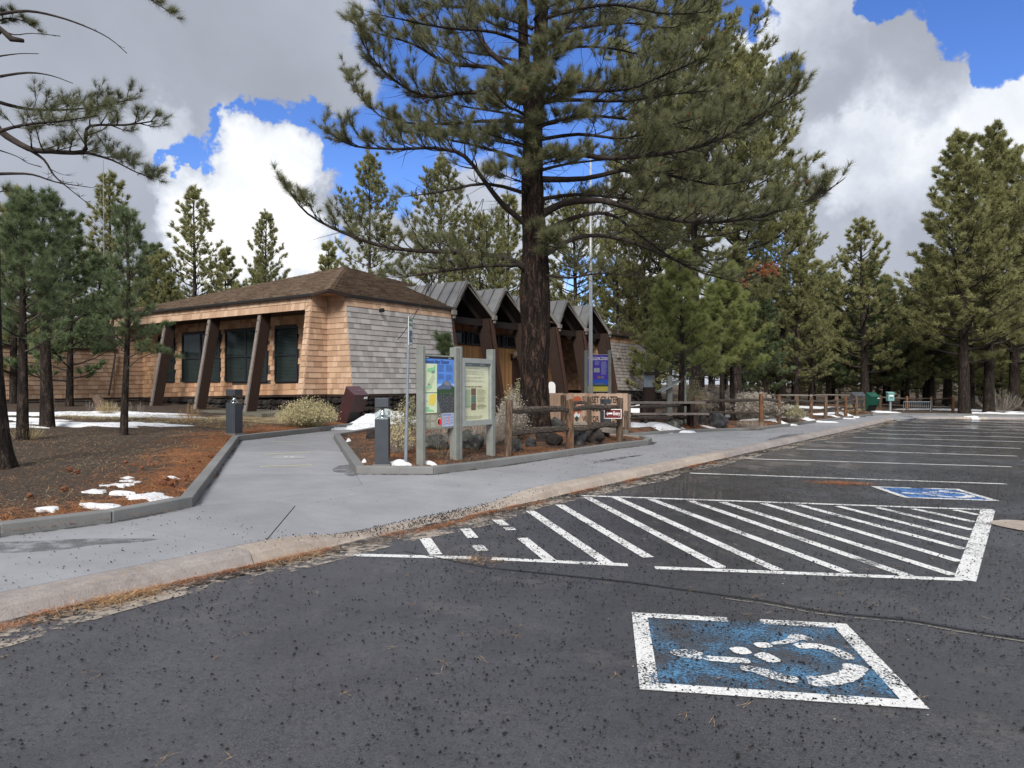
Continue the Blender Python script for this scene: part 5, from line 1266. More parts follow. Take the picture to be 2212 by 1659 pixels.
# teal box on post
p = at(1923, 891, 46); p.z = gz(p.x, p.y); t = thing('fee_box', p, 'pale teal metal drop box on a post near the green bin', 'drop box')
MB().box(p+UP*.35, (.05, 0, 0), (0, .05, 0), (0, 0, .45)).build('post', M['galv'], t); MB().box(p+UP*1.05, (.2, 0, 0), (0, .14, 0), (0, 0, .28)).build('box', M['teal'], t, bevel=.02)
MB().hexa([p+Vector(q) for q in ((-.22, -.20, 1.25), (.22, -.20, 1.25), (.22, .15, 1.32), (-.22, .15, 1.32), (-.22, -.20, 1.28), (.22, -.20, 1.28), (.22, .15, 1.37), (-.22, .15, 1.37))]).build('hood', M['teal'], t)
MB().box(p+Vector((0, -.15, 1.12)), (.13, 0, 0), (0, .005, 0), (0, 0, .05)).build('label_plate', M['white'], t); MB().box(p+Vector((0, -.15, .98)), (.09, 0, 0), (0, .006, 0), (0, 0, .02)).build('slot', M['black'], t)
# wall lamp
c = bl(U0+PU*2.32, VW-.34, 3.16); t = thing('wall_lamp', bl(U0+PU*2.32, VW-.02, 3.05), 'white globe lamp on dark bracket on the cedar entrance wall', 'lamp')
MB().tube([bl(U0+PU*2.32, VW-.02, 2.9), bl(U0+PU*2.32, VW-.30, 2.9), bl(U0+PU*2.32, VW-.34, 3.02)], .04, 8).build('bracket', M['black'], t)
MB().box(bl(U0+PU*2.32, VW-.03, 2.98), TR*.07, TL*.02, UP*.16).build('back_plate', M['black'], t)
bm = bmesh.new(); bmesh.ops.create_uvsphere(bm, u_segments=20, v_segments=12, radius=.16); me_ = bpy.data.meshes.new('globe'); bm.to_mesh(me_); bm.free(); me_.materials.append(M['globe']); me_.polygons.foreach_set('use_smooth', [True]*len(me_.polygons))
link('globe', me_, t, c-orig(t))
# white folding sign by the door
p = bl(U0+PU*2.75, .3, 0); p.z = .72; t = thing('sandwich_sign', p, 'rounded white board in black frame standing by the entrance, just right of the trunk', 'sandwich board')
q = at(1191, 850, p.y); t.location = (q.x, q.y, .66); p = Vector(t.location)
out_ = [(-.24, 0), (.24, 0)]+[(.24*math.cos(a), .95+.24*math.sin(a)) for a in np.linspace(0, math.pi, 12)]
def plate(pts, y, th, z0=0): 
    n = len(pts); return MB().add([p+Vector((x, y, z+z0)) for x, z in pts]+[p+Vector((x, y+th, z+z0)) for x, z in pts], [tuple(range(n))[::1], tuple(range(2*n-1, n-1, -1))]+[((i+1) % n, i, i+n, (i+1) % n+n) for i in range(n)])
plate(out_, 0, .04).build('frame', M['black'], t); plate([(x*.82, .06+z*.92) for x, z in out_], -.006, .005).build('board', M['white'], t)

# ------------------------------------------------------------------ entrance sign of planks
YS = 22.2
xl, xr = at(1186, 0, YS).x, at(1357, 0, YS).x; zt, zbm = at(0, 849.5, YS).z, .28
sg = thing('entrance_sign', ((xl+xr)/2, YS, gz(1.5, YS)), 'wide plank sign reading SUNSET CRATER VOLCANO VISITOR CENTER with park arrowhead', 'sign')
x = xl; k = 0
while x < xr-.02:
    wd = min(random.uniform(.13, .20), xr-x); y = YS+random.uniform(-.006, .006)
    MB().bx(x+.002, x+wd-.002, y, y+.05, zbm, zt+random.uniform(-.012, .008)).build('plank', M['signwood'], sg); x += wd
MB().bx(xr+.002, xr+.08, YS-.03, YS+.10, zbm-.1, zt-.03).build('end_post', M['browng'], sg)
MB().bx(xl-.09, xl-.002, YS-.03, YS+.10, zbm-.1, zt-.03).build('end_post', M['browng'], sg)
def stext(s, x0, x1, ytop, ybot, nm):
    a = at(x0, ybot, YS-.02); b = at(x1, ytop, YS-.02); hgt = (b.z-a.z)
    o = text(sg, nm, s, Vector((a.x, YS-.012, a.z)), (1, 0, 0), UP, hgt/.70, M['black'], .004, 'LEFT', .004)
    xs_ = [v.co.x for v in o.data.vertices]; w0 = max(xs_)-min(xs_); f = (b.x-a.x)/w0; m0 = min(xs_)
    for v in o.data.vertices: v.co.x = (v.co.x-m0)*f+(a.x-orig(sg).x)
stext('SUNSET CRATER', 1258.3, 1335.5, 856, 870.3, 'lettering'); stext('VOLCANO', 1272, 1322, 875.5, 888, 'lettering'); stext('VISITOR CENTER', 1258, 1334, 898.5, 910.5, 'lettering')
ax = lambda x, y, dy: Vector((at(x, y, YS).x, YS-dy, at(x, y, YS).z))
arrow = [(1238.5, 862), (1241, 857), (1248, 855.5), (1253, 857.5), (1256, 861), (1256.5, 872), (1256, 885), (1253, 897), (1249, 908), (1245, 912), (1241, 904), (1237.5, 892), (1236.5, 880), (1237, 869)]
def sh(pts, mat, dy, nm): 
    return MB().add([ax(x, y, dy) for x, y in pts][::-1], [tuple(range(len(pts)))[::-1]]).build(nm, mat, sg)
PO = pm('arrowhead_orange', (.52, .12, .045)); PG = pm('arrowhead_green', (.02, .07, .05))
n = len(arrow); mbx = MB().add([ax(x, y, .022) for x, y in arrow]+[ax(x, y, -.0) for x, y in arrow], [tuple(range(n))[::-1], tuple(range(n, 2*n))]+[(i, (i+1) % n, (i+1) % n+n, i+n) for i in range(n)]).build('arrowhead_emblem', PO, sg)
sh([(1238, 884), (1242, 866), (1244, 884)], PG, .026, 'emblem_tree'); sh([(1246, 868), (1256, 868), (1256, 882), (1246, 882)], PO, .026, 'emblem_field')
sh([(1239.5, 897), (1244.5, 889), (1249, 895), (1253, 891), (1252.5, 898), (1249, 906), (1245, 910), (1241, 903)], PWH, .026, 'emblem_mountain'); sh([(1241, 903), (1246, 898), (1250.5, 903), (1247, 909), (1245, 911)], PG, .029, 'emblem_valley')
for i, s_ in enumerate(('NATIONAL', 'PARK', 'SERVICE')): text(sg, 'emblem_lettering', s_, ax(1251, 872.5+4.2*i, .028), (1, 0, 0), UP, .062, PWH, .001, 'CENTER', .001)

# ------------------------------------------------------------------ split rail fences
def split_post(parent, p, h, r, mat, name='post', lean=(0, 0)):
    mb = MB(); n = 9; rs = [r*random.uniform(.82, 1.15) for _ in range(n)]; ph = random.random()*6
    lv = [(-.15, 1.04), (.0, 1.02), (h*.33, random.uniform(.95, 1.02)), (h*.66, random.uniform(.93, 1.0)), (h*.93, .95), (h, .88)]
    for z, s_ in lv:
        for j in range(n):
            a = ph+2*math.pi*j/n; rr_ = rs[j]*s_*random.uniform(.95, 1.05); sq = 1/max(abs(math.cos(a-ph)), abs(math.sin(a-ph)))**.55
            mb.v.append((p.x+math.cos(a)*rr_*sq+lean[0]*z, p.y+math.sin(a)*rr_*sq+lean[1]*z, p.z+z+(random.uniform(-.03, .02) if z == h else 0)))
    for i in range(len(lv)-1):
        for j in range(n): q = (j+1) % n; mb.f.append((i*n+j, i*n+q, (i+1)*n+q, (i+1)*n+j)); mb.m.append(0)
    mb.f.append(tuple((len(lv)-1)*n+j for j in range(n))); mb.m.append(0)
    return mb.build(name, mat, parent)
def rail(parent, a, b, r, mat, name='rail', wob=.03):
    mb = MB(); n = 7; k = 7; d = (b-a).normalized(); s_ = Vector((-d.y, d.x, 0)).normalized(); u_ = s_.cross(d)*-1
    if u_.z < 0: u_ = -u_
    rs = [r*random.uniform(.75, 1.15) for _ in range(n)]; w1 = random.uniform(-wob, wob); w2 = random.uniform(-wob, wob)
    for i in range(k):
        t = i/(k-1); e = .55+.45*math.sin(math.pi*min(1, max(0, .5+(t-.5)*1.0)))**.3 if 0 < i < k-1 else .5
        c = a.lerp(b, t)+u_*(w1*math.sin(3.1*t)+w2*math.sin(6.3*t))+s_*(w2*.6*math.sin(3.1*t))
        for j in range(n):
            an = 2*math.pi*j/n; q = rs[j]*e*random.uniform(.92, 1.08); p = c+s_*(math.cos(an)*q*.62)+u_*(math.sin(an)*q); mb.v.append(tuple(p))
    for i in range(k-1):
        for j in range(n): q = (j+1) % n; mb.f.append((i*n+j, i*n+q, (i+1)*n+q, (i+1)*n+j)); mb.m.append(0)
    mb.f += [tuple(range(n))[::-1], tuple((k-1)*n+j for j in range(n))]; mb.m += [0, 0]
    return mb.build(name, mat, parent)
def fence(pts, label, hts, rails, mats, rmat, group=None, r=.085, cat='fence', rr=.062, skip=()):
    """pts: post feet; hts: post heights"""
    t = thing('rail_fence', pts[0], label, cat, group)
    for i, p in enumerate(pts): split_post(t, p, hts[i], r*random.uniform(.9, 1.1), mats[i % len(mats)], lean=(random.uniform(-.02, .02), random.uniform(-.02, .02)))
    for i in range(len(pts)-1):
        if i in skip: continue
        for f in rails:
            a = pts[i]+UP*(hts[i]*f+random.uniform(-.02, .02)); b = pts[i+1]+UP*(hts[i+1]*f+random.uniform(-.02, .02)); d = (b-a).normalized()*.03
            rail(t, a-d, b+d, rr, rmat[random.randrange(len(rmat))])
    return t
def foot(x, y): return bp(x, y)
P1, P2_, P3 = foot(1098, 987), foot(1232, 971), foot(1338, 957.5)
f1 = fence([P1, P2_, P3], 'weathered split rail fence of three thick posts in front of the large pine', [1.11, 1.10, 1.12], (.80, .40), [M['post'], M['postbrown'], M['post']], [M['rail']], r=.082, rr=.075)
Pa, Pb = at(1218, 930, 19.2), at(1273, 930, 19.0); P0 = at(1140, 930, 19.6)
for q in (Pa, Pb, P0): q.z = gz(q.x, q.y)
Pc = at(1352, 930, 20.2); Pc.z = gz(Pc.x, Pc.y)
fence([Pa, Pb, Pc], 'dark rail fence right behind the front one, crossing before the plank sign', [1.06, 1.02, .75], (.80, .32), [M['post']], [M['railg'], M['rail']], r=.07)
# small entry arrow sign
c = at(1323.5, 894, P3.y-.35); t = thing('arrow_sign', c, 'small maroon Entry sign with white left arrow on the fence rail', 'sign')
MB().box(c, (.21, -.0, 0), (0, .006, 0), (0, 0, .115)).build('plate', M['white'], t); pn = Panel(t, c+Vector((-.195, -.0065, -.10)), (1, 0, 0), UP, .39, .20)
pn.rect('maroon_field', 0, 0, 1, 1, M['maroon'], 1); pn.poly('arrow', [(.06, .55), (.20, .82), (.20, .64), (.48, .64), (.48, .46), (.20, .46), (.20, .28)][::-1], M['white'], 2); pn.text('lettering', 'Entry', .53, .36, .12, M['white'], 2, bold=.002, sx=.62)
rp = [(1504, 918.5), (1644, 921.6), (1683, 914.6), (1721, 910.6), (1752, 907.6), (1783, 904.7), (1808, 901.7), (1827, 900.2), (1849.5, 897.7), (1866, 895.0)]
rh = [62.7, 71.6, 62.6, 55, 50.6, 49.7, 44.6, 42.7, 42.6, 38]
rpts = []; rhs = []
for (x, y), hh in zip(rp, rh):
    p = bp(x, y); rpts.append(p); rhs.append(hh*p.y/F)
pl = at(1362, 912, 21.0); pl.z = rpts[0].z+.0
f2 = fence(rpts, 'long split rail fence along the right walk running off to the bins', rhs, (.80, .42), [M['post'], M['postorange'], M['postbrown'], M['post'], M['postbrown'], M['post']], [M['rail']], r=.08)
rail(f2, at(1362, 880, 21.5), at(1504, 870.5, rpts[0].y), .06, M['rail']); rail(f2, at(1362, 904, 21.5), at(1504, 899, rpts[0].y), .06, M['rail'])
# back rail fence and far fence
bpz = [at(1553, 882, 40), at(1652, 882, 44), at(1752, 882, 48), at(1856, 885, 52)]
for q in bpz: q.z = gz(q.x, q.y)
hz = [(EYE-(852-CY)/F*q.y)-q.z for q in bpz]
fence(bpz, 'pale grey rail fence behind the right planting bed', hz, (.92, .5), [M['railg']], [M['railg']], r=.07)
fz = [at(1901, 888.8, 52), at(1960, 889, 52), at(2011.7, 889.6, 52), at(2058.8, 892.5, 50)]
for q in fz: q.z = gz(q.x, q.y)
fence(fz, 'low weathered rail fence beyond the end of the walk', [1.05, 1.05, 1.05, 1.12], (.85, .32), [M['post'], M['postorange']], [M['railg'], M['rail']], r=.09)
# metal barrier
a, b = at(1952, 890, 50), at(2010, 890, 50); z = gz(a.x, a.y); t = thing('metal_barrier', (a.x, a.y, z), 'pale metal crowd barrier with upright bars by the far fence', 'barrier')
top = at(0, 868, 50).z
MB().tube([Vector((a.x, a.y, z)), Vector((a.x, a.y, top)), Vector((b.x, b.y, top)), Vector((b.x, b.y, z))], .03, 6).build('frame', M['galv'], t)
for i in range(1, 14):
    q = a.lerp(b, i/14); MB().tube([Vector((q.x, q.y, z+.12)), Vector((q.x, q.y, top-.01))], .012, 5).build('bar', M['galv'], t)
MB().tube([Vector((a.x, a.y, z+.12)), Vector((b.x, b.y, z+.12))], .018, 5).build('lower_rail', M['galv'], t)
# picnic table/bench and fountain, display under the young pine
c = at(1440, 890, 24.0); c.z = gz(c.x, c.y); t = thing('low_bench', c, 'long grey timber bench behind the right rail fence', 'bench')
MB().box(c+UP*.78, (1.25, 0, 0), (0, .28, 0), (0, 0, .035)).build('table_top', M['browng'], t); MB().box(c+UP*.42+Vector((0, -.55, 0)), (1.25, 0, 0), (0, .14, 0), (0, 0, .03)).build('seat', M['browng'], t)
for sx in (-.8, .8): MB().box(c+UP*.38+Vector((sx, 0, 0)), (.06, 0, 0), (0, .28, 0), (0, 0, .37)).build('leg', M['brown'], t); MB().box(c+UP*.2+Vector((sx, -.55, 0)), (.05, 0, 0), (0, .1, 0), (0, 0, .19)).build('leg', M['brown'], t)
c = at(1562*0+1561, 862, 27); 
fx = at(1561-0, 0, 26).x
c = at(1561, 858, 26)
# drinking fountain column (left of the display)
c = at(1562.5-0, 0, 25); q = at(1206.9+.1736*1125, 880, 26.0); q.z = gz(q.x, q.y); t = thing('drinking_fountain', q, 'dark brown timber column with bottle filler near the right end wall', 'drinking fountain')
zt_ = at(0, 804, 26).z
MB().box(Vector((q.x, q.y, (q.z+zt_-.55)/2)), (.20, 0, 0), (0, .18, 0), (0, 0, (zt_-.55-q.z)/2)).build('column', M['brown'], t, bevel=.01)
MB().box(Vector((q.x+.08, q.y, zt_-.05)), (.24, 0, 0), (0, .2, 0), (0, 0, .06)).build('hood', M['brown'], t); MB().box(Vector((q.x-.02, q.y+.12, zt_-.33)), (.16, 0, 0), (0, .05, 0), (0, 0, .24)).build('back_panel', M['galv'], t)
MB().box(Vector((q.x+.42, q.y, zt_-1.05)), (.30, 0, 0), (0, .18, 0), (0, 0, .06)).build('basin', M['brown'], t, bevel=.01)
q = at(1450, 880, 25.5); q.z = gz(q.x, q.y); t = thing('display_panel', q, 'slanted grey-framed exhibit panel under the young pine by the fence', 'exhibit panel')
for x in (1446, 1476): 
    r_ = at(x, 860, 25.5); MB().box(Vector((r_.x, r_.y, (q.z+2.0)/2)), (.09, 0, 0), (0, .09, 0), (0, 0, (2.0-q.z)/2)).build('post', M['kioskpost'], t)
a = at(1424, 845, 25.3); b = at(1474, 817, 25.9)
MB().hexa([a+Vector((0, -.4, -.05)), b+Vector((0, -.4, -.05)), b+Vector((0, .5, -.05)), a+Vector((0, .5, -.05)), a+Vector((0, -.4, 0)), b+Vector((0, -.4, 0)), b+Vector((0, .5, 0)), a+Vector((0, .5, 0))]).build('tilted_board', M['kframe'], t)
# ------------------------------------------------------------------ pines
def needle_soup(C, D, n, ln, wd, spread, seed=0):
    """n blades from every point C along D"""
    g = np.random.default_rng(seed); k = len(C)
    C = np.repeat(np.asarray(C, float), n, 0); D = np.repeat(np.asarray(D, float), n, 0)
    r = g.normal(size=C.shape); r /= np.linalg.norm(r, axis=1, keepdims=True)
    d = D+r*spread*g.uniform(.5, 1.15, (len(C), 1)); d /= np.linalg.norm(d, axis=1, keepdims=True)
    s = np.cross(d, g.normal(size=C.shape)); s /= np.linalg.norm(s, axis=1, keepdims=True)+1e-9
    L_ = ln*g.uniform(.7, 1.15, (len(C), 1)); base = C-D*g.uniform(0, .5, (len(C), 1))*ln*.6
    droop = np.zeros_like(C); droop[:, 2] = -.08*L_[:, 0]
    return np.stack([base-s*wd/2, base+s*wd/2, base+d*L_+droop], 1)
def arr(v): return np.array([v.x, v.y, v.z])
class Tree:
    def __init__(s, seed): s.r = random.Random(seed); s.limb = MB(); s.tc = []; s.td = []; s.seed = seed; s.cones = []
    def tuft(s, p, d): s.tc.append((p.x, p.y, p.z)); s.td.append((d.x, d.y, d.z))
    def twig(s, a, d, ln, r0, lv, tufts, ns=3, up=.25, dead=False):
        """short curved branch with needles near its end"""
        r = s.r; pts = [a]; dd = d.copy(); k = 3 if lv else 4
        for i in range(k):
            dd = (dd+Vector((r.uniform(-.22, .22), r.uniform(-.22, .22), r.uniform(-.12, .12)+up*.5))).normalized(); pts.append(pts[-1]+dd*(ln/k))
        s.limb.tube(pts, [r0*(1-.8*i/k) for i in range(k+1)], ns, cap=False)
        if not dead:
            s.tuft(pts[-1], dd)
            for q in range(tufts):
                t = r.uniform(.55, .97); i = min(k-1, int(t*k)); p = pts[i].lerp(pts[i+1], t*k-i); s.tuft(p, (dd+Vector((r.uniform(-.6, .6), r.uniform(-.6, .6), r.uniform(-.1, .6)))).normalized())
        return pts, dd
    def bough(s, pts, r0, nsec, seclen, tufts, bare=.3, ns=6, up=.22, sub=3, dead=.0, endt=True, flatness=.35, r_tw=.012):
        """main limb along pts with secondary branches"""
        r = s.r; n = len(pts)
        s.limb.tube(pts, [max(.006, r0*(1-.85*(i/(n-1))**.8)) for i in range(n)], ns, cap=False, jit=.08)
        segl = [(pts[i+1]-pts[i]).length for i in range(n-1)]; tot = sum(segl)
        for q in range(nsec):
            t = bare+(1-bare)*((q+r.random())/nsec); L_ = t*tot; i = 0
            while i < n-2 and L_ > segl[i]: L_ -= segl[i]; i += 1
            p = pts[i].lerp(pts[i+1], min(1, L_/segl[i])); d = (pts[i+1]-pts[i]).normalized()
            side = d.cross(UP).normalized()*(1 if q % 2 else -1); ang = r.uniform(.55, 1.15)
            dv = (d*math.cos(ang)+side*math.sin(ang)*(1)+UP*r.uniform(-flatness*.6, flatness)).normalized()
            ln = seclen*(1.15-.65*t)*r.uniform(.6, 1.2); isd = r.random() < dead
            pp, dd = s.twig(p, dv, ln, max(r_tw, r0*.28)*(1-.4*t), 0, tufts, 4, up, isd)
            for w_ in range(sub):
                j = r.uniform(.3, .9); jj = min(len(pp)-2, int(j*(len(pp)-1))); p2 = pp[jj].lerp(pp[jj+1], j*(len(pp)-1)-jj)
                sd2 = dd.cross(UP); sd2 = sd2.normalized() if sd2.length > .01 else Vector((1, 0, 0))
                d2 = (dd*.8+sd2*r.uniform(-1, 1)+UP*r.uniform(-.3, .5)).normalized()
                s.twig(p2, d2, ln*r.uniform(.3, .6), r_tw*.6, 1, max(1, tufts-1), 3, up, isd)
        if endt: s.twig(pts[-1], (pts[-1]-pts[-2]).normalized(), seclen*.5, r_tw*.7, 1, tufts+1, 3, up)
def smooth(pts, k=3):
    """catmull-rom through pts"""
    P = [pts[0]]+list(pts)+[pts[-1]]; out_ = []
    for i in range(1, len(P)-2):
        for j in range(k):
            t = j/k; a, b, c, d = P[i-1], P[i], P[i+1], P[i+2]
            out_.append(.5*((2*b)+(c-a)*t+(2*a-5*b+4*c-d)*t*t+(3*b-a-3*c+d)*t**3))
    out_.append(P[-2]); return out_
def trunk_mesh(name, pts, rad, ns, mat, parent, furrow=.0, seed=0, flare=0):
    pts = smooth(pts, 6) if len(pts) < 30 else pts; n = len(pts); V = []; F_ = []
    for i, p in enumerate(pts):
        d = (pts[min(i+1, n-1)]-pts[max(0, i-1)]).normalized(); a = d.cross(Vector((0, 1, .01))).normalized(); c = d.cross(a)
        t = i/(n-1); r0 = float(np.interp(t, np.linspace(0, 1, len(rad)), rad))
        for j in range(ns):
            an = 2*math.pi*j/ns; r = r0
            if furrow:
                q = Vector((math.cos(an)*r0*9, math.sin(an)*r0*9, p.z*2.6+seed)); w_ = mnoise.noise(q); w2 = mnoise.noise(q*2.3+Vector((5, 3, 1)))
                r += furrow*(abs(w_)*1.5-.35+.5*w2)+furrow*.9*mnoise.noise(Vector((math.cos(an)*1.3, math.sin(an)*1.3, p.z*.9+seed)))
            if flare: r += flare*math.exp(-(p.z-pts[0].z)/.22)*(1+.4*math.sin(an*5+1))
            V.append(p+a*(math.cos(an)*r)+c*(math.sin(an)*r))
    for i in range(n-1):
        for j in range(ns): q = (j+1) % ns; F_.append((i*ns+j, i*ns+q, (i+1)*ns+q, (i+1)*ns+j))
    mb = MB(); mb.add(V, F_); return mb.build(name, mat, parent, smooth=True)
def finish(t, tree, mat, n, ln, wd, spread, limbmat, tint=None, crown='crown'):
    tree.limb.build('limbs', limbmat, t, smooth=True)
    V = needle_soup(tree.tc, tree.td, n, ln, wd, spread, tree.seed)
    g = np.random.default_rng(tree.seed+5); tt = np.repeat(np.clip(g.normal(.45, .2, len(tree.tc)), 0, 1), n); tt = np.clip(tt+g.normal(0, .08, len(tt)), 0, 1)
    soup(crown, V, mat, t, tt)
def cones_on(t, tree, k, size=.045):
    mb = MB(); r = tree.r
    bm = bmesh.new(); bmesh.ops.create_icosphere(bm, subdivisions=1, radius=1); vs = [v.co.copy() for v in bm.verts]; fs = [tuple(v.index for v in f.verts) for f in bm.faces]; bm.free()
    for i in r.sample(range(len(tree.tc)), min(k, len(tree.tc))):
        p = Vector(tree.tc[i]); sz = size*r.uniform(.7, 1.2)
        mb.add([p+Vector((v.x*sz*.85, v.y*sz*.85, v.z*sz*1.15-sz*.3)) for v in vs], fs)
    mb.build('pine_cone', M['cone'], t, kind='stuff')

# --- the large pine on the island
HY = 17.5
hb = at(1157, 929, HY); hb.z = gz(hb.x, hb.y)-.05
hero = thing('ponderosa_pine', hb, 'huge old pine with furrowed dark trunk growing on the island', 'pine tree')
H_ = lambda x, y, dy=0: at(x, y, HY+dy)
tp_ = [hb-UP*.15, H_(1156, 880), H_(1155, 800), H_(1157, 720), H_(1155, 640), H_(1156, 560), H_(1153, 470), H_(1150, 380), H_(1151, 300), H_(1153, 225)]
trunk_mesh('trunk', tp_, [.39, .36, .345, .35, .385, .32, .285, .26, .24, .235], 96, M['barkred'], hero, .028, 3, .10)
trunk_mesh('trunk_fork', [H_(1158, 262), H_(1163, 180), H_(1168, 100), H_(1170, 0), H_(1172, -120), H_(1172, -220)], [.17, .19, .18, .16, .10, .03], 32, M['barkred'], hero, .012, 9)
trunk_mesh('trunk_fork', [H_(1146, 262), H_(1137, 190), H_(1131, 110), H_(1129, 0), H_(1124, -100), H_(1120, -190)], [.13, .15, .13, .11, .07, .02], 28, M['barkred'], hero, .012, 14)
T = Tree(11)
def HL(coords, r0, nsec, sl, tufts=4, bare=.3, sub=4, dead=.10, **k):
    c0 = coords[0]; coords = [(1155+(c0[0]-1155)*.25, c0[1]+2, c0[2])]+coords[1:]; nsec = int(nsec*1.0)
    pts = smooth([H_(*c) for c in coords], 3); T.bough(pts, r0, nsec, sl, tufts, bare, 7, .25, sub, dead, **k)
    r = T.r; n = len(pts)          # bare twigs along the inner part of the limb
    for q in range(int(nsec*.9)):
        t = r.uniform(.06, .75)*(n-1); i = int(t); p = pts[i].lerp(pts[i+1], t-i); d = (pts[i+1]-pts[i]).normalized()
        dv = (d*.5+Vector((r.uniform(-1, 1), r.uniform(-1, 1), r.uniform(-.8, .7)))).normalized(); T.twig(p, dv, r.uniform(.3, .9), .009, 0, 0, 3, r.uniform(-.1, .25), True)
HL([(1140, 592, 0), (1100, 560, -.5), (1003, 546, -1.2), (858, 538, -1.6), (749, 506, -1.8), (665, 462, -2.0), (622, 410, -2.1)], .085, 26, 1.15, 4, .22, flatness=.5)
HL([(1128, 570, 0), (1040, 575, -1.2), (930, 590, -1.9), (860, 600, -2.3)], .06, 14, .9, 4, .3)
HL([(1128, 491, 0), (1095, 450, -.3), (1058, 407, -.6), (1004, 338, -1.0), (940, 320, -1.3), (858, 322, -1.5), (767, 316, -1.7), (716, 290, -1.8)], .085, 30, 1.05, 4, .34, flatness=.5)
HL([(1130, 420, 0), (1051, 397, -.6), (949, 415, -1.2), (880, 424, -1.6)], .06, 12, .7, 2, .3, dead=.5)
HL([(1128, 226, 0), (1076, 204, -.3), (1003, 200, -.7), (931, 209, -1.1), (870, 186, -1.3), (807, 130, -1.5), (776, 76, -1.6)], .075, 30, 1.05, 4, .26)
HL([(1125, 178, 0), (1058, 146, .4), (967, 136, .8), (894, 96, 1.1), (822, 74, 1.3), (770, 55, 1.4)], .075, 28, 1.1, 4, .26)
HL([(1118, 175, 0), (1058, 112, .1), (1018, 40, .2), (1004, -40, .3), (980, -120, .5)], .085, 20, 1.0, 3, .3)
HL([(1130, 260, 0), (1040, 262, .6), (930, 268, 1.2), (820, 250, 1.6), (752, 160, 1.8)], .06, 26, 1.0, 4, .25)
HL([(1130, 350, 0), (1050, 320, .9), (940, 296, 1.6), (850, 280, 2.0)], .055, 24, 1.0, 4, .25)
HL([(1140, 60, 0), (1040, 20, .3), (930, 10, .5), (860, -20, .6)], .055, 24, 1.1, 4, .2)
HL([(1140, 100, 0), (1070, 70, -.8), (960, 60, -1.6), (860, 40, -2.1), (810, 30, -2.4)], .05, 24, 1.1, 4, .2)
# right side
HL([(1180, 300, 0), (1250, 290, -.3), (1352, 298, -.8), (1450, 270, -1.2), (1530, 250, -1.5)], .055, 22, 1.0, 4, .25)
HL([(1180, 338, 0), (1240, 332, -.3), (1327, 342, -.7), (1480, 324, -1.3), (1571, 291, -1.7), (1643, 247, -2.0), (1712, 200, -2.2)], .085, 38, 1.25, 5, .30, flatness=.6)
HL([(1180, 385, 0), (1262, 386, .2), (1371, 364, .5), (1462, 382, .9), (1560, 400, 1.3), (1640, 380, 1.6)], .085, 34, 1.25, 5, .3, flatness=.6)
HL([(1178, 470, 0), (1215, 440, -.2), (1298, 433, -.6), (1389, 458, -1.0), (1480, 478, -1.4), (1600, 474, -1.8), (1716, 444, -2.2), (1795, 408, -2.4)], .105, 42, 1.25, 5, .28, flatness=.6)
HL([(1178, 505, 0), (1240, 470, .2), (1316, 462, .5), (1371, 500, .8), (1425, 540, 1.0), (1480, 575, 1.1)], .075, 22, 1.0, 2, .35, dead=.55)
HL([(1180, 560, 0), (1240, 515, .2), (1320, 512, .5), (1420, 545, .9), (1520, 590, 1.2), (1600, 610, 1.4)], .075, 26, 1.1, 2, .3, dead=.45)
HL([(1178, 216, 0), (1250, 216, .2), (1352, 218, .6), (1440, 205, 1.0), (1540, 195, 1.3)], .065, 30, 1.15, 5, .25)
HL([(1178, 192, 0), (1262, 195, -.3), (1352, 193, -.8), (1440, 160, -1.3), (1530, 120, -1.6)], .065, 30, 1.15, 5, .25)
HL([(1175, 150, 0), (1220, 105, .2), (1316, 104, .5), (1400, 120, .8), (1470, 110, 1.0)], .05, 24, 1.0, 4, .25)
HL([(1182, 120, 0), (1215, 75, .1), (1245, 20, .2), (1262, -40, .2)], .075, 14, .9, 3, .3)
HL([(1185, 42, 0), (1240, 22, -.3), (1330, 10, -.7), (1440, 30, -1.1), (1530, 25, -1.4)], .06, 28, 1.1, 4, .2)
HL([(1182, 90, 0), (1260, 60, .6), (1360, 50, 1.2), (1450, 60, 1.7), (1500, 40, 2.0)], .05, 26, 1.1, 4, .2)
HL([(1180, 430, 0), (1250, 420, .8), (1360, 430, 1.7), (1460, 440, 2.4), (1560, 450, 2.9)], .06, 30, 1.2, 4, .3)
HL([(1180, 270, 0), (1260, 250, .9), (1370, 260, 1.8), (1500, 280, 2.5), (1600, 300, 2.9)], .06, 32, 1.2, 5, .3)
HL([(1185, 590, 0), (1230, 600, -.6), (1300, 590, -1.2), (1390, 600, -1.8)], .045, 14, .8, 1, .3, dead=.6)
HL([(1170, 240, 0), (1190, 200, -1.0), (1200, 190, -1.9), (1215, 175, -2.6)], .055, 18, .8, 4, .3)
HL([(1150, 260, 0), (1120, 240, -1.0), (1095, 230, -1.9), (1070, 200, -2.6)], .055, 18, .8, 4, .3)
for yy, dx1 in ((130, 30), (175, -40), (215, 35), (262, 60), (300, -60), (345, 55), (385, -45), (95, 50), (60, -60), (20, 30), (-20, -30)):
    HL([(1150, yy+20, 0), (1150+dx1*.5, yy+8, -.7), (1150+dx1, yy, -1.3), (1150+dx1*1.6, yy-12, -1.9)], .035, 11, .75, 4, .25)
for yy, dx1 in ((120, -160), (200, 170), (300, -190), (350, 190), (60, 160), (440, 150), (240, -150)):
    HL([(1150, yy+20, 0), (1150+dx1*.4, yy+4, 1.3), (1150+dx1, yy-10, 2.4), (1150+dx1*1.5, yy-30, 3.0)], .05, 18, 1.0, 4, .25)
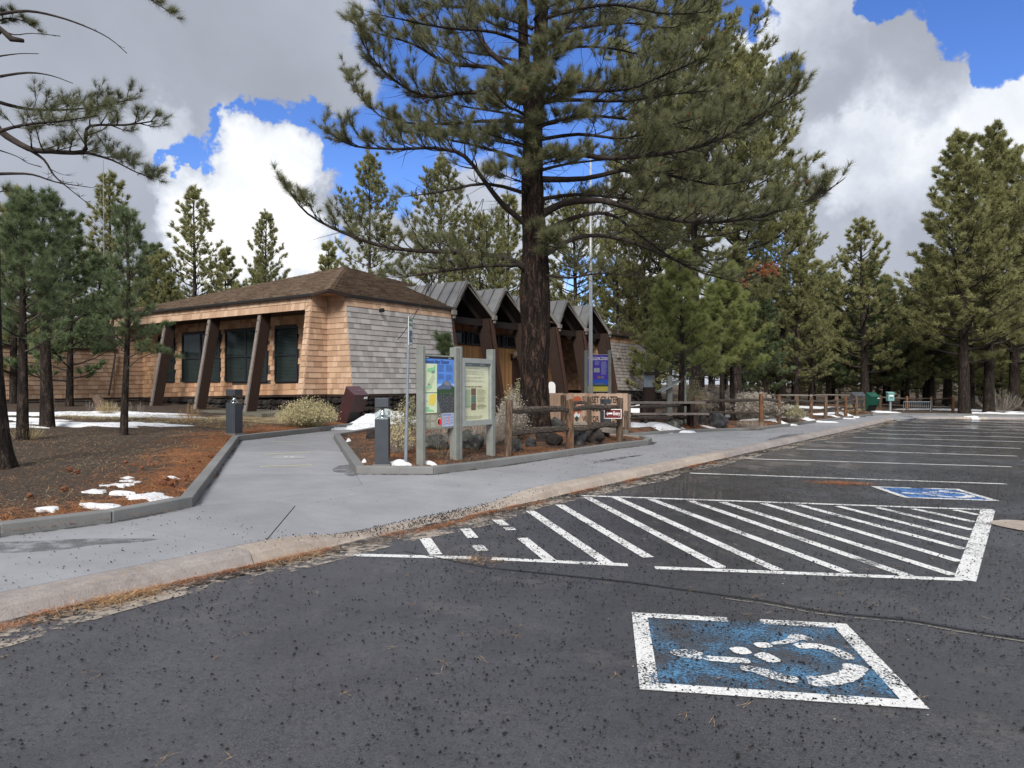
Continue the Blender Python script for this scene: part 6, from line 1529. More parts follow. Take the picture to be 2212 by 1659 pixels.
for x, y in ((1150, 505), (1178, 510), (1165, 560), (1135, 350)):
    a_ = H_(x, y, -.35)
    for q in range(5): T.twig(a_, Vector((T.r.uniform(-1, 1), -.9, T.r.uniform(-.2, .9))).normalized(), T.r.uniform(.25, .5), .008, 0, 3, 3, .3)
HL([(1165, 530, 0), (1180, 530, -.6), (1200, 510, -1.2)], .03, 8, .45, 4, .3)
HL([(1145, 320, 0), (1135, 310, -.6), (1125, 295, -1.1)], .03, 8, .45, 4, .3)
# dead bare twigs drooping
for x, y, l in ((880, 545, .9), (960, 548, .8), (1010, 560, 1.0), (1060, 560, .9), (930, 600, 1.0), (1000, 420, .8), (1060, 430, .9), (1230, 450, .9), (1290, 450, 1.0), (1340, 480, 1.1), (1250, 395, .8), (1200, 330, .7), (1240, 300, .8), (1010, 205, .6), (1340, 520, 1.2), (1400, 560, 1.1)):
    for q in range(3):
        p = H_(x+T.r.uniform(-20, 20), y, T.r.uniform(-1.2, .6)); T.twig(p, Vector((T.r.uniform(-.7, .7), T.r.uniform(-.3, .3), -.8)).normalized(), l*T.r.uniform(.6, 1.1), .010, 0, 0, 3, -.05, True)
a_ = H_(955, 575, -1.9)
T.limb.tube(smooth([a_, H_(930, 615, -1.9), H_(912, 650, -1.9), H_(885, 700, -1.9), H_(858, 735, -1.9)], 3), [.016]*5+[.008]*8, 4, cap=False)
for x, y, dx in ((915, 645, 30), (900, 672, -30), (880, 706, 12)): T.twig(H_(x, y, -1.9), Vector((dx/40, 0, -.5)).normalized(), .45, .007, 0, 0, 3, 0, True)
finish(hero, T, M['needles'], 26, .205, .0062, 1.05, M['limb']); cones_on(hero, T, 120)
print('hero tufts', len(T.tc), len(T.limb.f))

# --- near pine at the left edge, its limbs hanging into the picture
NY = 10.7
nb0 = bp(2, 1012); NY = nb0.y
N_ = lambda x, y, dy=0: at(x, y, NY+dy)
npn = thing('ponderosa_pine', nb0, 'near pine at the left edge of the picture with bare dead limbs overhead', 'pine tree')
trunk_mesh('trunk', [nb0-UP*.15, N_(-8, 940), N_(-14, 850), N_(-22, 700), N_(-26, 500), N_(-28, 300), N_(-30, 100), N_(-32, -150)], [.20, .165, .15, .145, .14, .135, .13, .10], 48, M['bark'], npn, .014, 30, .07)
T = Tree(23)
def NL(coords, r0, nsec, sl, tufts=4, bare=.3, sub=3, dead=.0, **k):
    T.bough(smooth([N_(*c) for c in coords], 3), r0, nsec, sl, tufts, bare, 7, .25, sub, dead, r_tw=.006, **k)
NL([(-28, 240, 0), (0, 283, 0), (60, 320, -.1), (110, 327, -.2), (180, 328, -.3), (185, 300, -.3), (195, 272, -.35), (270, 270, -.4), (330, 262, -.4)], .060, 22, .55, 3, .25, 4)
NL([(180, 328, -.3), (240, 345, -.35), (290, 370, -.4), (330, 385, -.4)], .022, 16, .42, 3, .15, 3)
NL([(60, 322, -.1), (95, 345, -.1), (118, 380, -.15), (150, 408, -.2), (190, 440, -.25)], .024, 9, .34, 0, .3, 2, 1.0, endt=False)
NL([(-28, 376, 0), (20, 375, 0), (70, 377, 0), (120, 393, .1), (190, 404, .1)], .030, 7, .26, 0, .5, 2, 1.0, endt=False)
NL([(0, 30, 0), (60, 24, -.1), (120, 35, -.1), (180, 55, -.2), (235, 82, -.2), (274, 115, -.2)], .026, 3, .2, 0, .6, 1, 1.0, endt=False)
NL([(0, 165, 0), (60, 157, 0), (110, 163, 0), (157, 180, 0)], .022, 2, .1, 0, .6, 0, 1.0, endt=False)
NL([(-5, 122, 0), (40, 116, 0), (82, 116, 0)], .014, 1, .1, 0, .6, 0, 1.0, endt=False)
NL([(0, 62, 0), (30, 75, 0), (70, 72, .1), (130, 78, .1)], .014, 3, .12, 0, .5, 1, 1.0, endt=False)
NL([(0, 325, .2), (35, 337, .2), (60, 352, .2), (90, 361, .2)], .010, 4, .2, 0, .4, 1, 1.0, endt=False)
NL([(-20, 215, .4), (40, 232, .5), (110, 238, .6), (200, 232, .6), (280, 215, .6)], .035, 20, .5, 3, .2, 4)
NL([(-20, 290, -.6), (50, 270, -.8), (130, 262, -1.0), (210, 250, -1.0)], .03, 16, .5, 3, .2, 3)
NL([(-30, -40, 0), (100, -60, -.2), (240, -40, -.4), (310, -10, -.5), (365, 25, -.6)], .03, 20, .45, 3, .3, 3)
NL([(-20, 60, .4), (10, 40, .4), (50, 45, .4), (75, 60, .4)], .02, 8, .25, 4, .1, 2)
T.limb.tube([N_(-30, 95), N_(0, 62), N_(25, 84), N_(50, 88)], [.05, .055, .045, .03], 8)
NL([(-10, 420, 0), (5, 412, 0), (15, 405, 0)], .012, 3, .12, 2, .1, 0)
finish(npn, T, M['needles'], 30, .14, .0026, 1.1, M['limb'])
print('near tufts', len(T.tc))

# --- generic pines
def gen_pine(name, seed, H, cb, Rm, nl, shape='cone', nsec=6, tufts=3, sub=2, blade=(10, .26, .03, .9), mats=('needles_y', 'limb', 'bark'), r0=None, label=None, cat='pine tree', loc=(0, 0, 0), group=None, twin=False, upl=.0, dens_top=1.0, wob=.15, secl=.38, deadlow=.3):
    """H height, cb crown base, Rm crown radius"""
    t = thing(name, loc, label, cat, group); o = Vector(loc); T = Tree(seed); r = T.r; r0 = r0 or H*.022
    ph = r.random()*6; tr = [o+Vector((wob*math.sin(ph+z*2.2)*z, wob*math.cos(ph*2+z*1.9)*z, H*z)) for z in np.linspace(0, 1, 9)]; tr[0] -= UP*.2
    trunk_mesh('trunk', tr, [r0*(1-.93*(i/8)**.9)+.012 for i in range(9)], 12, M[mats[2]], t, 0, seed, r0*.35)
    def tp(z): z = max(0, min(.9999, z/H))*8; i = int(z); return tr[i].lerp(tr[i+1], z-i)
    for i in range(nl):
        q = (i+r.random())/nl; z = cb+(H-cb)*q**.85*.985; a = i*2.4+r.uniform(-.5, .5); f = (z-cb)/(H-cb)
        if shape == 'cone': w_ = (1-f)**.75*.92+.10; w_ *= min(1, .55+f*3)
        elif shape == 'round': w_ = math.sin(math.pi*min(1, .22+f*.80))**.7*1.0+.06
        else: w_ = (1-f)**.5*.85+.12
        L_ = Rm*w_*r.uniform(.65, 1.15); el = -.12+.75*f+upl+r.uniform(-.12, .15)
        p = tp(z); d = Vector((math.cos(a)*math.cos(el), math.sin(a)*math.cos(el), math.sin(el))); pts = [p]
        for k in range(4):
            d = (d+Vector((r.uniform(-.13, .13), r.uniform(-.13, .13), .10+.04*k))).normalized(); pts.append(pts[-1]+d*(L_/4))
        if f < .02 and r.random() < deadlow: dd_ = 1.0
        else: dd_ = 0
        T.bough(pts, max(.010, r0*.30*(1-f*.7)), max(2, int(nsec*(.4+w_))), max(.28, L_*secl), tufts, .25, 4, .2, sub, dd_, r_tw=.008)
    top = tp(H*.999)
    for k in range(4): T.twig(top-UP*(.15*k), Vector((r.uniform(-.4, .4), r.uniform(-.4, .4), 1)).normalized(), H*.035, .01, 0, tufts, 3, .3)
    finish(t, T, M[mats[0]], blade[0], blade[1], blade[2], blade[3], M[mats[1]])
    print(name, seed, 'tufts', len(T.tc))
    return t
def copy_tree(src, loc, rot, sc, label, group=None, cat='pine tree'):
    c = src.copy(); COL.objects.link(c); c.location = loc; c.rotation_euler = (0, 0, rot); c.scale = (sc[0], sc[0], sc[1])
    c['label'] = label; c['category'] = cat
    if group: c['group'] = group
    elif 'group' in c: del c['group']
    for ch in src.children:
        d = ch.copy(); COL.objects.link(d); d.parent = c
    return c
# left young pines
def vh(y, Y): return EYE-(y-CY)/F*Y
p = bp(48, 954); y1 = gen_pine('young_pine', 41, vh(436, p.y)-p.z, 1.75, .95, 36, 'col', 5, 2, 3, (17, .17, .007, 1.1), ('needles_g', 'limbg', 'bark'), .105, 'young pine with slim dark trunk nearest the left edge, dry grass tuft at its foot', loc=p, upl=.25, wob=.1)
p = bp(102, 925); y2 = gen_pine('young_pine', 42, vh(440, p.y)-p.z, 2.1, 1.45, 40, 'col', 5, 3, 2, (16, .18, .009, 1.1), ('needles_g', 'limbg', 'bark'), .15, 'bushy young pine with thicker trunk second from the left edge', loc=p, upl=.2, wob=.1)
p = bp(267, 943); p3 = gen_pine('young_pine', 43, vh(468, p.y)-p.z, 1.65, .80, 36, 'col', 5, 2, 2, (16, .16, .007, 1.1), ('needles_g', 'limbg', 'bark'), .075, 'slender young pine standing alone before the left end of the building', loc=p, upl=.2, wob=.18)
# its low branch before the building
TT = Tree(77); q = lambda x, y: at(x, y, p.y)
TT.bough(smooth([q(273, 800), q(300, 775), q(340, 762), q(372, 768)], 3), .018, 7, .3, 3, .45, 5, .2, 2, 0, r_tw=.005); TT.bough(smooth([q(273, 745), q(300, 722), q(335, 715), q(360, 705)], 3), .014, 8, .3, 3, .3, 5, .2, 2, 0, r_tw=.005)
TT.limb.build('limbs', M['limbg'], p3, smooth=True); V = needle_soup(TT.tc, TT.td, 18, .15, .008, .75, 3); soup('crown', V, M['needles_g'], p3, np.full(len(V), .5))
# right bed young pines
def place(x, y, Y=None):
    if Y is None: return bp(x, y)
    a = at(x, y, Y); a.z = gz(a.x, a.y); return a
p = place(1470, 905, 25.5); gen_pine('young_pine', 51, vh(560, p.y)-p.z, 1.5, 1.75, 56, 'col', 7, 3, 3, (15, .21, .012, 1.1), ('needles_yg', 'limbg', 'bark'), .13, 'bushy bright green young pine beside the exhibit panel behind the rail fence', loc=p, upl=.15, deadlow=0)
p = place(1560, 893, 27.5); gen_pine('young_pine', 52, vh(592, p.y)-p.z, 2.0, 1.65, 48, 'col', 7, 3, 3, (15, .21, .013, 1.1), ('needles_yg', 'limbg', 'bark'), .11, 'young green pine left of the twin trunks behind the first orange fence post', loc=p, upl=.15)
p = place(1584, 893, 28.6); gen_pine('young_pine', 53, vh(640, p.y)-p.z, 1.7, 1.7, 42, 'col', 7, 3, 3, (15, .21, .013, 1.1), ('needles_yg', 'limbg', 'bark'), .10, 'young green pine right of the twin trunks behind the first orange fence post', loc=p, upl=.1)
# big mid-distance pines
p = place(1505, 880, 33); gA = gen_pine('ponderosa_pine', 61, vh(22, p.y)-p.z, 7.0, 4.6, 74, 'round', 9, 4, 3, (11, .30, .028, .85), ('needles_y', 'limb', 'bark'), .24, 'tall dense pine behind the right limbs of the huge pine, left of two', loc=p, wob=.3, upl=.1)
p = place(1590, 880, 36); gB = gen_pine('ponderosa_pine', 62, vh(120, p.y)-p.z, 5.5, 4.2, 66, 'round', 9, 4, 3, (11, .30, .030, .85), ('needles_y', 'limb', 'bark'), .33, 'tall dense pine with a dead orange spray, right of the two behind the huge pine', loc=p, wob=.3, upl=.1)
TT = Tree(5)
for x, y in ((1655, 575), (1640, 590), (1665, 590), (1575, 600), (1590, 610), (1650, 580)):
    a = at(x, y, p.y-3.0)
    for k in range(14): TT.tuft(a+Vector((TT.r.uniform(-.5, .5), TT.r.uniform(-.4, .4), TT.r.uniform(-.18, .18))), Vector((TT.r.uniform(-1, 1), TT.r.uniform(-1, 1), .3)).normalized())
V = needle_soup(TT.tc, TT.td, 10, .22, .022, .8, 3); soup('dead_spray', V, M['needles_o'], gB, np.random.default_rng(1).random(len(V)))
p = place(2083, 893, 48); gR = gen_pine('ponderosa_pine', 63, vh(296, p.y)-p.z, 3.4, 5.2, 88, 'cone', 9, 4, 2, (10, .36, .042, .9), ('needles_y', 'limb', 'bark'), .37, 'very tall pine with grey-brown trunk beyond the far kerb, left of two', loc=p, wob=.3, upl=.05)
p = place(1869, 868, 54); gM = gen_pine('ponderosa_pine', 64, vh(484, p.y)-p.z, 2.4, 4.3, 58, 'cone', 7, 3, 2, (9, .34, .045, .9), ('needles_y', 'limb', 'bark'), .34, 'open-crowned pine with bare upper boughs standing behind the green bin', loc=p, wob=.3, upl=.1)
# conical ones behind the building and general stock
p = place(421, 800, 44); gC = gen_pine('ponderosa_pine', 65, vh(414, p.y)-p.z, 2.0, 3.4, 66, 'cone', 6, 3, 2, (9, .28, .034, .9), ('needles_y', 'limb', 'bark'), .2, 'tall conical pine against the white cloud behind the left of the roof', loc=p, upl=.12)
p = place(796, 700, 52); gS = gen_pine('ponderosa_pine', 66, vh(338, p.y)-p.z, 5.0, 2.9, 58, 'round', 7, 3, 2, (9, .30, .04, .9), ('needles_y', 'limbg', 'bark'), .2, 'thin airy pine in the blue gap left of the huge pine, behind the roof', loc=p, upl=.2)
p = place(560, 700, 60); gD = gen_pine('ponderosa_pine', 67, 11.0, 1.2, 3.0, 48, 'cone', 6, 3, 3, (9, .32, .048, .9), ('needles_y', 'limb', 'bark'), .2, 'broad low pine rising behind the roof ridge', loc=p, upl=.12)
gG = gen_pine('ponderosa_pine', 68, 9.5, 1.0, 2.6, 46, 'col', 7, 3, 3, (9, .28, .044, .9), ('needles_g', 'limb', 'bark'), .18, 'green pine thicket tree beside the left wing wall', loc=place(330, 800, 47), upl=.12)
rr = random.Random(3)
def cp(src, x, ytop, Y, label, group=None, wsc=1.0, hsrc=None):
    a = at(x, 800, Y); a.z = float(ground_z(np.array([a.x]), np.array([a.y]))[0]); h = vh(ytop, Y)-a.z; s = h/SH[src.name]; return copy_tree(src, a, rr.uniform(0, 6.28), (s*wsc, s), label, group)
SH = {}
for g_ in (gA, gB, gR, gM, gC, gS, gD, gG):
    tr_ = [c for c in g_.children if c.name.startswith('trunk')][0]; SH[g_.name] = max(v.co.z for v in tr_.data.vertices)
cp(gC, 244, 386, 40, 'tall narrow pine behind the antenna mast'); cp(gC, 571, 467, 46, 'pointed pine rising just left of the roof apex', wsc=.9); cp(gD, 30, 414, 27, 'dark pine behind the two leftmost young pines')
cp(gG, 150, 480, 26, 'green pine filling the gap between the left young pines'); cp(gG, 215, 560, 33, 'low green pine left of the antenna mast'); cp(gD, 335, 560, 40, 'low spreading pine behind the left end of the roof'); cp(gD, 485, 545, 50, 'small pine between the two pointed ones behind the roof')
cp(gD, 370, 600, 38, 'bushy olive pine just over the left eave'); cp(gS, 949, 340, 45, 'slim airy pine directly behind the left limbs of the huge pine'); cp(gD, 705, 530, 60, 'small pale pine at the right of the roof apex')
cp(gA, 1040, 470, 48, 'olive pine over the first metal gable', wsc=.9); cp(gC, 1095, 430, 52, 'pine partly hidden by the huge trunk'); cp(gS, 1000, 520, 42, 'open pine behind the ridge of the first gable'); cp(gB, 1245, 430, 50, 'olive pine rising beside the flagpole')
cp(gS, 1335, 470, 46, 'thin trunked pine behind the right pavilion'); cp(gS, 1390, 430, 50, 'second thin trunked pine behind the right pavilion'); cp(gA, 1420, 300, 44, 'tall pine left of the dense pair'); cp(gB, 1690, 420, 52, 'pine right of the dense pair, with a low skirt of boughs')
cp(gR, 2136, 286, 50, 'very tall pine with reddish trunk beyond the far kerb, right of two', wsc=.95); cp(gR, 2190, 330, 56, 'pine at the right edge behind the two very tall ones'); cp(gM, 2010, 560, 60, 'middle pine left of the two very tall ones'); cp(gD, 1960, 640, 58, 'short olive pine behind the teal box')
cp(gM, 1721, 560, 50, 'pine with dark lower trunk behind the middle of the rail fence'); cp(gM, 1754, 620, 52, 'pine with reddish trunk behind the middle of the rail fence', wsc=.8); cp(gD, 1913, 600, 60, 'pine with reddish trunk between the green bin and the teal box'); cp(gA, 2045, 560, 66, 'distant pine between the barrier and the tall pair')
cp(gG, 1790, 600, 60, 'green pine left of the open-crowned pine'); cp(gG, 1650, 640, 45, 'green pine behind the long rail fence'); cp(gD, 1400, 640, 40, 'low pine at the end of the right pavilion')
# forest belt behind everything: individual pines that nothing tells apart
stock = [gC, gD, gG, gM, gS, gB]
k = 0
for Y0, Y1, y0, y1_, step in ((58, 72, 600, 690, 58), (75, 95, 640, 720, 50), (100, 150, 690, 745, 36)):
    x = -1500
    while x < 3600:
        Y = rr.uniform(Y0, Y1); s_ = rr.choice(stock); yt = rr.uniform(y0, y1_)+(0 if 250 < x < 1000 else 0)
        if x > 1350: yt -= 40
        a = at(x, 800, Y); 
        cp(s_, x, yt, Y, 'distant pine in the unbroken forest behind the building and lot', 'forest pines far behind', wsc=rr.uniform(1.0, 1.5)); x += step*rr.uniform(.6, 1.4)*(1 if -200 < x < 2350 else 4.5); k += 1
# wood beyond and to the sides, seen only as trunks and dim crowns
for Y0, Y1, y0, y1_, step, grp in ((57, 80, 745, 795, 36, 'young pines under the far forest'), (150, 230, 715, 750, 28, 'forest pines far behind')):
    x = -300
    while x < 2500:
        if grp.startswith('young') and x < 1600: x += step; continue
        Y = rr.uniform(Y0, Y1); s_ = rr.choice([gD, gD, gC] if grp.startswith('young') else stock)
        cp(s_, x, rr.uniform(y0, y1_), Y, 'low young pine in the dim understory of the far forest' if grp.startswith('young') else 'distant pine in the unbroken forest behind the building and lot', grp, wsc=rr.uniform(1.3, 1.9)); x += step*rr.uniform(.6, 1.4)
print('belt', k)
# ------------------------------------------------------------------ rocks
def rock(name, c, sx, sy, sz, rot, mat, label, seed, sharp=.35):
    bm = bmesh.new(); bmesh.ops.create_icosphere(bm, subdivisions=4, radius=1)
    for v in bm.verts:
        p = v.co.normalized(); q = p*1.3+Vector((seed*3.1, seed, 0))
        d = 1+sharp*(mnoise.noise(q)+.5*mnoise.noise(q*2.2)+.28*abs(mnoise.noise(q*5))+.16*mnoise.noise(q*10)); v.co = p*d
    M_ = Matrix.Rotation(rot, 4, 'Z') @ Matrix.Diagonal((sx, sy, sz, 1)); bmesh.ops.transform(bm, matrix=M_, verts=bm.verts)
    me_ = bpy.data.meshes.new(name); bm.to_mesh(me_); bm.free(); me_.materials.append(mat); me_.polygons.foreach_set('use_smooth', [True]*len(me_.polygons))
    return setp(link(name, me_, None, c), label, 'rock')
def rk(x, y, Y, wpx, hpx, lab, mat='rock', seed=1, sink=.3, dep=.8):
    """x,y: middle of its foot"""
    if x > 1360: Y = bp(x, y).y
    a = at(x, y, Y); z = gz(a.x, a.y); w_ = wpx*Y/F/2; h = hpx*Y/F
    rock('rock', Vector((a.x, a.y, z+h*(.5-sink*.5))), w_, w_*dep, h*.62, random.uniform(-.5, .5), M[mat], lab, seed)
rk(1197, 974, 15.9, 34, 26, 'rough black lava rock just left of the middle fence post', 'lava', 2); rk(1250, 972, 16.2, 32, 38, 'tall rounded black rock just right of the middle fence post', 'rock', 3); rk(1281, 968, 16.7, 46, 34, 'jagged black lava rock below the second rail, right of the tall rounded one', 'lava', 4)
rk(1147, 965, 15.6, 24, 22, 'small dark stone below the rail near the first fence post', 'rock', 5); rk(1115, 975, 14.9, 24, 26, 'dull grey stone at the foot of the first fence post', 'lichen', 6); rk(1178, 958, 16.3, 40, 26, 'broken black lava rock in front of the huge trunk', 'lava', 7)
rk(1010, 935, 14.9, 66, 38, 'wide dark lichened boulder seen under the notice kiosk', 'lichen', 8); rk(938, 935, 14.6, 60, 34, 'dark boulder in the shade under the map kiosk', 'lichen', 9); rk(1110, 930, 16.8, 42, 26, 'dark rough rock left of the huge trunk behind the rail', 'lava', 10); rk(1200, 922, 18.6, 34, 30, 'grey rough boulder right of the huge trunk before the plank sign', 'lichen', 11)
rk(803, 918, 16.6, 24, 20, 'small black lava rock behind the bollard at the island edging', 'lava', 12); rk(1300, 945, 18.6, 34, 18, 'low black rock under the weathered rails by the third post', 'lava', 13)
rk(1371, 908, 21.4, 20, 12, 'small black lava rock on the snow, left of two', 'lava', 14); rk(1403, 907, 21.6, 12, 8, 'smaller black lava rock on the snow, right of two', 'lava', 15); rk(1433, 905, 22.3, 24, 14, 'dark rock at the back of the snow under the low bench', 'lava', 16)
rk(1458, 923, 20.3, 34, 18, 'flat grey-green rock at the edge of the snow', 'lichen', 17); rk(1518, 918, 22.5, 16, 24, 'upright grey rock right of the first long-fence post', 'rock', 18); rk(1551, 922, 21.9, 42, 30, 'big rounded dark boulder between the first two posts of the long fence', 'rock', 19)
rk(1738, 898, 30, 20, 14, 'dark rock behind the fourth post of the long fence', 'rock', 20); rk(1700, 903, 27.5, 16, 10, 'small dark rock among snow behind the third post of the long fence', 'lava', 21); rk(1790, 893, 36, 22, 12, 'dark rock in snow behind the sixth post of the long fence', 'rock', 22); rk(1452, 910, 23.2, 26, 12, 'brown-black rock at the foot of the bright young pine', 'lava', 23)
# hollow log by the wing wall
a = at(220, 893, 22.5); a.z = gz(a.x, a.y)
MB().tube([a+Vector((0, 0, .05)), a+Vector((-.1, .1, .3)), a+Vector((-.35, .35, .48))], [.17, .15, .14], 12).build('log', M['post'], None, label='short weathered stump leaning by the left stone base', cat='log', origin=a)

# ------------------------------------------------------------------ snow
def snow(x, y, rx, ry, h, label, Y=None, rot=0, seed=0, rough=.35, group=None, surf=None):
    if Y is not None and 1360 < x < 1860 and y > 885: Y = None
    c = bp(x, y, surf) if Y is None else at(x, y, Y)
    nr, na = 10, 40; mb = MB(); rows = []
    for i in range(nr+1):
        f = i/nr; row = []
        for j in range(na):
            a = 2*math.pi*j/na; q = 1+rough*(mnoise.noise(Vector((math.cos(a)*1.6+seed, math.sin(a)*1.6, seed*.7)))*1.2+.5*mnoise.noise(Vector((math.cos(a)*4+seed, math.sin(a)*4, 3))))
            X = rx*f*q*math.cos(a); Y_ = ry*f*q*math.sin(a); px = c.x+X*math.cos(rot)-Y_*math.sin(rot); py = c.y+X*math.sin(rot)+Y_*math.cos(rot)
            z = float(S(px, py))+.03+h*(1-f**1.6)*(1+.8*mnoise.noise(Vector((px*2.2, py*2.2, seed))))-.05*(f > .99)+.012*mnoise.noise(Vector((px*9, py*9, 0)))
            row.append((px, py, z))
        rows.append(row)
    mb.v = [p for r_ in rows for p in r_]
    mb.f = [(i*na+j, i*na+(j+1) % na, (i+1)*na+(j+1) % na, (i+1)*na+j) for i in range(nr) for j in range(na)]; mb.m = [0]*len(mb.f)
    return mb.build('snow_patch', M['snow'], None, smooth=True, origin=(c.x, c.y, float(S(c.x, c.y))), label=label, cat='snow', group=group)
for x, y, rx, ry, lab in ((296, 1103, .22, .10, 0),):
    pass
sm = [(106, 1105, .17, .10, 'small white snow patch nearest the left edging, leftmost of the scatter'), (213, 1096, .22, .13, 'melting snow patch against the left edging'), (203, 1066, .12, .10, 'small round snow patch on the cinders, upper left of the scatter'),
      (330, 1077, .34, .24, 'largest snow patch of the scatter near the bend of the edging'), (225, 1054, .10, .08, 'tiny snow patch behind the round one'), (263, 1052, .15, .10, 'oval snow patch in the middle of the scatter'), (278, 1043, .11, .09, 'uppermost pair of snow lumps in the scatter, lower one'),
      (276, 1038, .13, .08, 'uppermost pair of snow lumps in the scatter, upper one'), (262, 1069, .15, .06, 'thin snow strip left of the largest patch'), (375, 1037, .12, .08, 'lone snow patch at the right end of the scatter'), (297, 1046, .05, .05, 'snow crumb right of the uppermost pair')]
for i, (x, y, rx, ry, lab) in enumerate(sm): snow(x, y, rx*.82, ry*.85, .018, lab, seed=i*3.3, rough=.8)
for i, (x, y, Y, rx, ry, lab) in enumerate(((110, 915, 21, 3.4, .45, 'long snow drift along the foot of the left wing wall'), (245, 905, 22.5, 1.7, .35, 'snow drift end beside the leaning stump'), (170, 928, 17.6, 1.2, .25, 'narrow snow strip between the young pines'),
                                       (300, 923, 18.3, 1.5, .22, 'narrow snow strip running behind the slender young pine'), (20, 938, 16.5, .8, .25, 'snow patch at the far left behind the near trunk'), (40, 925, 18.5, 1.5, .4, 'broad snow patch at far left below the wing wall'))):
    c = at(x, y, Y); c.z = gz(c.x, c.y)
    snow(x, y, rx, ry, .06, lab, Y=Y, rot=.12, seed=40+i*2.1, rough=.95)
# drift by the bin, snow in the right bed
snow(845, 903, 1.9, .75, .42, 'deep white snow bank behind the bollard and sign pole', Y=22.3, rot=.95, seed=61, rough=.25); snow(790, 915, .8, .4, .15, 'low edge of the snow bank beside the maroon bin', Y=20.9, rot=.9, seed=62); snow(728, 916, .45, .16, .04, 'thin snow strip left of the maroon bin', Y=20.3, rot=.9, seed=63)
snow(1400, 921, 1.25, 1.0, .10, 'wide snow field in front of the low bench', Y=20.6, seed=64, rough=.45); snow(1445, 927, .9, .35, .07, 'snow tongue spreading right along the edging', Y=20.2, seed=65); snow(1375, 890, .8, .5, .32, 'snow mound right of the plank sign', Y=23.0, seed=66, rough=.2); snow(1532, 897, 1.35, .8, .42, 'rounded snow mound behind the first span of the long fence', Y=25.2, seed=67, rough=.15)
snow(1575, 902, .35, .3, .12, 'snow patch right of the big rounded boulder', Y=22.9, seed=68); snow(1530, 924, .35, .10, .03, 'thin snow strip before the boulder, along the edging', seed=69); snow(1660, 910, 1.0, .35, .08, 'snow patch at the second orange post', Y=24.6, seed=70, rough=.6); snow(1700, 903, 1.8, .5, .08, 'snow between the third and fourth posts', Y=28.0, seed=71, rough=.6)
snow(1770, 897, 1.3, .5, .06, 'snow behind the fifth post', Y=33.5, seed=72, rough=.6); snow(1816, 895, 1.0, .6, .08, 'snow behind the seventh post', Y=38.5, seed=73, rough=.6); snow(1765, 872, 5, 1.2, .1, 'long pale snow band in the clearing behind the long fence', Y=47, seed=74); snow(1908, 890, 1.2, .35, .12, 'snow at the foot of the teal box post', Y=45.5, seed=75)
snow(2075, 878, 5.5, .8, .12, 'snow band behind the two very tall pines', Y=54, seed=76); snow(2170, 886, 3.0, .3, .1, 'snow strip at the far right behind the far walk', Y=49, seed=77); snow(2100, 905, .5, .14, .05, 'lone snow lump on the far edge of the asphalt', seed=78, surf=lot); snow(1740, 908, .5, .12, .04, 'thin snow strip along the right edging', seed=79)
for i, (x, y, rx, ry, lab) in enumerate(((863, 1006, .22, .16, 'small snow lump between the bollard and the sign pole'), (928, 1006, .14, .10, 'snow lump at the foot of the map kiosk'), (753, 957, .06, .05, 'tiny snow bit inside the island corner'), (787, 1003, .05, .04, 'tiny snow bit left of the island bollard'))): snow(x, y, rx, ry, .07, lab, seed=90+i)

# ------------------------------------------------------------------ shrubs
def shrub(name, c, R_, H_s, n, label, twig, tip=None, lean=0, nb=3, wd=.006, tipn=3, cat='shrub', seed=0, tipl=.05, arch=.35):
    g = random.Random(seed); V = []; TV = []
    for i in range(n):
        a = g.uniform(0, 6.283); rr_ = R_*math.sqrt(g.random()); f = rr_/R_; h = H_s*(1-.55*f*f)*g.uniform(.55, 1.08); base = Vector((c.x+.25*rr_*math.cos(a), c.y+.25*rr_*math.sin(a), c.z-.02)); end = Vector((c.x+rr_*math.cos(a)+lean*h, c.y+rr_*math.sin(a), c.z+h))
        mid = base.lerp(end, .5)+Vector((math.cos(a), math.sin(a), 0))*(rr_*arch*.5)+UP*(.06*h); pts = [base, base.lerp(mid, .6), mid, end]
        pts = smooth([base, mid, end], 2)
        s_ = Vector((g.uniform(-1, 1), g.uniform(-1, 1), 0)).normalized()*wd/2
        for j in range(len(pts)-1):
            p, q = pts[j], pts[j+1]; k = 1-j/len(pts)*.6; V.append((p-s_*k, p+s_*k, q)); V.append((q-s_*k*.8, q+s_*k*.8, p))
        for b in range(nb):
            t = g.uniform(.35, .95); j = min(len(pts)-2, int(t*(len(pts)-1))); p = pts[j].lerp(pts[j+1], t*(len(pts)-1)-j); d = (end-base).normalized()+Vector((g.uniform(-.9, .9), g.uniform(-.9, .9), g.uniform(-.1, .5))); q = p+d.normalized()*H_s*g.uniform(.08, .25); V.append((p-s_*.5, p+s_*.5, q))
            if tip: TV += [(q+Vector((g.uniform(-1, 1), g.uniform(-1, 1), g.uniform(-1, 1)))*tipl*.3, q+Vector((g.uniform(-1, 1), g.uniform(-1, 1), g.uniform(-1, 1)))*tipl*.5, q+Vector((g.uniform(-1, 1), g.uniform(-1, 1), g.uniform(-.2, 1.2)))*tipl) for _ in range(tipn)]
        if tip: TV += [(end+Vector((g.uniform(-1, 1), g.uniform(-1, 1), g.uniform(-1, 1)))*tipl*.3, end+Vector((g.uniform(-1, 1), g.uniform(-1, 1), g.uniform(-1, 1)))*tipl*.5, end+Vector((g.uniform(-1, 1), g.uniform(-1, 1), g.uniform(-.2, 1.2)))*tipl) for _ in range(tipn)]
    t = thing(name, c, label, cat)
    soup('stems', np.array([[tuple(p) for p in tr] for tr in V]), M[twig], t)
    if tip: soup('leaves', np.array([[tuple(p) for p in tr] for tr in TV]), M[tip], t)
    return t
def gp_(x, y, Y): a = at(x, y, Y); a.z = gz(a.x, a.y); return a
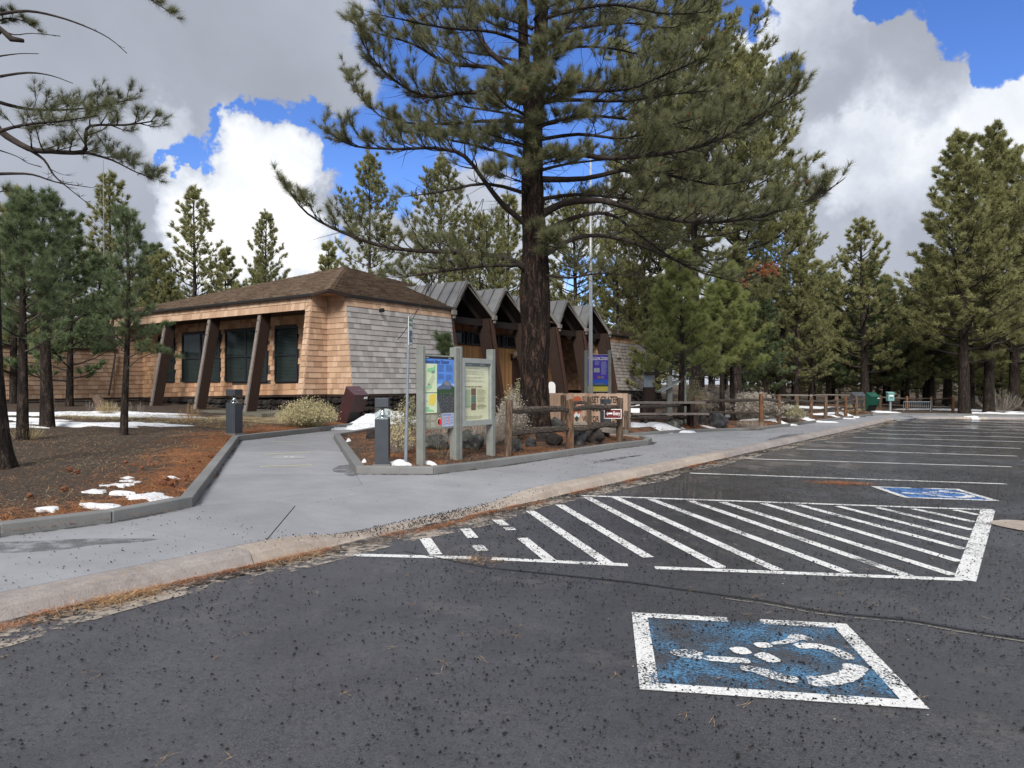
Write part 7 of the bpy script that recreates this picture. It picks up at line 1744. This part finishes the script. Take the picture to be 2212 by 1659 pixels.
shrub('rabbitbrush', gp_(665, 925, 19.8), .82, .80, 950, 'large rounded yellow-grey bush between the lamp and the maroon bin', 'sage', 'bloom', seed=1, nb=4, wd=.007, tipn=2, tipl=.035)
shrub('rabbitbrush', gp_(1097, 950, 16.0), .38, 1.15, 420, 'tall ghostly pale bush leaning out right of the notice kiosk', 'twig', 'twig', lean=.12, seed=2, nb=5, wd=.007, tipl=.035, tipn=1)
shrub('rabbitbrush', gp_(1040, 950, 15.6), .65, .75, 420, 'tangle of grey bare stems behind the notice kiosk', 'twig', None, seed=3, nb=6, wd=.007); shrub('rabbitbrush', gp_(1128, 935, 18.8), .5, 1.25, 420, 'tan-grey bush between the first fence post and the huge trunk', 'twig', 'sage', seed=4, nb=5, wd=.007)
shrub('rabbitbrush', gp_(880, 960, 14.6), .40, 1.05, 130, 'thin greyish bush with green tips behind the sign pole', 'twig', 'sage', seed=5, nb=6, wd=.006, tipl=.04); shrub('rabbitbrush', gp_(862, 980, 13.6), .28, .62, 190, 'clump of bleached bare stalks between bollard and sign pole', 'twig', 'bloom', seed=6, nb=2, wd=.009, tipl=.03)
shrub('rabbitbrush', gp_(950, 955, 14.8), .55, .55, 260, 'low bare thicket seen under the map kiosk', 'twig', None, seed=7, nb=6, wd=.007)
shrub('rabbitbrush', gp_(1540, 885, 29.5), .9, 1.35, 460, 'pale feathery bush left of the twin young trunks', 'twig', 'twig', seed=8, nb=5, wd=.014, tipl=.07); shrub('rabbitbrush', gp_(1625, 888, 29), 1.25, 1.15, 520, 'wide whitish bush right of the twin young trunks', 'twig', 'twig', seed=9, nb=5, wd=.014, tipl=.07)
shrub('rabbitbrush', gp_(1495, 885, 27.5), .5, 1.6, 260, 'upright ghostly bush beside the exhibit panel', 'twig', 'bloom', seed=10, nb=5, wd=.012); shrub('rabbitbrush', gp_(1700, 897, 29.5), .8, .7, 340, 'low grey bush behind the third post of the long fence', 'twig', 'sage', seed=11, nb=5, wd=.012); shrub('rabbitbrush', gp_(1620, 905, 25), .6, .45, 300, 'low brown brush before the second orange post', 'twig', None, seed=12, nb=5, wd=.008)
shrub('rabbitbrush', gp_(2160, 885, 52), 1.6, 1.8, 200, 'brown bare bush at the foot of the reddish very tall trunk', 'twig', None, seed=13, nb=6, wd=.02)
shrub('grass_clump', gp_(60, 958, 14.4), .32, .42, 320, 'dry straw grass clump at the foot of the leftmost young pine', 'grass', None, cat='grass', seed=20, nb=0, wd=.006); shrub('grass_clump', gp_(233, 905, 22.2), .4, .5, 240, 'dry yellow grass beside the leaning stump', 'grass', None, cat='grass', seed=21, nb=0, wd=.009)
shrub('weed', gp_(410, 918, 19.8), .32, .62, 60, 'orange-brown dead weed standing in the straw before the porch', 'needle_pale', None, cat='weed', seed=22, nb=5, wd=.009); shrub('grass_clump', gp_(925+28, 1003, 12.9), .18, .42, 40, 'thin dry grass blades under the map kiosk', 'grass', None, cat='grass', seed=23, nb=1, wd=.005); shrub('weed', gp_(1845, 893, 41), .6, .6, 150, 'dry grass at the last posts of the long fence', 'grass', None, cat='weed', seed=24, nb=1, wd=.02)
for i, (x, Y) in enumerate(((190, 23.5), (205, 23), (248, 23), (278, 23), (305, 22.5), (585, 22.3), (600, 21.8), (115, 23), (700, 21.9))):
    shrub('weed', gp_(x, 900, Y), .14, .5, 14, 'bare brown weed stalks before the stone base', 'twig', None, cat='weed', seed=30+i, nb=4, wd=.008)['group'] = 'bare weed stalks by the building'
# small pine shoot behind the map kiosk
p = gp_(967, 900, 17.5); gen_pine('pine_sapling', 71, vh(738, p.y)-p.z, 1.55, .28, 12, 'col', 3, 3, 2, (24, .20, .008, .7), ('needles_g', 'limbg', 'bark'), .03, 'slim pine sapling top peeking over the map kiosk', loc=p, upl=.5)

# ------------------------------------------------------------------ loose stuff
def flat_strips(n, xy, ln, wd, mat, name, label, zoff=.012, tilt=.2, seed=0, curved=False):
    g = np.random.default_rng(seed); X, Y = xy[:, 0], xy[:, 1]; n = len(X); a = g.uniform(0, math.pi, n); l = ln*g.uniform(.6, 1.1, n); dz = g.normal(0, tilt, n)*l*.5
    z = (ground_z(X, Y)+.006 if zoff is None else S(X, Y)+zoff)+g.uniform(0, .014, n)+np.abs(dz)*.5
    c = np.stack([X, Y, z], 1); d = np.stack([np.cos(a)*l/2, np.sin(a)*l/2, dz*.5], 1); s_ = np.stack([-np.sin(a), np.cos(a), 0*a], 1)*wd/2
    k = g.uniform(-.12, .12, (n, 1))*np.stack([-np.sin(a)*l, np.cos(a)*l, 0*a], 1)
    V = np.concatenate([np.stack([c-d-s_, c-d+s_, c+k], 1), np.stack([c+k-s_, c+k+s_, c+d], 1), np.stack([c-d, c+k-s_, c+k+s_], 1)], 0)
    return soup(name, V, mat, None, label=label, kind='stuff')
def sample_poly(poly, n, g, near=None):
    P = np.array([(p[0], p[1]) for p in poly]); lo, hi = P.min(0), P.max(0); out_ = []
    while sum(len(o) for o in out_) < n:
        q = g.uniform(lo, hi, (n*3, 2)); q = q[inpoly(q[:, 0], q[:, 1], poly)]
        if near is not None: q = q[g.random(len(q)) < near(q[:, 0], q[:, 1])]
        out_.append(q)
        if len(out_) > 60: break
    return np.concatenate(out_)[:n]
g = np.random.default_rng(5)
lb = [tuple(p[:2]) for p in left_curb[1:8]]+[(-6, 22), (-14, 22), (-16, 12)]
inl = lambda X, Y: np.clip(1-dist_poly(X, Y, left_curb)/1.7, .0, 1)*(.25+.9*(vnoise(X, Y, 1.3, 5)))+.04
flat_strips(0, sample_poly(lb, 26000, g, inl), .14, .004, M['needle_litter'], 'pine_needle_litter', 'orange fallen pine needles lying along the left edging', None, .35, 1)
flat_strips(0, sample_poly(lb, 13000, g, lambda X, Y: np.clip(vnoise(X, Y, .8, 9)*1.4-.35, .05, 1)), .11, .004, M['grass'], 'straw_litter', 'dry straw bits scattered over the left bed', None, .4, 2)
strw = [(-13.5, 20.0), (-7.5, 18.3), (-6.6, 20.4), (-8, 21.8), (-14, 22.2)]
flat_strips(0, sample_poly(strw, 9000, g), .13, .007, M['grass'], 'straw_litter', 'pale dry grass mat in front of the porch slab', None, .5, 3)
flat_strips(0, sample_poly([tuple(p[:2]) for p in island], 15000, g, lambda X, Y: .25+.75*(vnoise(X, Y, 1.6, 4) > .38)), .16, .0045, M['needle_litter'], 'pine_needle_litter', 'orange fallen pine needles covering the island', None, .5, 4)
rb = [tuple(p[:2]) for p in right_curb[2:]]+[(20, 36), (12, 29), (5, 23.5)]
flat_strips(0, sample_poly(rb, 9000, g, lambda X, Y: .1+.9*(vnoise(X, Y, 1.2, 8) > .4)), .17, .008, M['needle_litter'], 'pine_needle_litter', 'orange fallen pine needles behind the long rail fence', None, .5, 5)
# needles in the gutter and loose on the asphalt
s_ = g.uniform(-8, 9, 5200); u_ = -np.abs(g.normal(.02, .07, 5200))-.01+.10*(vnoise(s_, s_*0, .9, 2) < .35)*-1
keep = vnoise(s_, s_*0, 1.3, 6) > .32
XY = np.stack([KX+TX*s_-TY*u_, KY+TY*s_+TX*u_], 1)[keep]; flat_strips(0, XY, .12, .0035, M['needle_litter'], 'pine_needle_litter', 'fallen needles gathered in the gutter along the kerb', .010, .3, 6)
for sc_, nn, u0 in ((-4.65, 420, -.12), (-3.1, 160, -.12)):
    s_ = g.normal(sc_, .22, nn); u_ = g.normal(u0, .09, nn); XY = np.stack([KX+TX*s_-TY*u_, KY+TY*s_+TX*u_], 1); flat_strips(0, XY, .17, .0035, M['needle_pale'], 'pine_needle_litter', 'tuft of pale orange needles heaped against the kerb', .012, .38, int(sc_*-10))
def frust(n, ymax, g, x0=-200, x1=2400):
    """points spread evenly on the lot in view"""
    Y = np.sqrt(g.uniform(1.2**2, ymax**2, n)); x = g.uniform(x0, x1, n); return np.stack([(x-CX)/F*Y, Y], 1)
q = frust(260, 11, g); q = q[(uk(q[:, 0], q[:, 1]) < -.1)]; q2 = q+g.normal(0, .025, q.shape); flat_strips(0, np.concatenate([q, q2]), .12, .003, M['needle_pale'], 'loose_needles', 'single pale pine needles lying on the asphalt', .006, .05, 8)
rd = lp(1040, 1213); qd = np.stack([g.normal(rd.x, .13, 220), g.normal(rd.y, .09, 220)], 1); flat_strips(0, qd, .06, .004, M['needle_pale'], 'loose_needles', 'small dirty needle clump on the gap of the near border line', .008, .4, 9)
rd = lp(1818, 1045); qd = np.stack([g.normal(rd.x, .28, 900), g.normal(rd.y, .12, 900)], 1); flat_strips(0, qd, .08, .006, M['needle_litter'], 'loose_needles', 'flat reddish needle pile in the bay beyond the aisle', .008, .2, 10)
# cinders
OV = np.array([(1, 0, 0), (0, 1, 0), (-1, 0, 0), (0, -1, 0), (0, 0, 1), (0, 0, -.6)], float); OF = [(0, 1, 4), (1, 2, 4), (2, 3, 4), (3, 0, 4), (1, 0, 5), (2, 1, 5), (3, 2, 5), (0, 3, 5)]
def pebbles(XY, r0, r1, name, label, seed, mat='cinder', zf=None):
    g = np.random.default_rng(seed); n = len(XY); r = r0*.75+(r1*1.25-r0*.75)*g.random(n)**2.2; z = (S(XY[:, 0], XY[:, 1]) if zf is None else zf(XY[:, 0], XY[:, 1]))+.006+r*.3
    V = OV[None]*r[:, None, None]*g.uniform(.55, 1.25, (n, 6, 1)); a = g.uniform(0, 6.28, n); c, s = np.cos(a), np.sin(a)
    V = np.stack([V[..., 0]*c[:, None]-V[..., 1]*s[:, None], V[..., 0]*s[:, None]+V[..., 1]*c[:, None], V[..., 2]*.8], -1)+np.stack([XY[:, 0], XY[:, 1], z], 1)[:, None]
    soup(name, V[:, np.array(OF)].reshape(-1, 3, 3), M[mat], None, label=label, kind='stuff')
q = frust(70000, 15, g); q = q[uk(q[:, 0], q[:, 1]) < -.02]; q = q[g.random(len(q)) < np.clip(.30+1.1*vnoise(q[:, 0], q[:, 1], .8, 3)-.25*(q[:, 0] < -1)*(q[:, 1] > 4), .1, 1)]
pebbles(q, .0045, .0095, 'cinder_gravel', 'loose black cinders scattered over the asphalt', 1)
q = frust(60, 9, g); pebbles(q[uk(q[:, 0], q[:, 1]) < -.1], .004, .007, 'cinder_gravel', 'few pale chips among the cinders', 21, 'kerb')
s_ = g.uniform(-8, 14, 9000); u_ = -np.abs(g.normal(0, .09, 9000))-.004+.06; XY = np.stack([KX+TX*s_-TY*u_, KY+TY*s_+TX*u_], 1)
XY = XY[(uk(XY[:, 0], XY[:, 1]) < -.01)]; XY = XY[g.random(len(XY)) < np.clip(vnoise(sk(XY[:, 0], XY[:, 1]), XY[:, 0]*0, 1.1, 1)*1.5-.2, .08, 1)]
pebbles(XY, .005, .011, 'cinder_gravel', 'black cinders banked in the gutter', 2)
s_ = g.normal(-.9, .9, 1500); u_ = g.uniform(.0, .34, 1500); XY = np.stack([KX+TX*s_-TY*u_, KY+TY*s_+TX*u_], 1); pebbles(XY, .005, .010, 'cinder_gravel', 'cinders on the flush kerb ramp', 3, zf=lambda X, Y: lot(X, Y)+.018+.10*(1-dip(sk(X, Y))))
s_ = g.uniform(-9, 24, 4200); u_ = .31+g.uniform(0, 1, 4200)**1.3*1.8; XY = np.stack([KX+TX*s_-TY*u_, KY+TY*s_+TX*u_], 1)
XY = XY[(g.random(len(XY)) < np.where((sk(XY[:, 0], XY[:, 1]) < -2.6) | (sk(XY[:, 0], XY[:, 1]) > 3), .8, .12)) & ~natural(XY[:, 0], XY[:, 1])]; pebbles(XY, .004, .008, 'cinder_gravel', 'black cinders strewn over the concrete walk', 4)
# pine cones on the left bed
bm = bmesh.new(); bmesh.ops.create_icosphere(bm, subdivisions=2, radius=1)
for v in bm.verts: v.co *= 1+.16*((v.index*7) % 3-1)
cm = bpy.data.meshes.new('pine_cone'); bm.to_mesh(cm); bm.free(); cm.materials.append(M['cone'])
for i, (x, y) in enumerate(((65, 1080), (291, 1011), (272, 1006), (326, 1012), (399, 1003), (360, 1043), (398, 1044), (402, 1037), (352, 1051), (370, 1053), (380, 1046), (430, 1003), (455, 991), (150, 1021), (166, 1027), (307, 1018), (140, 1065), (415, 1018))):
    p = bp(x, y); o = link('pine_cone', cm, None, p+UP*.05); o.scale = (.05, .035, .033); o.rotation_euler = (0, .2, random.uniform(0, 3)); setp(o, 'fallen reddish pine cone on the needle litter of the left bed', 'pine cone', 'pine cones on the left bed')
# grey weathered plank lying behind the front fence
a, b = at(1286, 906, 18.6), at(1350, 915, 18.0)
for q in (a, b): q.z = gz(q.x, q.y)+.22
mb = MB(); d = (b-a); mb.box((a+b)/2, d/2, Vector((-d.y, d.x, 0)).normalized()*.14, UP*.05); mb.build('timber_block', M['railg'], None, label='grey weathered timber lying behind the second span of the front fence', cat='timber', origin=(a+b)/2)
